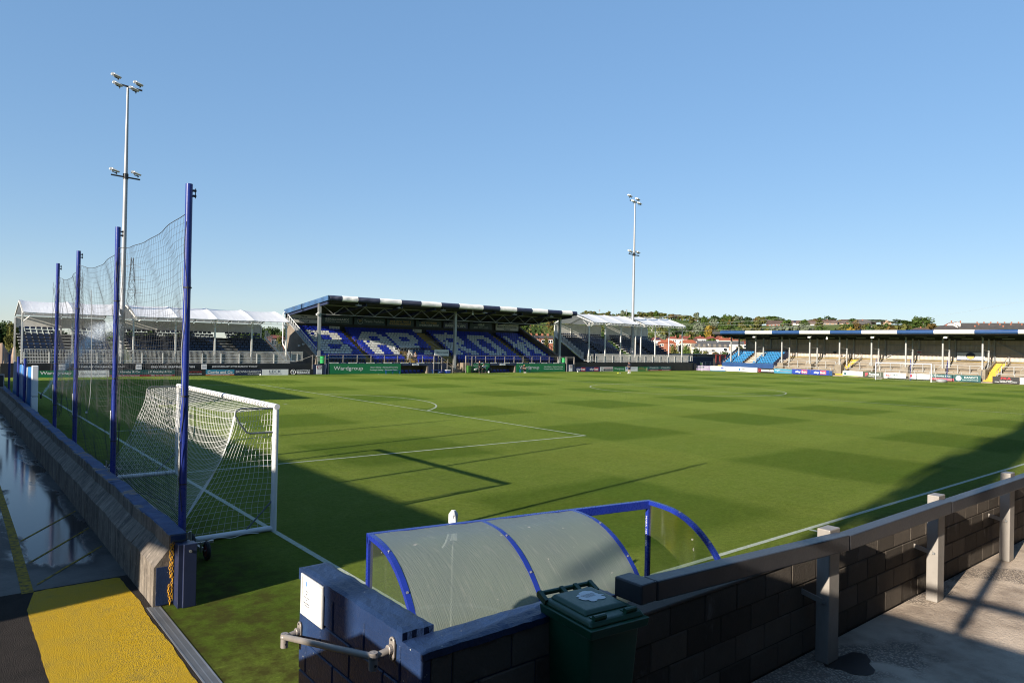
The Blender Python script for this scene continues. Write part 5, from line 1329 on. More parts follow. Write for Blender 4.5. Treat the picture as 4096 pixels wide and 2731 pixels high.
# ---------------------------------------------------------------- floodlight masts
def mast(label, x_, y_, H):
    t = thing('floodlight_mast', label, 'floodlight', (x_, y_, 0), 'floodlight masts')
    mb = MB(); mb.tube((x_,y_,0),(x_,y_,H*0.69),0.27,16,0,0.20); mb.build('lower_shaft', 'mast', t, smooth=True)
    mb = MB(); mb.tube((x_,y_,H*0.69),(x_,y_,H),0.19,16,0,0.11); mb.build('upper_shaft', 'mast', t, smooth=True)
    mb = MB(); mb.tube((x_,y_,H*0.69-0.3),(x_,y_,H*0.69+0.25),0.26,12); mb.build('collar', 'dark_metal', t)
    def lamp(cx, cy, cz, q=0.62):
        b = link('lamp', None, t, (cx-x_, cy-y_, cz))
        mb = MB(); mb.hexa([(cx-q*0.45,cy-q*0.5,cz-q*0.22),(cx+q*0.75,cy-q*0.5,cz-q*0.42),(cx+q*0.75,cy+q*0.5,cz-q*0.42),(cx-q*0.45,cy+q*0.5,cz-q*0.22),(cx-q*0.45,cy-q*0.45,cz+q*0.15),(cx+q*0.6,cy-q*0.45,cz-q*0.28),(cx+q*0.6,cy+q*0.45,cz-q*0.28),(cx-q*0.45,cy+q*0.45,cz+q*0.15)]); mb.build('housing', 'white_paint', b, bev=0.05)
        mb = MB(); mb.tube((cx-q*0.62,cy-q*0.22,cz),(cx-q*0.62,cy+q*0.22,cz),q*0.22,10); mb.build('gear_box', 'white_paint', b)
        mb = MB(); mb.path([(cx-q*0.5,cy-q*0.5,cz-q*0.1),(cx-q*0.4,cy-q*0.55,cz-q*0.6),(cx+q*0.3,cy-q*0.3,cz-q*0.7)],0.05,6); mb.path([(cx+q*0.3,cy+q*0.5,cz-q*0.35),(cx+q*0.3,cy+q*0.45,cz-q*0.7)],0.05,6); mb.build('yoke', 'dark_metal', b)
    mb = MB(); mb.bar((x_-1.35,y_,H+0.15),(x_+1.35,y_,H-0.05),0.12,0.16); mb.bar((x_-0.5,y_-0.8,H-0.2),(x_+0.5,y_+0.8,H+0.3),0.1,0.12); mb.bar((x_-1.35,y_,H*0.69-0.05),(x_+1.35,y_,H*0.69-0.15),0.12,0.14); mb.build('crossarm', 'dark_metal', t)
    for (dx, dy, dz) in ((-1.0,0.3,1.0),(1.05,0.3,0.7),(-1.0,-0.6,-0.1),(0.5,-0.6,-0.25)): lamp(x_+dx, y_+dy, H+dz+0.1)
    for dx in (-1.0, 1.0): lamp(x_+dx, y_, H*0.69+0.55)
mast('tall floodlight mast rising behind the left blue poles', 9.25, 73.9, 29.9)
mast('tall floodlight mast rising through the right-hand stands', 88.0, 73.0, 29.4)

# ---------------------------------------------------------------- advertising boards, far touchline
def board(label, x0, x1, z0, z1, y_, mat, lines=(), bands=(), logos=()):
    t = thing('advertising_board', label, 'board', ((x0+x1)/2, y_, 0), 'pitchside boards')
    MB().box(x0+0.01, x1-0.01, y_, y_+0.05, z0, z1).build('panel', mat, t)
    for (a, b, c, d, m_) in bands: MB().box(x0+a, x0+b, y_-0.006, y_-0.001, c, d).build('printed_band', m_, t)
    for l_ in lines:
        s, cx, cz, w_, h_, c_ = l_[:6]; text(t, s, (x0+cx, y_-0.012, cz), w_, h_, c_, 'y', l_[6] if len(l_) > 6 else 0.015)
    return t
YL = 70.4; zb, zt = 0.0, 0.66
board('green board with white serif lettering at the far left', 1.6, 5.0, zb, zt, YL, 'green_board', [('Wardgroup',1.6,0.38,2.5,0.40,'white_board')])
board('pale grey lettings board beside the far-left green board', 5.0, 7.62, zb, zt, YL, 'white_board', [('belettings.com',1.3,0.30,2.1,0.26,'ink_grey',0.0)])
for i, a in enumerate((7.65, 10.62)):
    board(('left' if i == 0 else 'right') + ' one of the paired teal accountants boards under the left stand', a, a+2.95, zb, zt, YL, 'teal_board', [('J F Hornby & Co',1.55,0.46,2.2,0.24,'white_board'),('Make Time for Accountants',1.7,0.11,1.9,0.13,'white_board',0.0)], [(0.0,2.94,0.02,0.19,'red_board')])
board('dark grey board with red lettering under the left stand', 13.6, 16.6, zb, zt, YL, 'dark_metal', [('JACCAR',1.9,0.42,1.5,0.16,'red'),('HEATING CENTRE',1.9,0.22,1.5,0.11,'dim_white')])
board('turquoise and orange estate agents board', 16.62, 19.6, zb, zt, YL, 'cyan_board', [('Corrie and Co',1.48,0.40,2.6,0.30,'white_board',0.03),('Independent Sales & Lettings',1.48,0.08,2.0,0.10,'white_board',0.0)], [(0.0,2.96,0.01,0.155,'orange'),(0.0,2.96,0.155,0.18,'white_board')])
board('dark navy solicitors board', 19.62, 22.58, zb, zt, YL, 'navy', [('BROWN BARRON',1.48,0.42,2.7,0.25,'dim_white',0.0),('SOLICITORS',2.1,0.16,1.4,0.14,'dim_white',0.0)])
board('white construction company board', 22.6, 25.64, zb, zt, YL, 'white_board', [('LECK',1.5,0.42,1.35,0.32,'ink_blue',0.0),('Construction Ltd',1.5,0.13,1.4,0.13,'ink',0.0)])
t = board('black club shop board with round white logo', 25.66, 28.65, zb, zt, YL, 'black', [('CLUB SHOP POWERED BY',1.75,0.53,1.65,0.15,'white_board',0.02),('TERRACE',1.72,0.27,1.65,0.30,'white_board',0.04),('T',0.54,0.34,0.26,0.28,'white_board',0.06)])
mb = MB(); mb.path([(25.66+0.54+0.27*math.cos(a), YL-0.012, 0.34+0.27*math.sin(a)) for a in [2*PI*i/24 for i in range(25)]], 0.022, 4, 0, False); mb.build('emblem_ring', 'white_board', t)
def aholden(label, x0):
    t = thing('gate_board', label, 'board', (x0+0.75, 70.9, 0), 'navy gate boards')
    MB().box(x0, x0+1.55, 70.9, 70.95, 0.02, 1.2).build('panel', 'navy_wall', t); MB().box(x0+0.42, x0+1.12, 70.87, 70.899, 0.05, 1.08).build('white_panel', 'white_board', t)
    MB().box(x0+0.50, x0+1.04, 70.862, 70.869, 0.66, 1.02).build('emblem', 'red_board', t)
    text(t, 'AH', (x0+0.77, 70.855, 0.84), 0.42, 0.30, 'white_board', 'y', 0.03); text(t, 'A.HOLDENS', (x0+0.77, 70.862, 0.60), 0.5, 0.06, 'ink'); text(t, 'A.HOLDENS', (x0+0.77, 70.862, 0.14), 0.5, 0.06, 'ink')
aholden('navy gate board with red and white panel left of the main stand', 28.8); aholden('navy gate board with red and white panel right of the main stand', 70.35)
WL2 = [('Wardgroup',2.45,0.66,3.9,0.62,'white_board',0.0),('Glass & Glazing  |  Painting & Decorating',7.35,0.80,3.9,0.20,'white_board'),('Plumbing & Heating  |  Decorating Centre',7.3,0.48,3.9,0.20,'white_board')]
board('large green board with white lettering at the left of the main stand', 30.95, 40.74, 0.03, 1.26, 70.98, 'green_board', WL2)
board('large green board with white lettering right of the away dugout', 60.2, 69.98, 0.03, 1.26, 70.98, 'green_board', WL2)
board('green board with script lettering behind the seated people', 52.06, 55.15, 0.2, 1.30, 70.98, 'green_board', [('Feel the best ... paint the best...',1.5,1.0,2.6,0.20,'white_board',0.0),('Wardgroup',1.5,0.55,1.8,0.36,'white_board',0.0)])
YR = 71.0; zt = 0.73
for i, a in enumerate((71.95, 74.95)):
    t = board(('left' if i == 0 else 'right') + ' one of the paired royal blue betting boards right of the main stand', a, a+2.95, 0, zt, YR, 'navy_board', [('sky',1.0,0.36,0.95,0.42,'white_board',0.03),('bet',2.05,0.40,0.85,0.36,'white_board',0.03)], [(1.56,2.54,0.10,0.66,'red')])
board('white plant hire board with red heading and black strip', 77.95, 81.0, 0, zt, YR, 'white_board', [('Luscombe Plant Hire',1.85,0.57,2.1,0.20,'red'),('LPH',0.38,0.45,0.42,0.40,'ink_grey'),('The Plant Hire Specialists',1.9,0.33,1.6,0.10,'white_board'),('Sales & Repairs in Cumbria',1.9,0.18,1.6,0.10,'white_board')], [(0.75,2.95,0.05,0.42,'ink'),(0.15,0.65,0.05,0.18,'ink')])
board('green board with white serif name right of the plant hire board', 81.03, 84.05, 0, zt, YR, 'green_board', [('Wardgroup',1.5,0.40,2.4,0.36,'white_board',0.0)])
board('white board with blue disc behind the standing player', 84.08, 87.2, 0, zt, YR, 'white_board', [('Charles Shipley & Davis',1.7,0.58,2.2,0.14,'mid_blue',0.0),('Chartered Accountants',1.7,0.38,1.5,0.09,'ink_grey',0.0)], [(0.12,0.48,0.38,0.66,'mid_blue')])
board('green drinks board with pale lettering and tan figure', 87.22, 90.0, 0, zt, YR, 'green_board', [('JAMESON,',1.0,0.55,1.3,0.20,'gold'),('GINGER & LIME',1.0,0.30,1.7,0.20,'gold')], [(2.1,2.4,0.06,0.48,'gold'),(2.36,2.5,0.06,0.62,'offwhite')])
for i, a in enumerate((90.02, 93.2)):
    board(('left' if i == 0 else 'right') + ' one of the paired teal accountants boards under the right stands', a, a+3.1, 0, 0.80, YR, 'teal_board', [('J F Hornby & Co',1.5,0.56,2.4,0.28,'white_board'),('Make Time for Accountants',1.6,0.14,2.1,0.14,'white_board',0.0)], [(0.0,3.09,0.03,0.24,'red_board')])
# ================================================================== far goal end: covered terrace
te = thing('covered_terrace', 'covered concrete terrace behind the far goal with blue and white roof edge', 'stand', (112, 45, 0))
PYT = [67.7 - 5.125*k for k in range(14)]         # post lines
YT0, YT1 = 69.6, 0.5
# terrace steps
NS = 9
for k in range(NS):
    x0 = 109.6 + k*0.62; z1 = 0.95 + k*0.235
    for (ya, yb) in ((58.85, 47.95), (45.65, 26.75), (24.55, YT1)):
        mb = MB(); mb.box(x0, x0+0.619, yb, ya, 0, z1); mb.build('terrace_step', 'concrete_pale' if k % 3 else 'concrete', te)
mb = MB(); mb.box(115.2, 115.45, YT1, 69.6, 0, 3.02); mb.build('rear_base_wall', 'concrete_pale', te)
mb = MB(); mb.box(114.9, 115.19, YT1, 58.8, 2.9, 2.94); mb.build('yellow_line', 'yellow_step', te)
# yellow stairways
for (ya, yb) in ((47.9, 45.7), (26.7, 24.6)):
    for k in range(12):
        x0 = 108.9 + k*0.52; mb = MB(); mb.box(x0, x0+0.519, yb+0.3, ya-0.3, 0, 0.16 + k*0.235); mb.build('stair_tread', 'yellow_step', te)
    for (a_, b_) in ((yb+0.02, yb+0.28), (ya-0.28, ya-0.02)): mb = MB(); mb.prism([(109.3,0),(109.3,1.0),(115.1,3.1),(115.1,0)], a_, b_, 'y'); mb.build('stair_cheek', 'concrete_pale', te)
    for yy in (yb+0.15, ya-0.15):
        mb = MB(); mb.path([(109.0,yy,0.1),(109.0,yy,1.6),(115.0,yy,4.0),(115.0,yy,3.1)],0.035,6); [mb.bar((110+1.5*i,yy,1.0+0.4*i),(110+1.5*i,yy,2.0+0.6*i),0.05,0.05) for i in range(4)]; mb.build('stair_rail', 'steel_galv', te)
# rear cladding in ribbed bays
for k in range(13):
    ya, yb = PYT[k], PYT[k+1]
    mb = MB(); n = 34
    for i in range(n+1):
        y_ = ya + (yb-ya)*i/n; dx = (0.0, 0.05, 0.05, 0.0)[i % 4]
        mb.v += [(115.3-dx, y_, 3.03), (115.3-dx, y_, 6.25)]
    for i in range(n): mb.f.append((2*i, 2*i+2, 2*i+3, 2*i+1)); mb.mi.append(0)
    mb.build('cladding_bay', 'cladding', te)
for z_ in (3.08, 4.15, 5.3): mb = MB(); mb.box(115.12, 115.20, YT1, 67.7, z_-0.04, z_+0.04); mb.build('cladding_rail', 'steel_galv', te)
mb = MB(); mb.face([(114.0,69.55,0),(114.0,69.55,0),(115.3,69.55,0)]) if False else None
# posts with curved brackets
for k, y_ in enumerate(PYT[:-1]):
    for (x_, zb_, zt_) in ((110.0, 1.85, 6.5), (112.6, 1.7, 6.35), (115.1, 3.0, 6.2)):
        b = link('post', None, te, Vector((x_, y_, zb_)) - Vector(te.location))
        mb = MB(); mb.box(x_-0.10,x_+0.10,y_-0.10,y_+0.10, zb_-0.02 if x_ == 110.0 else 1.2, zt_); mb.build('shaft', 'grey_paint', b)
        mb = MB(); mb.path([(x_,y_,zt_-0.55),(x_-0.12,y_,zt_-0.15),(x_-0.45,y_,zt_+0.15),(x_-1.0,y_,zt_+0.32),(x_-2.2,y_,zt_+0.52)],[0.09,0.10,0.10,0.09,0.06],6); mb.build('bracket', 'grey_paint', b)
        if x_ == 110.0 and y_ < 58:
            mb = MB(); mb.path([(x_-0.35,y_+0.45,1.9),(x_,y_+0.1,2.35)],0.035,5); mb.path([(x_-0.35,y_-0.45,1.9),(x_,y_-0.1,2.35)],0.035,5); mb.build('foot_brace', 'grey_paint', b)
    if y_ < 58:
        mb = MB(); mb.box(109.45,110.6,y_-0.52,y_+0.52,0,1.86); mb.build('plinth', 'concrete_pale', te, bev=0.02)
    mb = MB(); mb.bar((110.0,y_,4.75),(112.6,y_,4.45),0.05,0.05); mb.bar((112.6,y_,4.85),(115.1,y_,4.5),0.05,0.05); mb.build('tie', 'grey_paint', te)
for k in (0, 5, 8): mb = MB(); mb.bar((115.05,PYT[k]-0.1,6.0 if k != 5 else 3.2),(115.05,PYT[k+1]+0.1,3.3 if k != 5 else 6.0),0.14,0.10); mb.build('wind_brace', 'steel_galv', te)
# roof and tubular fascia in blue and white lengths
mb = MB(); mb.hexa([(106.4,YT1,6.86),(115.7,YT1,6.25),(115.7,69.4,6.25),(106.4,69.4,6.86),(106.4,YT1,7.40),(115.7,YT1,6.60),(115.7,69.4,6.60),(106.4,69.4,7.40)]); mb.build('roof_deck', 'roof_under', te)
for k in range(7): x_ = 107.0+k*1.3; mb = MB(); mb.box(x_,x_+0.08,YT1,69.3,6.64-(x_-106.4)*0.066,6.79-(x_-106.4)*0.066); mb.build('purlin', 'dark_metal', te)
FY = [67.5 - 5.11*k for k in range(-0, 14)]
FY = [67.55, 62.4, 57.2, 52.2, 47.0, 42.0, 36.75, 31.75, 26.6, 21.5, 16.4, 11.3, 6.2, 1.1]
for k in range(len(FY)-1):
    mb = MB(); mb.tube((106.35,FY[k]-0.004,7.14),(106.35,FY[k+1]+0.004,7.14),0.31,20); mb.build('fascia_tube', 'fascia_blue' if k % 2 == 0 else 'tube_white', te, smooth=True)
for k in range(12):
    if k % 2 == 1:
        y_ = PYT[k]-1.2; b = link('speaker', None, te, Vector((107.6,y_,6.5))-Vector(te.location)); mb = MB(); mb.hexa([(107.3,y_-0.22,6.25),(107.8,y_-0.22,6.35),(107.8,y_+0.22,6.35),(107.3,y_+0.22,6.25),(107.4,y_-0.26,6.65),(107.8,y_-0.26,6.7),(107.8,y_+0.26,6.7),(107.4,y_+0.26,6.65)]); mb.build('cabinet', 'white_paint', b); mb = MB(); mb.bar((107.7,y_,6.6),(107.8,y_,6.8),0.05,0.05); mb.build('bracket', 'steel_galv', b)
    y_ = PYT[k]-2.6; mb = MB(); mb.box(108.6,108.72,y_-0.75,y_+0.75,6.50,6.57); mb.build('strip_light', 'offwhite', te); mb = MB(); mb.box(111.8,111.92,y_-0.75,y_+0.75,6.28,6.35); mb.build('strip_light', 'offwhite', te)
mb = MB(); mb.tube((107.4,48.1,6.85),(107.4,48.1,6.25),0.06,8); mb.ball((107.4,48.1,6.12),0.17,0.17,0.17); mb.build('camera_dome', 'white_paint', te)
# crush barriers and front fence
for (ya, yb) in ((58.0, 48.0), (45.6, 26.8), (24.5, 2)):
    n = int((ya-yb)/1.45)
    mb = MB(); mb.bar((110.35,ya,2.36),(110.35,yb,2.36),0.07,0.07); mb.build('crush_barrier', 'grey_paint', te)
    for i in range(n+1): y_ = ya - (ya-yb)*i/n; mb = MB(); mb.bar((110.35,y_,1.15),(110.35,y_,2.34),0.09,0.09); mb.build('barrier_post', 'grey_paint', te)
    mb = MB(); mb.bar((108.6,ya,1.36),(108.6,yb,1.36),0.05,0.05); mb.build('front_rail', 'grey_paint', te)
    n = int((ya-yb)/1.9)
    for i in range(n+1): y_ = ya - (ya-yb)*i/n; mb = MB(); mb.bar((108.6,y_,0.0),(108.6,y_,1.35),0.06,0.06); mb.build('front_post', 'grey_paint', te)
mb = MB(); mb.box(108.2,109.6,YT1,58.9,0,0.18); mb.build('front_kerb', 'concrete_pale', te)
# flag-like supporters' banner and small signs on the rear wall
b = MB().box(115.0,115.04,27.9,31.6,3.05,4.35).build('banner', 'dim_white', te)
MB().box(114.985,114.998,27.9,31.6,3.05,3.22).build('banner_strip', 'ink_blue', b); MB().box(114.985,114.998,27.9,31.6,4.30,4.36).build('banner_strip', 'ink_blue', b)
mb = MB(); mb.prism([(29.75+0.62*math.cos(a), 3.78+0.5*math.sin(a)) for a in [2*PI*i/28 for i in range(28)]], 114.97, 114.995, 'x'); mb.build('emblem', 'navy', b)
mb = MB(); mb.prism([(29.75+0.5*math.cos(a), 3.72+0.4*math.sin(a)) for a in [PI+PI*i/16 for i in range(17)]], 114.955, 114.968, 'x'); mb.build('emblem_field', 'gold', b)
text(b, 'PLAYING FOR YOU SINCE 1901', (114.975, 29.75, 3.135), 2.6, 0.10, 'gold', 'x')
b = MB().box(115.0,115.04,36.55,37.25,3.95,4.45).build('warning_sign', 'white_board', te); MB().box(114.985,114.998,36.56,37.24,4.10,4.28).build('sign_band', 'red', b)
mb = MB(); mb.box(115.0,115.1,50.2,50.7,3.75,4.05); mb.build('vent', 'dark_metal', te)
# seating block at the corner end
sb = thing('seating_block', 'block of bright blue seats at the left end of the covered terrace', 'seating', (112, 64, 0))
for r in range(8):
    mb = MB(); mb.box(110.15+r*0.62, 110.15+r*0.62+0.619, 59.0, 69.3, 0.0, 1.25+r*0.295); mb.build('step', 'concrete', sb)
spots = []
for r in range(8):
    y_ = 68.9
    while y_ > 59.3:
        if not (63.55 < y_ < 65.35): spots.append((110.35+r*0.62, y_, 1.25+r*0.295, 's'))
        y_ -= 0.52
place_seats(sb, spots, 300)
for r in range(8):
    for h in (0, 1): mb = MB(); mb.box(110.17+r*0.62+h*0.31, 110.17+r*0.62+h*0.31+0.305, 63.7, 65.2, 1.1+r*0.295, 1.263+r*0.295+h*0.147); mb.build('stair_tread', 'tread', sb)
mb = MB(); mb.box(109.9,110.0,59.0,69.6,0.3,1.62); mb.build('front_panel', 'fascia_blue', sb); mb = MB(); mb.prism([(109.9,0.3),(109.9,1.7),(115.0,4.25),(115.0,0.3)], 58.88, 58.98, 'y'); mb.build('side_panel', 'navy', sb)
for i in range(16): mb = MB(); x_ = 110.1+i*0.31; mb.box(x_,x_+0.10,58.84,58.879,0.35,1.70+(x_-109.9)*0.5-0.05); mb.build('panel_rib', 'navy_wall', sb)
mb = MB(); mb.prism([(109.9,1.15),(109.9,1.75),(115.0,4.3),(115.0,3.7)], 69.45, 69.5, 'y'); mb.build('end_screen', 'navy', sb); mb = MB(); mb.bar((109.9,69.48,1.85),(115.0,69.48,4.4),0.08,0.14); mb.build('end_rail', 'fascia_blue', sb)
for i in range(8): mb = MB(); x_ = 110.2+i*0.62; mb.box(x_,x_+0.4,69.43,69.449,1.45+(x_-109.9)*0.5-0.05,1.75+(x_-109.9)*0.5-0.05); mb.build('screen_pane', 'dim_white', sb)
mb = MB(); mb.box(114.85,114.9,65.4,69.3,3.75,4.3); mb.box(114.85,114.9,59.4,63.6,3.75,4.3); mb.build('rear_screen', 'house_sand', sb)

# boards along the far end
def xboard(label, ya, yb, z0, z1, mat, lines=(), bands=(), X=108.0):
    """board facing the pitch; ya is its left end as seen from the pitch"""
    t = thing('advertising_board', label, 'board', (X, (ya+yb)/2, 0), 'pitchside boards')
    MB().box(X, X+0.05, yb+0.01, ya-0.01, z0, z1).build('panel', mat, t)
    for (a, b, c, d, m_) in bands: MB().box(X-0.007, X-0.001, ya-b, ya-a, c, d).build('printed_band', m_, t)
    for l_ in lines:
        s, cx, cz, w_, h_, c_ = l_[:6]; text(t, s, (X-0.014, ya-cx, cz), w_, h_, c_, 'x', l_[6] if len(l_) > 6 else 0.015)
    return t
xboard('white sign company board under the bright blue seats', 67.4, 64.2, 0.05, 0.88, 'white_board', [('GRAPHIX',0.85,0.55,1.2,0.26,'ink_grey',0.03),('SIGNS',2.0,0.55,0.8,0.26,'pink_red',0.0)], [(2.65,2.95,0.15,0.65,'mid_blue'),(2.85,3.0,0.35,0.7,'lime')])
xboard('white local radio board right of the sign company board', 64.2, 61.0, 0.05, 0.86, 'white_board', [('BBC',0.55,0.56,0.75,0.22,'ink',0.03),('RADIO CUMBRIA',2.0,0.56,1.9,0.18,'ink_grey',0.0),('91.1 & 96.1 FM',1.9,0.28,1.6,0.10,'ink_grey',0.0)])
t = xboard('black board with red ring logo and white web address', 60.95, 57.75, 0.06, 0.84, 'black', [('morson.com',1.95,0.42,2.4,0.34,'white_board',0.03),('m',0.42,0.45,0.26,0.18,'red',0.05)])
mb = MB(); mb.path([(107.985, 60.95-0.42+0.3*math.cos(a), 0.45+0.3*math.sin(a)) for a in [2*PI*i/24 for i in range(25)]], 0.04, 5, 0, False); mb.build('emblem_ring', 'red', t)
xboard('light blue board with orange script', 57.72, 54.45, 0.08, 0.84, 'cyan_board', [('Anthony Travel',2.1,0.42,1.9,0.26,'orange',0.0),('COACH & MINIBUS\nHIRE',0.65,0.50,1.0,0.3,'white_board')])
for i, a in enumerate((54.4, 51.15)):
    xboard(('left' if i == 0 else 'right') + ' one of the paired royal blue betting boards on the far goal side', a, a-3.22, 0.08, 0.90, 'royal_board', [('sky',1.1,0.46,0.95,0.42,'white_board',0.03),('bet',2.2,0.50,0.85,0.36,'white_board',0.03)], [(1.7,2.72,0.2,0.80,'pink_red')])
xboard('blank dark blue board end beside the yellow stairway', 47.9, 47.4, 0.05, 0.85, 'fascia_blue')
xboard('white board with green globe left of the far goal', 45.7, 42.55, 0.15, 0.95, 'white_board', [('SPORTS GROUND MAINTENANCE &\nLANDSCAPING CONTRACTOR',1.85,0.68,2.0,0.22,'ink_grey',0.0),('Barker',0.45,0.80,0.5,0.12,'ink_grey',0.0),('CONTACT STEVE 07960 875 333',1.8,0.30,2.0,0.10,'ink_grey',0.0)], [(0.22,0.62,0.34,0.66,'teal_board'),(0.0,3.13,0.15,0.22,'lime')])
xboard('dark olive building society board behind the far goal', 42.5, 39.4, 0.12, 0.96, 'sign_olive', [('Furness',1.7,0.62,1.5,0.30,'white_board',0.03),('Building Society',1.75,0.28,1.7,0.16,'white_board'),('F',0.55,0.52,0.42,0.5,'pink_red',0.08)])
xboard('white board with red logo behind the far goal net', 39.35, 36.1, 0.1, 0.93, 'white_board', [('EDMUNDSON',2.0,0.62,1.7,0.24,'teal_board',0.03),('ELECTRICAL',2.0,0.34,1.5,0.16,'teal_board'),('ED',0.7,0.55,0.7,0.32,'red',0.05)])
xboard('white board with grey name and red mark behind the far goal', 35.6, 32.85, 0.1, 0.93, 'white_board', [('Livingstons',1.7,0.58,1.7,0.26,'ink_grey',0.0),('solicitors',1.7,0.28,0.8,0.10,'ink_grey',0.0)], [(0.12,0.36,0.4,0.8,'red')])
xboard('teal and red accountants board right of the far goal', 32.8, 29.62, 0.1, 1.0, 'teal_board', [('J F Hornby & Co',1.5,0.74,2.4,0.24,'white_board'),('Make the fear of accountancy',1.75,0.28,2.3,0.14,'white_board',0.0)], [(0.0,3.16,0.12,0.46,'pink_red')])
t = xboard('dark green furniture board with round white emblem', 29.58, 26.28, 0.1, 1.03, 'teal_board', [("DANDY'S",2.1,0.70,1.7,0.28,'white_board',0.0),('Super Furniture Savings',2.0,0.33,2.0,0.16,'white_board',0.0),('SAVE',0.52,0.55,0.5,0.18,'ink_grey',0.0)])
mb = MB(); mb.prism([(29.58-0.52+0.36*math.cos(a), 0.55+0.36*math.sin(a)) for a in [2*PI*i/24 for i in range(24)]], 107.988, 107.998, 'x'); mb.build('emblem', 'white_board', t)
xboard('black board with red outlined letters beyond the stairway', 24.9, 21.75, 0.1, 1.02, 'black', [('PKA',1.6,0.78,1.2,0.32,'red',0.03),('TRAINING  COACHING',1.6,0.45,1.5,0.10,'white_board'),('FITNESS  WELLBEING  DEVELOPMENT',1.6,0.28,2.6,0.11,'white_board')])
xboard('white board at the right edge of the picture', 21.7, 18.6, 0.1, 1.0, 'white_board', [('Anchor',0.6,0.65,0.9,0.24,'ink',0.0),('Kitchens & Bathrooms',1.4,0.36,2.0,0.14,'ink',0.0)])
# corner boards
def cboard(label, p, q, z1, mat, lines, bands=()):
    p = Vector(p); q = Vector(q); d = (q-p).normalized(); n = Vector((-d.y, d.x, 0)) ; n = n if n.x < 0 else -n
    t = thing('advertising_board', label, 'board', tuple((p+q)/2), 'pitchside boards')
    mb = MB(); mb.hexa([p, q, q-n*0.05, p-n*0.05, p+Vector((0,0,z1)), q+Vector((0,0,z1)), q-n*0.05+Vector((0,0,z1)), p-n*0.05+Vector((0,0,z1))]); mb.build('panel', mat, t)
    R3 = Matrix((d, Vector((0,0,1)), n)).transposed()
    for (a, b, c, e, m_) in bands:
        A = p + d*a + n*0.004; B = p + d*b + n*0.004; MB().face([A+Vector((0,0,c)), B+Vector((0,0,c)), B+Vector((0,0,e)), A+Vector((0,0,e))]).build('printed_band', m_, t)
    for (s, cx, cz, w_, h_, c_) in lines: text(t, s, p + d*cx + n*0.012 + Vector((0,0,cz)), w_, h_, c_, rot=R3)
    return t
cboard('lilac charity board at the far corner', (104.0,71.3,0), (106.1,69.6,0), 0.92, 'lilac', [('PROSTATE CANCER',1.35,0.62,2.0,0.2,'white_board'),('Men, we are with you',1.4,0.28,1.6,0.12,'white_board')], [(0.1,1.6,0.5,0.78,'ink_blue')])
cboard('pale blue and white board beside the lilac corner board', (106.15,69.55,0), (107.95,67.5,0), 0.90, 'white_board', [('NHS Furness Hospital',1.1,0.62,1.6,0.16,'mid_blue')], [(0.0,2.7,0.0,0.16,'mid_blue'),(1.9,2.4,0.5,0.75,'royal_board')])
mb = MB(); mb.hexa([(103.3,72.1,0),(108.0,72.1,0),(108.1,72.2,0),(103.3,72.2,0),(103.3,72.1,1.0),(108.0,72.1,1.0),(108.1,72.2,1.0),(103.3,72.2,1.0)]); tag(mb.build('corner_wall', 'navy_wall'), 'low navy wall behind the corner boards', 'wall')

# far goal, net poles and corner flag
fg = thing('far_goal', 'white goal with net on the far goal line', 'goal', (L, WD/2, 0))
g0, g1 = WD/2-3.72, WD/2+3.72
for yy in (g0, g1):
    mb = MB(); mb.tube((L,yy,0),(L,yy,2.5),0.065,10); mb.build('post', 'white_paint', fg, smooth=True); mb = MB(); mb.tube((L,yy,0.05),(L+1.9,yy,0.05),0.05,8); mb.path([(L,yy,2.5),(L+0.9,yy,2.45),(L+1.9,yy,0.1)],0.02,6); mb.build('side_frame', 'white_paint', fg)
mb = MB(); mb.tube((L,g0-0.06,2.5),(L,g1+0.06,2.5),0.065,10); mb.build('crossbar', 'white_paint', fg, smooth=True)
mb = MB(); netgrid(mb, lambda u, v: Vector((L+0.9+1.0*v**1.3, g0+(g1-g0)*u, 2.42*(1-v)+0.04)), 34, 12, 0.004); netgrid(mb, lambda u, v: Vector((L+0.9*v, g0+(g1-g0)*u, 2.5-0.06*v)), 34, 4, 0.004)
for yy in (g0, g1): netgrid(mb, lambda u, v: Vector((L+u*(0.9+1.0*v**1.3), yy, 2.45*(1-v)+0.04)), 8, 12, 0.004)
stuff(mb.build('net', 'net_grey', fg))
mb = MB(); mb.ball((L+1.2,g0-0.9,0.2),1.1,0.6,0.34,12,7); o = mb.build('folded_net', 'net_grey', smooth=True); tag(o, 'heap of folded white netting beside the far goal', 'netting')
for nm, yy in (('thin blue pole behind the left post of the far goal', 38.8), ('thin blue pole behind the middle of the far goal', 34.0), ('thin blue pole to the right of the far goal', 29.2)):
    t = thing('far_net_pole', nm, 'pole', (104,yy,0), 'thin blue poles behind the far goal'); mb = MB(); mb.tube((104,yy,0),(104,yy,3.1),0.045,8); mb.build('tube', 'pole_blue', t); mb = MB(); mb.tube((104,yy,3.1),(104,yy,3.13),0.05,8); mb.build('cap', 'navy', t)
t = thing('corner_flag', 'green flag on a white post at the far corner', 'corner flag', (L, WD, 0)); mb = MB(); mb.tube((L,WD,0),(L,WD,1.55),0.03,8); mb.build('pole', 'white_paint', t); mb = MB(); mb.box(L-0.5,L-0.03,WD-0.01,WD+0.01,1.15,1.5); mb.build('flag', 'bin_bright', t)

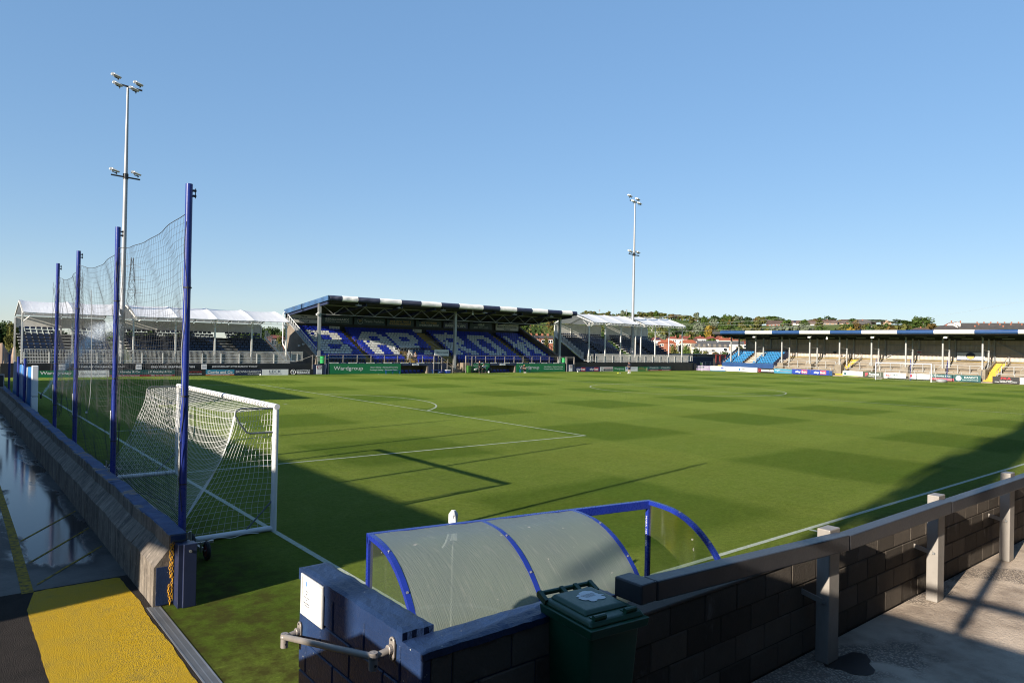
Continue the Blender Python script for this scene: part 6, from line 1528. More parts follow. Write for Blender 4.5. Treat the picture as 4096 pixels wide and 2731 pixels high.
# ------------------------------------------------- pieces between the stands
def wheelie(label, x, y, z, mat):
    t = thing('wheelie_bin', label, 'bin', (x, y, z)); mb = MB(); mb.hexa([(x-0.22,y-0.22,z+0.03),(x+0.22,y-0.22,z+0.03),(x+0.22,y+0.22,z+0.03),(x-0.22,y+0.22,z+0.03),(x-0.28,y-0.3,z+0.92),(x+0.28,y-0.3,z+0.92),(x+0.28,y+0.3,z+0.92),(x-0.28,y+0.3,z+0.92)]); mb.build('body', mat, t)
    mb = MB(); mb.hexa([(x-0.31,y-0.34,z+0.92),(x+0.31,y-0.34,z+0.92),(x+0.31,y+0.33,z+0.92),(x-0.31,y+0.33,z+0.92),(x-0.28,y-0.3,z+1.0),(x+0.28,y-0.3,z+1.0),(x+0.28,y+0.3,z+1.03),(x-0.28,y+0.3,z+1.03)]); mb.build('lid', mat, t)
    for s in (-1, 1): mb = MB(); mb.tube((x+s*0.2,y+0.28,z+0.1),(x+s*0.26,y+0.28,z+0.1),0.1,10); mb.build('wheel', 'rubber', t)
wheelie('bright green wheelie bin beside the central stairs', 51.45, 70.9, 0, 'bin_bright')
for lab, x_ in (('green drum bin at the left front corner of the main stand', 30.35), ('green drum bin at the right front corner of the main stand', 70.4)):
    t = thing('drum_bin', lab, 'bin', (x_, 72.0, 1.3)); mb = MB(); mb.tube((x_,71.75,1.3),(x_,71.75,2.15),0.29,14); mb.build('drum', 'drum_green', t); mb = MB(); [mb.tube((x_,71.75,z_),(x_,71.75,z_+0.05),0.31,14) for z_ in (1.5,1.8,2.1)]; mb.build('hoop', 'drum_green', t)
def bench(label, x0, x1, y_):
    t = thing('bench', label, 'bench', ((x0+x1)/2, y_, 0)); mb = MB(); mb.box(x0,x1,y_-0.15,y_+0.15,0.40,0.45); mb.build('seat', 'frame_blue', t)
    for x_ in (x0+0.1, (x0+x1)/2, x1-0.1): mb = MB(); mb.bar((x_,y_-0.1,0),(x_,y_-0.1,0.4),0.05,0.05); mb.bar((x_,y_+0.1,0),(x_,y_+0.1,0.4),0.05,0.05); mb.build('leg', 'seat_teal', t)
bench('blue bench before the left end of the home dugout', 38.2, 40.3, 70.5); bench('blue bench beside the central stairs', 45.2, 47.2, 70.5); bench('blue bench right of the away dugout', 60.2, 62.2, 70.3); bench('dark bench the two people sit on', 52.9, 55.0, 70.45)
t = thing('cool_box', 'blue cool box with white lid by the central stairs', 'cool box', (47.6,70.4,0)); MB().box(47.25,47.95,70.2,70.6,0.02,0.34).build('body','royal_board',t,bev=0.03); MB().box(47.23,47.97,70.18,70.62,0.345,0.47).build('lid','white_board',t,bev=0.03)
t = thing('kit_bag', 'blue kit bag on the ground beside the cool box', 'bag', (46.6,70.35,0)); mb = MB(); mb.ball((46.6,70.35,0.16),0.38,0.2,0.16,12,7); mb.build('body','navy_board',t,smooth=True); mb = MB(); mb.path([(46.4,70.3,0.28),(46.6,70.28,0.42),(46.8,70.3,0.28)],0.015,5); mb.build('handle','ink',t)
t = thing('kit_bag', 'black kit bag propped beside the away dugout', 'bag', (54.7,70.4,0)); mb = MB(); mb.ball((54.75,70.4,0.4),0.35,0.22,0.42,12,8); mb.build('body','black',t,smooth=True); mb = MB(); mb.path([(54.6,70.3,0.7),(54.75,70.28,0.92),(54.9,70.3,0.7)],0.02,5); mb.build('handle','ink',t)
t = thing('monitor_stand', 'small white panel on a black stand by the away dugout', 'stand', (52.15,70.3,0)); MB().bar((52.15,70.3,0),(52.15,70.3,0.45),0.06,0.06).build('stem','black',t); MB().box(51.95,52.35,70.27,70.33,0.42,0.62).build('panel','white_board',t,bev=0.01)
def football(label, x, y, r=0.11):
    t = thing('football', label, 'ball', (x,y,0)); mb = MB(); mb.ball((x,y,r),r,r,r,12,8); mb.build('shell','white_board',t,smooth=True); mb = MB()
    for a in range(5): mb.ball((x+r*0.75*math.cos(a*1.256),y+r*0.75*math.sin(a*1.256),r+r*0.45*math.sin(a*2.1)),r*0.35,r*0.35,r*0.3,6,4)
    mb.build('patch','ink',t)
football('white football by the feet of the seated people', 54.2, 69.9, 0.14); football('white football on the touchline below the blue betting boards', 71.1, 69.3); football('white football below the navy solicitors board', 22.1, 69.4)
t = thing('training_bib', 'crumpled yellow bib lying on the pitch', 'bib', (74.6,64.0,0)); mb = MB(); mb.ball((74.5,64.0,0.07),0.28,0.14,0.09,10,6); mb.ball((74.85,63.95,0.04),0.14,0.1,0.05,8,5,1); mb.build('cloth', ['bib_yellow','white_board'], t)
for i, x_ in enumerate((76.3, 78.3)):
    t = thing('toilet_cabin', ('left' if i == 0 else 'right') + ' one of two dark green portable toilet cabins', 'cabin', (x_+0.8,76,0), 'green cabins'); MB().box(x_,x_+1.5,75.4,76.9,0,1.85).build('body','cabin_green',t,bev=0.03); mb = MB(); mb.ball((x_+0.75,76.15,1.86),0.85,0.85,0.24,14,6); mb.build('roof','white_paint',t,smooth=True); MB().box(x_+0.35,x_+1.15,75.36,75.399,0.08,1.75).build('door','cabin_green',t,bev=0.01)
t = thing('container', 'navy corrugated shipping container behind the far corner', 'container', (116.4,78,0)); mb = MB(); mb.box(113.4,119.4,78.06,80.4,0.3,2.42); mb.build('body','container_navy',t)
for k in range(22): mb = MB(); mb.box(113.45+k*0.272,113.45+k*0.272+0.14,78.0,78.059,0.4,2.34); mb.build('rib','container_navy',t)
mb = MB(); mb.box(113.35,119.45,77.99,78.05,2.36,2.46); mb.build('top_rail','container_navy',t)
t = thing('low_building', 'long low flat-roofed building behind the container', 'building', (120,84,0)); MB().box(108,132,83,88,0,2.75).build('wall','concrete',t); MB().box(107.7,132.3,82.7,88.3,2.75,2.95).build('roof','dark_metal',t); MB().box(120.5,124,82.9,82.99,0.2,2.7).build('block_panel','concrete_pale',t)
t = thing('turnstile_gate', 'red framed gate with dark mesh beside the bright blue seats', 'gate', (124.5,80,0))
for (a, b_) in ((123.2,124.5),(124.9,126.6)): mb = MB(); mb.box(a,b_,80.0,80.06,0.6,2.7); mb.build('mesh','dark_metal',t); mb = MB(); mb.bar((a,79.98,0.2),(a,79.98,2.85),0.16,0.1); mb.bar((b_,79.98,0.2),(b_,79.98,2.85),0.16,0.1); mb.bar((a,79.98,2.8),(b_,79.98,2.8),0.1,0.16); mb.bar((a,79.98,1.0),(b_,79.98,1.0),0.1,0.12); mb.build('frame','gate_red',t)
t = thing('corner_rail', 'galvanised handrails before the navy container', 'railing', (112,75,0)); mb = MB(); mb.bar((110.0,74.5,1.55),(118,74.5,1.55),0.05,0.05); mb.bar((110.0,74.5,1.1),(118,74.5,1.1),0.04,0.04); [mb.bar((110.0+k*1.6,74.5,0.2),(110.0+k*1.6,74.5,1.55),0.07,0.07) for k in range(6)]; mb.build('rail','steel_galv',t); mb = MB(); mb.path([(118,74.5,0.4),(119.6,74.5,1.9),(120.6,74.5,2.3)],0.035,6); mb.path([(118,74.5,1.0),(119.6,74.5,2.4)],0.035,6); mb.build('stair_rail','steel_galv',t)
t = thing('corner_steps', 'small yellow steps at the corner by the blue seats', 'steps', (117,72.5,0)); [MB().box(112.0,113.2,70.0+k*0.28,71.9,0.0,0.3+0.22*k).build('tread','yellow_step',t) for k in range(4)]
t = thing('traffic_light', 'black traffic light with white edged backing board beyond the stands', 'traffic light', (122.6,88.7,0)); mb = MB(); mb.tube((122.4,89,0),(122.4,89,3.6),0.07,8); mb.build('pole','steel_galv',t); mb = MB(); mb.box(121.85,122.1,88.98,89.02,3.45,4.75); mb.build('white_edge','white_board',t); mb = MB(); mb.box(122.1,122.85,88.9,89.0,3.45,4.75); mb.build('backing','black',t)
for k in range(3):
    mb = MB(); mb.tube((122.5,88.9,3.7+0.4*k),(122.5,88.6,3.72+0.4*k),0.17,10); mb.build('hood','black',t)

# ================================================================== people
def person(label, base, rot, J, cloth, hair='hair_brown', name='person'):
    """skinned figure; J maps joints to (x, y, z) with the figure facing -Y at the origin"""
    o = thing(name, label, 'person', base); o.rotation_euler = (0,0,rot)
    def skin(nm, mat, chains, sub=1, root=None):
        vs = []; rad = []; ed = []; idx = {}
        for chn in chains:
            prev = None
            for key, pt, r in chn:
                if key not in idx: idx[key] = len(vs); vs.append(pt); rad.append(r)
                if prev is not None: ed.append((prev, idx[key]))
                prev = idx[key]
        me = bpy.data.meshes.new(nm); me.from_pydata(vs, ed, []); me.materials.append(M(mat)); ob = link(nm, me, o)
        ob.modifiers.new('skin', 'SKIN'); 
        for i, r in enumerate(rad): me.skin_vertices[0].data[i].radius = (r, r); me.skin_vertices[0].data[i].use_root = (i == 0)
        s_ = ob.modifiers.new('sub', 'SUBSURF'); s_.levels = sub; s_.render_levels = sub
        return ob
    j = J
    def mid(a, b, t): a, b = Vector(a), Vector(b); return tuple(a + (b-a)*t)
    ch_ = [[('pel',j['pel'],0.13),('bel',mid(j['pel'],j['che'],0.5),0.125),('che',j['che'],0.145),('nec',j['nec'],0.06),('hea',j['hea'],0.085),('top',tuple(Vector(j['hea'])+Vector((0,0,0.10))),0.07)]]
    for s in 'lr':
        ch_.append([('che',None,0),('sh'+s,j['sh'+s],0.065),('el'+s,j['el'+s],0.045),('wr'+s,j['wr'+s],0.032),('pa'+s,tuple(Vector(j['wr'+s]) + (Vector(j['wr'+s])-Vector(j['el'+s])).normalized()*0.07),0.034)])
        ch_.append([('pel',None,0),('hi'+s,j['hi'+s],0.10),('kn'+s,j['kn'+s],0.062),('an'+s,j['an'+s],0.042),('to'+s,tuple(Vector(j['an'+s]) + Vector((0,-0.16,-0.04))),0.035)])
        pa = Vector(ch_[-2][-1][1]); dr_ = (Vector(j['wr'+s])-Vector(j['el'+s])).normalized(); sd = dr_.cross(Vector((0,1,0.2))).normalized()
        for q in range(4):
            b_ = pa + sd*(q-1.5)*0.019; ln_ = (0.06,0.075,0.07,0.055)[q]; k1_ = b_ + dr_*ln_*0.6; k2_ = k1_ + (dr_+Vector((0,-0.5,0))).normalized()*ln_*0.5
            ch_.append([('pa'+s,None,0),('f%s%da' % (s,q),tuple(k1_),0.009),('f%s%db' % (s,q),tuple(k2_),0.008)])
        th_ = Vector(j['wr'+s]) + dr_*0.03 + sd*0.035; ch_.append([('wr'+s,None,0),('t%sa' % s,tuple(th_),0.011),('t%sb' % s,tuple(th_+dr_*0.045+sd*0.012),0.009)])
    skin('body', 'skin', ch_)
    mats = cloth
    e = 0.022
    sh = [[('pel',tuple(Vector(j['pel'])+Vector((0,0,0.06))),0.145),('bel',mid(j['pel'],j['che'],0.5),0.125+e),('che',j['che'],0.145+e),('nb',mid(j['che'],j['nec'],0.6),0.085)]]
    for s in 'lr': sh.append([('che',None,0),('sh'+s,j['sh'+s],0.068+e)] + ([('el'+s,mid(j['sh'+s],j['el'+s],0.85),0.056+e*0.6)] if not mats.get('long') else [('el'+s,j['el'+s],0.05+e),('wr'+s,j['wr'+s],0.036+e*0.5)]))
    skin('shirt', mats['shirt'], sh)
    lg = [[('pel',j['pel'],0.135+e)]]
    for s in 'lr': lg.append([('pel',None,0),('hi'+s,j['hi'+s],0.105+e)] + ([('kn'+s,mid(j['hi'+s],j['kn'+s],0.85),0.075+e)] if mats.get('shorts') else [('kn'+s,j['kn'+s],0.065+e),('an'+s,j['an'+s],0.047+e)]))
    skin('trousers' if not mats.get('shorts') else 'shorts', mats['legs'], lg)
    for s in 'lr':
        a = Vector(j['an'+s]); mb = MB(); mb.ball(a+Vector((0,-0.09,-0.045)),0.052,0.14,0.05,10,6); ob = mb.build('shoe', mats.get('shoes','black'), None, smooth=True); ob.parent = o
        if mats.get('socks'): mb = MB(); mb.tube(a, a.lerp(Vector(j['kn'+s]),0.5), 0.052, 10, 0, 0.062); ob = mb.build('sock', mats['socks'], None, smooth=True); ob.parent = o
    hd = Vector(j['hea']); mb = MB(); mb.ball(hd+Vector((0,0.022,0.075)),0.098,0.105,0.085,12,8); ob = mb.build('hair', hair, None, smooth=True); ob.parent = o
    fc = MB(); fc.ball(hd+Vector((0,-0.10,0.02)),0.014,0.02,0.02,6,5); ob = fc.build('nose','skin',None); ob.parent = o
    fc = MB(); [fc.ball(hd+Vector((s*0.035,-0.085,0.045)),0.012,0.008,0.008,6,4) for s in (-1,1)]; ob = fc.build('eyes','ink',None); ob.parent = o
    fc = MB(); fc.ball(hd+Vector((0,-0.088,-0.03)),0.024,0.006,0.006,6,4); ob = fc.build('mouth','pink_red',None); ob.parent = o
    fc = MB(); [fc.ball(hd+Vector((s*0.094,0.0,0.02)),0.012,0.02,0.03,6,4) for s in (-1,1)]; ob = fc.build('ears','skin',None); ob.parent = o
    return o
STAND = dict(pel=(0,0,0.95), che=(0,0.0,1.30), nec=(0,0.0,1.50), hea=(0,-0.02,1.62), shl=(0.19,0,1.42), ell=(0.25,0.03,1.14), wrl=(0.23,-0.08,0.92), shr=(-0.19,0,1.42), elr=(-0.25,0.03,1.14), wrr=(-0.23,-0.08,0.92), hil=(0.10,0,0.90), knl=(0.11,-0.02,0.50), anl=(0.12,0.02,0.09), hir=(-0.10,0,0.90), knr=(-0.11,-0.02,0.50), anr=(-0.12,0.02,0.09))
PLAYER = dict(STAND, che=(0,-0.02,1.32), hea=(0.02,-0.10,1.63), nec=(0,-0.04,1.51), ell=(0.30,0.0,1.18), wrl=(0.16,-0.22,1.12), elr=(-0.30,0.02,1.18), wrr=(-0.14,-0.20,1.14), hil=(0.11,0,0.90), anl=(0.20,0.02,0.09), knl=(0.15,-0.03,0.5), anr=(-0.16,0.0,0.09), knr=(-0.14,-0.02,0.5))
SIT = dict(pel=(0,0,0.55), che=(0,-0.06,0.90), nec=(0,-0.10,1.08), hea=(0,-0.16,1.19), shl=(0.19,-0.07,1.01), ell=(0.24,-0.16,0.76), wrl=(0.12,-0.36,0.72), shr=(-0.19,-0.07,1.01), elr=(-0.24,-0.16,0.76), wrr=(-0.12,-0.36,0.72), hil=(0.10,-0.02,0.54), knl=(0.14,-0.44,0.52), anl=(0.14,-0.42,0.09), hir=(-0.10,-0.02,0.54), knr=(-0.14,-0.44,0.52), anr=(-0.14,-0.42,0.09))
LEAN = dict(SIT, che=(0,-0.16,0.86), nec=(0,-0.27,1.00), hea=(0,-0.36,1.05), shl=(0.19,-0.22,0.95), shr=(-0.19,-0.22,0.95), ell=(0.22,-0.36,0.70), elr=(-0.22,-0.36,0.70), wrl=(0.06,-0.52,0.62), wrr=(-0.06,-0.52,0.62))
pl = person('player in navy shirt and shorts with white socks standing on the pitch', (76.2,63.3,0), math.radians(170), PLAYER, dict(shirt='cloth_navy', legs='cloth_navy', shorts=True, socks='cloth_white', shoes='white_board'))
t = thing('glove', 'orange goalkeeper gloves held by the player', 'gloves', (76.2,63.3,0)); mb = MB(); mb.ball((76.42,63.5,1.10),0.09,0.07,0.10,10,6); mb.ball((76.36,63.52,1.12),0.07,0.06,0.09,10,6); mb.build('pair', 'cloth_orange', t, smooth=True)
person('person in black standing in front of the green script board', (52.6,69.95,0), math.radians(35), STAND, dict(shirt='cloth_black', legs='cloth_black', long=True))
person('person in white shirt sitting on the bench by the away dugout', (53.65,70.4,-0.02), math.radians(-8), SIT, dict(shirt='cloth_white', legs='cloth_black', long=False))
person('person in dark shirt and shorts sitting behind the standing person', (52.98,70.4,-0.02), math.radians(15), LEAN, dict(shirt='cloth_navy', legs='cloth_black', shorts=True))
person('person with fair hair leaning forward on the bench right of the away dugout', (60.75,70.3,-0.02), math.radians(5), LEAN, dict(shirt='cloth_black', legs='cloth_black', shoes='white_board'), 'hair_fair')
person('person sitting among the blue seats by the white hoop rails', (44.6,73.95,1.56), math.radians(-20), LEAN, dict(shirt='cloth_black', legs='cloth_black'), 'hair_fair')
# ================================================================== beyond the ground: trees, houses, hill
TR = random.Random(11)
def crown_mesh(seed, mat, n_blob=11, per=42, leaf=0.115, squash=0.85, cone=0.0):
    R_ = random.Random(seed); mb = MB()
    blobs = []
    for i in range(n_blob):
        a = R_.uniform(0, 2*PI); h = R_.uniform(0.12, 0.92); rad = math.sqrt(max(0, 1-(h*2-1)**2))*R_.uniform(0.25, 0.72)*(1-cone*h)
        blobs.append((rad*math.cos(a), rad*math.sin(a), h*2*squash, R_.uniform(0.28, 0.48)))
    blobs.append((0, 0, squash*1.35, 0.5))
    for (bx, by, bz, br) in blobs:
        for k in range(per):
            d = Vector((R_.gauss(0,1), R_.gauss(0,1), R_.gauss(0,1))).normalized(); p = Vector((bx,by,bz)) + d*br*R_.uniform(0.55, 1.08)
            nrm = (d + Vector((R_.uniform(-1,1),R_.uniform(-1,1),R_.uniform(-0.6,1)))*0.75).normalized(); u = nrm.orthogonal().normalized(); v_ = nrm.cross(u); t = R_.uniform(0, 6.28); u2 = u*math.cos(t)+v_*math.sin(t); v2 = nrm.cross(u2); s = leaf*R_.uniform(0.6, 1.3)
            mb.face([p-u2*s-v2*s*0.5, p+u2*s*0.4-v2*s, p+u2*s+v2*s*0.5, p-u2*s*0.4+v2*s])
    return mb.mesh('crown', mat)
def trunk_mesh(seed):
    R_ = random.Random(seed); mb = MB(); mb.path([(0,0,-0.3),(0.02,0.01,0.25),(0.0,0.03,0.6),(0.05,0.0,1.1)], [0.075,0.06,0.05,0.02], 7)
    for k in range(4):
        a = k*1.6+R_.random(); mb.path([(0,0.01,0.3+0.1*k),(0.25*math.cos(a),0.25*math.sin(a),0.7+0.1*k),(0.5*math.cos(a),0.5*math.sin(a),1.0+0.1*k)],[0.035,0.025,0.01],5)
    return mb.mesh('trunk', 'bark')
LEAFK = ['leaf_green','leaf_dark','leaf_olive','leaf_brown','leaf_gold','leaf_silver']
CROWN = {(k, m): crown_mesh(40+k, m) for k in range(4) for m in LEAFK}
NEARCROWN = {m: crown_mesh(77, m, 26, 60, 0.075, 0.8) for m in ('leaf_green','leaf_olive','leaf_dark')}
TRUNK = [trunk_mesh(i) for i in range(3)]
LN = {'leaf_green':'mid green','leaf_dark':'dark green','leaf_olive':'olive green','leaf_brown':'brownish autumn','leaf_gold':'golden yellow','leaf_silver':'silvery grey-green'}
def tree(loc, height, rad, mat, where, name='tree', cat='tree', kind='tree', near=False):
    """unit crown is 2*squash tall; it is scaled to the tree's size"""
    loc = Vector(loc)
    t = thing(name, LN[mat] + ' ' + kind + ' ' + where, cat, loc, 'trees and bushes beyond the ground')
    cr = NEARCROWN[mat] if near else CROWN[(TR.randrange(4), mat)]
    c = link('crown', cr, t); ch_ = height*(0.86 if kind != 'bush' else 1.0); c.scale = (rad, rad, ch_/1.75); c.location = (0, 0, height-ch_-0.02*height); c.rotation_euler = (0,0,TR.uniform(0,6.28))
    k = link('trunk', TRUNK[TR.randrange(3)], t); k.scale = (rad*0.9, rad*0.9, height*0.62)
    return t
def gz_(px, dist):
    p = at(px, 1400, dist); return Vector((p.x, p.y, hz(p.x, p.y)))
def tree_px(px, py, dist, wpx, mat, where, **kw):
    b = gz_(px, dist); top = at(px, py, dist).z; h = max(3.5, top-b.z); tree(b, h, wpx*dist/2785/2, mat, where, **kw)
# skyline trees along the ridge
SK = [(2369,1250,60,'leaf_brown'),(2406,1252,55,'leaf_olive'),(2440,1258,60,'leaf_brown'),(2475,1256,55,'leaf_olive'),(2508,1247,58,'leaf_green'),(2545,1256,62,'leaf_brown'),(2580,1248,60,'leaf_olive'),(2610,1247,60,'leaf_brown'),(2645,1251,62,'leaf_olive'),(2683,1256,66,'leaf_brown'),(2715,1259,60,'leaf_brown'),(2738,1260,50,'leaf_dark'),
 (2795,1277,52,'leaf_olive'),(2825,1276,46,'leaf_silver'),(2854,1262,50,'leaf_dark'),(2885,1266,52,'leaf_green'),(2915,1272,44,'leaf_olive'),(2946,1264,58,'leaf_olive'),(2992,1268,50,'leaf_dark'),(3028,1269,60,'leaf_olive'),(3083,1263,66,'leaf_green'),(3125,1271,40,'leaf_dark'),(3259,1274,46,'leaf_brown'),(3278,1269,36,'leaf_green'),(3309,1265,50,'leaf_dark'),(3350,1279,36,'leaf_gold'),(3405,1274,44,'leaf_green'),(3500,1277,66,'leaf_dark'),(3545,1283,60,'leaf_olive'),(3590,1277,56,'leaf_dark'),(3622,1284,56,'leaf_green')]
for (px, py, w_, m_) in SK: tree_px(px, py, TR.uniform(820, 880), w_*1.15, m_, 'on the skyline ' + ('left of the right mast' if px < 2530 else 'just right of the mast' if px < 2620 else 'above the farthest right stand' if px < 2700 else 'at the right end of the dense clump' if px < 2760 else 'right of the lone house' if px < 2840 else 'above the first blue roof length' if px < 2960 else 'above the first white roof length' if px < 3060 else 'by the pink brick terrace' if px < 3180 else 'among the sandy houses' if px < 3380 else 'behind the stone chapel' if px < 3520 else 'left of the tall tree'))
tree_px(3686, 1269, 700, 88, 'leaf_green', 'standing tall above the far roof edge', near=True)
tree_px(3724, 1293, 690, 46, 'leaf_brown', 'beside the tall tree above the roof edge')
# trees on the slope
for i in range(190):
    px = TR.uniform(2080, 3700); d = TR.uniform(470, 800)
    if 2560 < px < 2790 and 500 < d < 745 and TR.random() < 0.86: continue
    if 2080 < px < 2300 and TR.random() < 0.3: continue
    if px > 3040 and d > 600 and (d > 735 or TR.random() < 0.45): continue
    b = gz_(px, d); m_ = TR.choice(['leaf_olive','leaf_green','leaf_dark','leaf_olive','leaf_silver','leaf_brown','leaf_green'])
    reg = 'past the main stand gable' if px < 2330 else 'behind the taller stands' if px < 2560 else 'round the cemetery' if px < 2800 else 'above the red roofed houses' if px < 3000 else 'below the pink brick terrace' if px < 3180 else 'below the sandy ridge houses' if px < 3400 else 'round the stone chapel' if px < 3560 else 'left of the tall tree'
    lvl = 'low on the hillside' if d < 580 else 'halfway up the hillside' if d < 690 else 'high on the hillside'
    hh = TR.uniform(8, 13); rr_ = TR.uniform(4.0, 6.5)
    tree(b, hh, rr_, m_, lvl + ' ' + reg, kind=('small ' if hh < 9.3 else '') + ('broad tree' if rr_ > 5.6 else 'narrow tree' if rr_ < 4.6 else 'tree'))
for (px, py, d, w_, m_) in ((2830,1301,560,44,'leaf_gold'),(2812,1296,600,60,'leaf_silver'),(2850,1300,620,60,'leaf_brown'),(2780,1305,600,50,'leaf_silver'),(2660,1316,560,60,'leaf_olive'),(2705,1310,600,80,'leaf_dark'),(2600,1331,520,44,'leaf_olive'),(2650,1336,520,40,'leaf_silver'),(3120,1300,560,110,'leaf_silver'),(3180,1297,560,110,'leaf_silver'),(3230,1298,560,90,'leaf_silver'),(3290,1303,570,80,'leaf_green'),(3360,1300,560,80,'leaf_olive'),(3410,1311,520,70,'leaf_gold'),(3480,1304,560,70,'leaf_dark'),(3515,1297,600,90,'leaf_olive'),(3560,1300,560,80,'leaf_brown'),(3600,1295,600,90,'leaf_olive'),(2950,1316,560,90,'leaf_green'),(3010,1310,580,90,'leaf_olive'),(2900,1318,540,90,'leaf_dark'),(3060,1312,560,80,'leaf_olive')):
    tree_px(px, py, d, w_, m_, 'in front of the slope ' + ('below the cemetery' if px < 2720 else 'right of the cemetery' if px < 2870 else 'above the first blue roof length' if px < 2970 else 'above the first white roof length' if px < 3090 else 'above the second blue roof length' if px < 3200 else 'above the second white roof length' if px < 3320 else 'above the third blue roof length' if px < 3450 else 'above the third white roof length'))
# a wood that reads as one mass on the slope behind
mb = MB(); R_ = random.Random(9)
for i in range(9000):
    px = R_.uniform(2050, 3900); d = R_.uniform(470, 950)
    if (2545 < px < 2800 and 500 < d < 760) or (px > 3040 and d > 640): continue
    p = gz_(px, d) + Vector((0, 0, R_.uniform(0.3, 5.5))); s = R_.uniform(0.7, 1.5)
    n_ = Vector((R_.uniform(-1,1), R_.uniform(-1,1), R_.uniform(-0.2,1))).normalized(); u = n_.orthogonal().normalized()*s; v_ = n_.cross(u)
    mb.face([p-u, p-v_, p+u, p+v_], R_.choice((0,0,1,2,2,3)))
stuff(tag(mb.build('hillside_wood', ['leaf_olive','leaf_green','leaf_dark','leaf_brown']), 'mixed scrub and undergrowth covering the hillside', 'woodland'))
# cemetery stones on the slope
mb = MB()
for i in range(480):
    px = R_.uniform(2550, 2805); d = R_.uniform(520, 740); b = gz_(px, d)
    if R_.random() < 0.25: px = R_.uniform(2930, 3040); b = gz_(px, R_.uniform(640, 660))
    a = R_.gauss(math.radians(40), 0.25); u = Vector((-math.sin(a), math.cos(a), 0))*R_.uniform(0.25,0.45); v_ = Vector((math.cos(a), math.sin(a), 0))*0.12; h = R_.uniform(0.6, 1.2)
    mb.hexa([b-u-v_, b+u-v_, b+u+v_, b-u+v_, b-u-v_+Vector((0,0,h)), b+u-v_+Vector((0,0,h)), b+u+v_+Vector((0,0,h)), b-u+v_+Vector((0,0,h))])
stuff(tag(mb.build('headstones', 'headstone'), 'rows of pale headstones scattered over the grassy cemetery slope', 'headstones'))

# ------------------------------------------------- houses
def house(label, pl, pr, yr, ye, dist, wall, roof, kind='hip', nwin=2, chim=1, depth=8.0, turn=0.0, group='houses', solar=False):
    c = at((pl+pr)/2, 1400, dist); w_ = (pr-pl)*dist/2785; az = math.atan2(c.y-CAM.y, c.x-CAM.x) + turn
    fx = Vector((math.sin(az), -math.cos(az), 0)); fy = Vector((math.cos(az), math.sin(az), 0))
    zr = at((pl+pr)/2, yr, dist).z; ze = at((pl+pr)/2, ye, dist).z; z0 = min(hz(c.x, c.y), ze-4.6) - 0.5
    t = thing('house', label, 'house', (c.x, c.y, z0), group); o = Vector((c.x, c.y, 0))
    def P(a, b, z): return o + fx*a + fy*b + Vector((0,0,z))
    h = w_/2; e = 0.35
    mb = MB(); mb.hexa([P(-h+e,0,z0),P(h-e,0,z0),P(h-e,depth,z0),P(-h+e,depth,z0),P(-h+e,0,ze),P(h-e,0,ze),P(h-e,depth,ze),P(-h+e,depth,ze)]); mb.build('wall', wall, t)
    mb = MB(); rh = min(h*0.55, depth*0.5) if kind == 'hip' else 0.0
    if kind in ('hip', 'gable'):
        A,B,C_,D = P(-h,-0.4,ze),P(h,-0.4,ze),P(h,depth+0.4,ze),P(-h,depth+0.4,ze); E_,F_ = P(-h+rh,depth/2,zr),P(h-rh,depth/2,zr)
        mb.face([A,B,F_,E_]); mb.face([C_,D,E_,F_]); mb.face([D,A,E_]); mb.face([B,C_,F_]); mb.face([D,C_,B,A])
    else:                                            # gable end towards the viewer
        A,B,C_,D = P(-h,-0.3,ze),P(h,-0.3,ze),P(h,depth+0.3,ze),P(-h,depth+0.3,ze); E_,F_ = P(0,-0.3,zr),P(0,depth+0.3,zr)
        mb.face([A,E_,F_,D]); mb.face([E_,B,C_,F_]); mb.face([D,C_,B,A])
    rf = mb.build('roof', roof, t)
    if kind == 'front': mb = MB(); mb.face([P(-h+e,-0.02,ze),P(h-e,-0.02,ze),P(0,-0.02,zr-0.25)]); mb.build('gable', wall, t)
    for k in range(chim):
        a = -h*0.62 + (1.24*h*k/max(1, chim-1) if chim > 1 else h*0.62); mb = MB(); q = depth/2; mb.hexa([P(a-0.45,q-0.35,zr-1.0),P(a+0.45,q-0.35,zr-1.0),P(a+0.45,q+0.35,zr-1.0),P(a-0.45,q+0.35,zr-1.0),P(a-0.45,q-0.35,zr+0.9),P(a+0.45,q-0.35,zr+0.9),P(a+0.45,q+0.35,zr+0.9),P(a-0.45,q+0.35,zr+0.9)]); mb.build('chimney', 'house_brick', rf)
    for k in range(nwin):
        a = -h + w_*(k+0.5)/nwin; wb_ = min(1.1, w_/nwin*0.32)
        mb = MB(); mb.hexa([P(a-wb_,-0.10,ze-2.0),P(a+wb_,-0.10,ze-2.0),P(a+wb_,0.0,ze-2.0),P(a-wb_,0.0,ze-2.0),P(a-wb_,-0.10,ze-0.55),P(a+wb_,-0.10,ze-0.55),P(a+wb_,0.0,ze-0.55),P(a-wb_,0.0,ze-0.55)]); wf = mb.build('window', 'white_paint', t)
        for s in (-0.5, 0.5): mb = MB(); mb.face([P(a+s*wb_-wb_*0.38,-0.12,ze-1.85),P(a+s*wb_+wb_*0.38,-0.12,ze-1.85),P(a+s*wb_+wb_*0.38,-0.12,ze-0.7),P(a+s*wb_-wb_*0.38,-0.12,ze-0.7)]); mb.build('pane', 'glass_dark', wf)
    if solar:
        for k in range(4):
            u0 = -h*0.15 + k*h*0.16; 
            def RP(a, s): return P(a, -0.4+(depth/2+0.4)*s - 0.06, ze+(zr-ze)*s + 0.10)
            mb = MB(); mb.face([RP(u0,0.3),RP(u0+h*0.14,0.3),RP(u0+h*0.14,0.8),RP(u0,0.8)]); mb.build('solar_panel', 'solar', rf)
    return t
RD = 'below the cemetery'
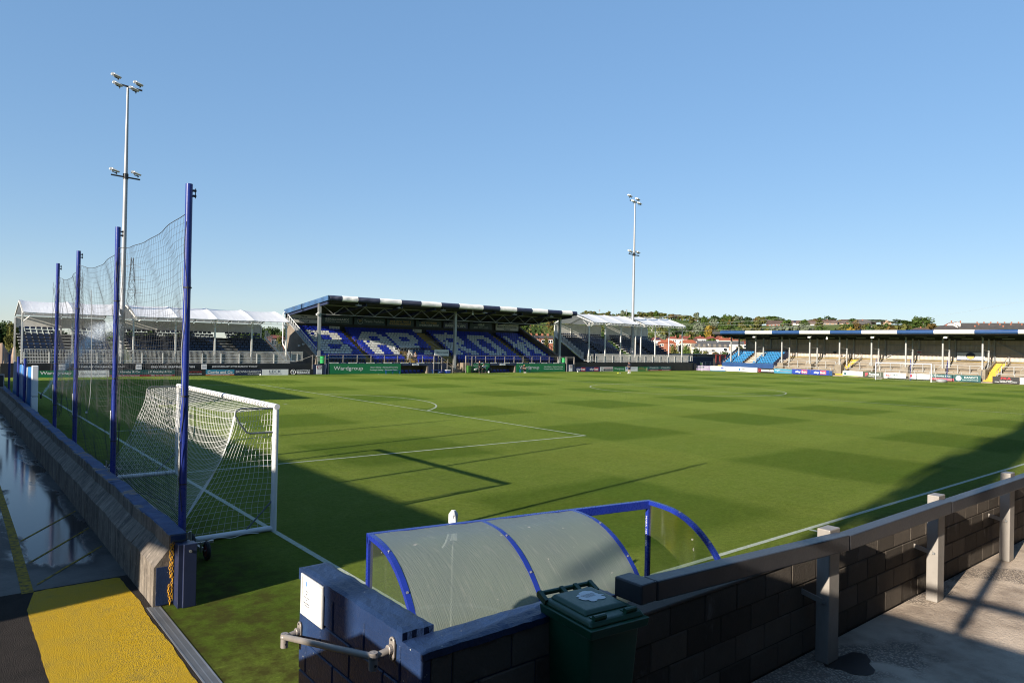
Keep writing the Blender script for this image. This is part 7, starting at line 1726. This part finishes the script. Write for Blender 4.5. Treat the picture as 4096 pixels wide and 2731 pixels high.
house('red brick house with orange hipped roof and white bay windows', 2629, 2704, 1358.8, 1371.6, 430, 'house_brick', 'roof_orange', 'hip', 2, 1)
house('white house with solar panels on its red roof', 2593, 2652, 1348.6, 1360, 480, 'house_white', 'roof_red', 'hip', 2, 1, solar=True)
house('white house with red hipped roof behind the brick one', 2650, 2712, 1345, 1355, 520, 'house_white', 'roof_red', 'hip', 2, 2)
house('white house with red hipped roof under the mast wires', 2709, 2768, 1343.5, 1356, 520, 'house_white', 'roof_red', 'hip', 2, 2)
house('cream house with bright orange hipped roof', 2716, 2789, 1358, 1371.6, 420, 'house_cream', 'roof_orange', 'hip', 3, 0)
house('small brown roofed house right of the orange roof', 2768, 2793, 1353.7, 1364.8, 455, 'house_white', 'roof_brown', 'hip', 1, 0)
house('white house with red hipped roof above the warehouse', 2773, 2825, 1345, 1355, 500, 'house_white', 'roof_red', 'hip', 2, 1)
house('white semi with red hipped roof, second above the warehouse', 2818, 2864, 1345, 1356, 505, 'house_white', 'roof_red', 'hip', 2, 1)
house('red roofed semi with tall chimney above the warehouse', 2856, 2896, 1344, 1358, 500, 'house_white', 'roof_red', 'hip', 2, 1)
house('long row of orange roofs behind the covered terrace end', 2876, 2928, 1351, 1361, 470, 'house_white', 'roof_orange', 'gable', 3, 2)
house('small orange roof seen beside the first terrace post', 2930, 2957, 1356, 1363, 460, 'house_white', 'roof_orange', 'gable', 1, 0)
house('brown roofed house seen under the covered terrace roof', 2962, 2988, 1363, 1376, 390, 'house_white', 'roof_red', 'hip', 1, 0)
G2 = 'houses on the ridge'
house('long brown roofed terrace of pink brick houses on the ridge', 3076, 3165, 1281, 1297, 800, 'house_brick', 'roof_brown', 'gable', 7, 0, 10, 0.25, G2)
house('brown roofs with solar panels left of the ridge trees', 3150, 3200, 1281, 1292, 830, 'house_white', 'roof_brown', 'gable', 2, 0, 9, -0.2, G2, True)
house('dark roofed house with brick gable on the ridge', 3190, 3268, 1281, 1296, 800, 'house_white', 'roof_brown', 'gable', 3, 0, 9, 0.1, G2)
house('sandy house pair with brown roof on the ridge', 3274, 3342, 1279, 1292, 820, 'house_sand', 'roof_brown', 'gable', 4, 1, 9, 0.1, G2)
house('small sandy house right of the pair on the ridge', 3341, 3376, 1283, 1293, 830, 'house_sand', 'roof_brown', 'gable', 2, 0, 9, -0.1, G2)
house('very long brown roof with rooflights on the ridge', 3376, 3490, 1277, 1290, 850, 'house_brick', 'roof_brown', 'gable', 6, 0, 10, 0.05, G2)
house('stone chapel with steep slate roof and pointed gable', 3429, 3482, 1280, 1303, 690, 'house_sand', 'roof_slate', 'gable', 4, 1, 9, 0.35, G2)
house('sandy gable end between the ridge trees', 3526, 3560, 1278, 1290, 840, 'house_sand', 'roof_brown', 'front', 1, 0, 9, 0, G2)
house('cream bungalow with brown roof and white gable', 3648, 3714, 1310, 1319, 600, 'house_cream', 'roof_brown', 'hip', 2, 1, 8, 0, G2)
house('grey slate roof with brick chimney near the white houses', 3742, 3826, 1301, 1318, 560, 'house_sand', 'roof_slate', 'hip', 2, 1, 9, 0, G2)
house('white gabled house, left of the stepped white pair', 3782, 3822, 1290, 1304, 640, 'house_white', 'roof_red', 'front', 1, 0, 9, 0.2, G2)
house('white gabled house with orange roof and brick chimneys', 3806, 3848, 1286, 1298, 660, 'house_white', 'roof_orange', 'front', 1, 2, 9, 0.2, G2)
house('lone pale house on the skyline above the stands', 2757, 2784, 1272, 1279, 880, 'house_sand', 'roof_brown', 'gable', 2, 1, 8, 0, G2)
house('white house peeping from the ridge trees', 2962, 2978, 1281, 1288, 830, 'house_white', 'roof_slate', 'front', 1, 0, 8, 0, G2)
house('rear row of slate roofed terraces at the right edge', 3898, 4140, 1291, 1306, 640, 'house_sand', 'roof_slate', 'gable', 9, 9, 8, 0.1, 'terraced rows')
house('middle row of slate roofed terraces at the right edge', 3904, 4140, 1298, 1312, 600, 'house_sand', 'roof_slate', 'gable', 8, 6, 7, 0.1, 'terraced rows')
house('front row of slate roofed terraces at the right edge', 3888, 4140, 1306, 1317, 560, 'house_cream', 'roof_slate', 'gable', 8, 3, 7, 0.1, 'terraced rows')
house('row of slate roofs with brick chimneys seen past the main stand gable', 2105, 2215, 1341, 1353, 300, 'house_brick', 'roof_slate', 'gable', 4, 4, 8, 0.1, 'terraced rows')
house('red roofed house between the left stand and the main stand', 1082, 1140, 1340, 1352, 210, 'house_brick', 'roof_red', 'hip', 2, 0, 8, 0.2)
# industrial sheds
def shed(label, pl, pr, yr, ye, yb, dist, roof, wall, strips):
    c = at((pl+pr)/2, 1400, dist); w_ = (pr-pl)*dist/2785; az = math.atan2(c.y-CAM.y, c.x-CAM.x); fx = Vector((math.sin(az), -math.cos(az), 0)); fy = Vector((math.cos(az), math.sin(az), 0)); o = Vector((c.x,c.y,0))
    zr = at((pl+pr)/2, yr, dist).z; ze = at((pl+pr)/2, ye, dist).z; h = w_/2
    def P(a, b, z): return o + fx*a + fy*b + Vector((0,0,z))
    t = thing('warehouse', label, 'warehouse', (c.x,c.y,0), 'industrial sheds')
    mb = MB(); mb.hexa([P(-h,0,-0.5),P(h,0,-0.5),P(h,14,-0.5),P(-h,14,-0.5),P(-h,0,ze),P(h,0,ze),P(h,14,ze),P(-h,14,ze)]); mb.build('wall', wall, t)
    mb = MB(); mb.face([P(-h-0.3,-0.4,ze),P(h+0.3,-0.4,ze),P(h+0.3,7,zr),P(-h-0.3,7,zr)]); mb.face([P(-h-0.3,7,zr),P(h+0.3,7,zr),P(h+0.3,14.4,ze),P(-h-0.3,14.4,ze)]); mb.face([P(h,0,ze),P(h,14,ze),P(h,7,zr)]); mb.face([P(-h,14,ze),P(-h,0,ze),P(-h,7,zr)]); rf = mb.build('roof', roof, t)
    for k in range(strips):
        a = -h + w_*(k+0.6)/strips; mb = MB(); mb.face([P(a,-0.3,ze+0.10),P(a+0.9,-0.3,ze+0.10),P(a+0.9,6.8,zr+0.05),P(a,6.8,zr+0.05)]); mb.build('rooflight', 'asbestos_dark', rf)
    mb = MB(); mb.face([P(-h*0.7,-0.05,0),P(-h*0.2,-0.05,0),P(-h*0.2,-0.05,ze-0.9),P(-h*0.7,-0.05,ze-0.9)]); mb.build('door', 'white_board', t); mb = MB(); mb.face([P(h*0.1,-0.05,0),P(h*0.5,-0.05,0),P(h*0.5,-0.05,ze-0.9),P(h*0.1,-0.05,ze-0.9)]); mb.build('door', 'house_sand', t)
    mb = MB(); q = P(-h*0.1, 5.0, 0); mb.tube(q+Vector((0,0,zr-1.2)), q+Vector((0,0,zr-0.1)), 0.35, 8); mb.build('vent', 'white_board', rf)
shed('long grey roofed warehouse behind the pale shed', 2795, 2965, 1363, 1375, 1390, 340, 'asbestos_dark', 'house_white', 0)
shed('pale asbestos roofed shed with dark rooflights', 2772, 2909, 1375, 1388, 1402, 290, 'asbestos', 'house_white', 7)
def vehicle(label, px, py, dist, ln, ht, mat, name, cat):
    b = at(px, 1400, dist); az = math.atan2(b.y-CAM.y, b.x-CAM.x); fx = Vector((math.sin(az), -math.cos(az), 0)); fy = Vector((math.cos(az), math.sin(az), 0)); zt = at(px, py, dist).z; z0 = max(0.0, zt-ht)
    def P(a, c, z): return Vector((b.x,b.y,z0)) + fx*a + fy*c + Vector((0,0,z))
    t = thing(name, label, cat, (b.x,b.y,z0), 'parked vehicles')
    h = ln/2; mb = MB(); pf = [(-h,0.35),(h,0.35),(h,ht*0.55),(h*0.72,ht*0.62),(h*0.45,ht),(-h*0.9,ht),(-h,ht*0.7)]; n = len(pf)
    mb.v += [tuple(P(a,0,z)) for a,z in pf] + [tuple(P(a,1.8,z)) for a,z in pf]; mb.f += [tuple(range(n)), tuple(reversed(range(n,2*n)))] + [(k,(k+1)%n,n+(k+1)%n,n+k) for k in range(n)]; mb.mi += [0]*(n+2); mb.build('body', mat, t)
    mb = MB(); mb.face([P(h*0.05,-0.03,ht*0.6),P(h*0.62,-0.03,ht*0.6),P(h*0.42,-0.03,ht*0.93),P(h*0.05,-0.03,ht*0.93)]); mb.build('window', 'glass_dark', t)
    for a in (-h*0.62, h*0.62): mb = MB(); mb.tube(P(a,-0.05,0.35),P(a,0.3,0.35),0.35,12); mb.build('wheel', 'rubber', t)
vehicle('white lorry parked at the end of the pale shed', 2893, 1390, 275, 5.5, 3.0, 'white_board', 'lorry', 'lorry')
vehicle('silver car parked left of the white lorry', 2846, 1398, 270, 4.2, 1.5, 'steel_galv', 'car', 'car')
t = thing('palisade_fence', 'pale palisade fence before the industrial yard', 'fence', tuple(gz_(2860, 255)))
mb = MB()
for k in range(120): b = gz_(2800+k*1.2, 255); mb.box(b.x-0.04,b.x+0.04,b.y-0.04,b.y+0.04,0.2,2.5)
a = gz_(2800,255); b = gz_(2943,255); mb.bar(a+Vector((0,0,2.1)), b+Vector((0,0,2.1)), 0.06, 0.1); mb.bar(a+Vector((0,0,0.6)), b+Vector((0,0,0.6)), 0.06, 0.1); mb.build('pales', 'steel_galv', t)
# bushes behind the corner and greenery at the left
for (px, py, d, w_, m_) in ((2692,1380,190,30,'leaf_olive'),(2720,1383,185,44,'leaf_olive'),(2748,1384,180,46,'leaf_green'),(2785,1393,180,56,'leaf_dark'),(2820,1401,175,40,'leaf_olive'),(2860,1407,170,50,'leaf_brown'),(2900,1405,170,56,'leaf_dark'),(2935,1404,175,40,'leaf_green'),(2960,1380,180,34,'leaf_olive'),(2945,1388,182,30,'leaf_brown')):
    tree_px(px, py, d, w_, m_, 'in the hedge behind the far corner', name='bush', cat='bush', kind='bush', near=True) if m_ != 'leaf_brown' else tree_px(px, py, d, w_, m_, 'in the hedge behind the far corner', name='bush', cat='bush', kind='bush')
for (px, py, d, w_, m_) in ((10,1288,190,60,'leaf_dark'),(45,1291,180,50,'leaf_olive'),(-40,1296,190,70,'leaf_dark'),(70,1300,200,50,'leaf_dark')): tree_px(px, py, d, w_, m_, 'at the far left edge', near=True)
for (px, py, d, w_, m_) in ((1075,1310,330,60,'leaf_dark'),(1105,1313,340,60,'leaf_dark'),(1140,1314,330,50,'leaf_green'),(1050,1312,340,60,'leaf_dark'),(1118,1345,140,34,'leaf_olive'),(2183,1349,140,32,'leaf_olive')): tree_px(px, py, d, w_, m_, 'seen between the stands', near=True)
for i in range(26):
    px = TR.uniform(-60, 1150); d = TR.uniform(380, 520); tree_px(px, TR.uniform(1318, 1332), d, TR.uniform(50, 80), TR.choice(['leaf_dark','leaf_green']), 'in the low belt ' + ('behind the far-left stand' if px < 480 else 'behind the four-bay left stand' if px < 1040 else 'left of the main stand'))
mb = MB(); b = gz_(20, 120)
for (px, pz) in ((0,0),): pass
t = thing('earth_bank', 'bare brown earth bank at the far left edge', 'bank', tuple(gz_(25, 110))); a = gz_(-60,110); c = gz_(62,110); d_ = (c-a).normalized(); n_ = Vector((-d_.y, d_.x, 0)); mb = MB(); N = 16
for k in range(N+1):
    p_ = a.lerp(c, k/N); h = 3.0 + 0.5*math.sin(k*0.9) - 1.0*k/N; mb.v += [tuple(p_ - n_*3), tuple(p_ + Vector((0,0,h))), tuple(p_ + n_*4)]
for k in range(N): o = 3*k; mb.f += [(o,o+3,o+4,o+1),(o+1,o+4,o+5,o+2)]; mb.mi += [0,0]
mb.build('soil', 'house_sand', t)
# masts on the skyline, power lines and lattice pylon
for lab, px, py in (('left one of two phone masts on the skyline', 2395, 1237), ('right one of two phone masts on the skyline', 2503, 1237)):
    b = gz_(px, 860); zt = at(px, py, 860).z; t = thing('phone_mast', lab, 'mast', tuple(b), 'phone masts'); mb = MB(); mb.tube(b, (b.x,b.y,zt), 0.3, 8, 0, 0.2); mb.build('pole', 'mast', t)
    mb = MB(); [mb.box(b.x+0.6*math.cos(q)-0.2, b.x+0.6*math.cos(q)+0.2, b.y+0.6*math.sin(q)-0.2, b.y+0.6*math.sin(q)+0.2, zt-2.6, zt-0.2) for q in (0,2.1,4.2)]; mb.build('antenna', 'mast', t)
for lab, p0, p1, d0, d1 in (('upper pale power line crossing the ridge trees', (2330,1256), (2760,1262), 420, 420), ('lower pale power line crossing the ridge trees', (2330,1262), (2750,1262), 415, 415), ('power line running from the stands towards the ridge houses', (2560,1294), (3160,1272), 400, 380), ('power line below the first over the cemetery', (2560,1300), (3560,1279), 400, 380), ('lowest power line passing over the red roofs', (2430,1330), (3560,1284), 380, 360), ('thin power line climbing the sky at the right', (3560,1283), (4200,1180), 360, 250)):
    a = at(*p0, d0); b = at(*p1, d1); t = thing('power_line', lab, 'power line', tuple(a), 'power lines'); n = 16; mb = MB(); mb.path([a.lerp(b, k/n) - Vector((0,0,2.2*4*(k/n)*(1-k/n)*0.5)) for k in range(n+1)], 0.02, 4); mb.build('cable', 'white_board', t)
b = gz_(521, 420); zt = at(521, 1030, 420).z; t = thing('pylon', 'distant lattice electricity pylon behind the left floodlight mast', 'pylon', tuple(b)); H = zt-b.z
def lat(k, s1, s2, z): w_ = 3.4*(1-z/H)**1.2*1.0 + 0.5; return Vector((b.x+s1*w_, b.y+s2*w_, b.z+z))
mb = MB(); lv = [0, 6, 12, 18, 23, 28, 32, 36, 39, 42, H]
for i in range(len(lv)-1):
    for s1, s2 in ((1,1),(1,-1),(-1,-1),(-1,1)):
        mb.bar(lat(0,s1,s2,lv[i]), lat(0,s1,s2,lv[i+1]), 0.16, 0.16); mb.bar(lat(0,s1,s2,lv[i]), lat(0,-s2 if s1 == s2 else s1,s2 if s1 == s2 else -s2,lv[i+1]), 0.10, 0.10)
mb.build('tower', 'wire', t)
for z_, w_ in ((H*0.60,5.5),(H*0.75,6.5),(H*0.89,4.5)):
    mb = MB(); mb.bar((b.x-w_*0.8,b.y-w_*0.6*-1,b.z+z_),(b.x+w_*0.8,b.y+w_*0.6*-1,b.z+z_),0.12,0.14); mb.bar((b.x,b.y,b.z+z_+1.8),(b.x+w_*0.8,b.y-w_*0.6,b.z+z_),0.12,0.12); mb.bar((b.x,b.y,b.z+z_+1.8),(b.x-w_*0.8,b.y+w_*0.6,b.z+z_),0.12,0.12); mb.build('crossarm', 'wire', t)
# unseen narrow tree, added to cast the shadow across the right of the pitch
t = thing('shadow_tree', 'unseen tall narrow tree added behind the viewer for its shadow', 'tree', (-24,-6.4,0)); c = link('crown', crown_mesh(5, 'leaf_dark', 30, 70, 0.10, 0.85), t); c.scale = (1.25,1.25,11.0); c.location = (0,0,11.5); mb = MB(); mb.tube((-24,-6.4,0),(-24,-6.4,14),0.28,8,0,0.15); mb.build('trunk','bark',t)
flush_text()
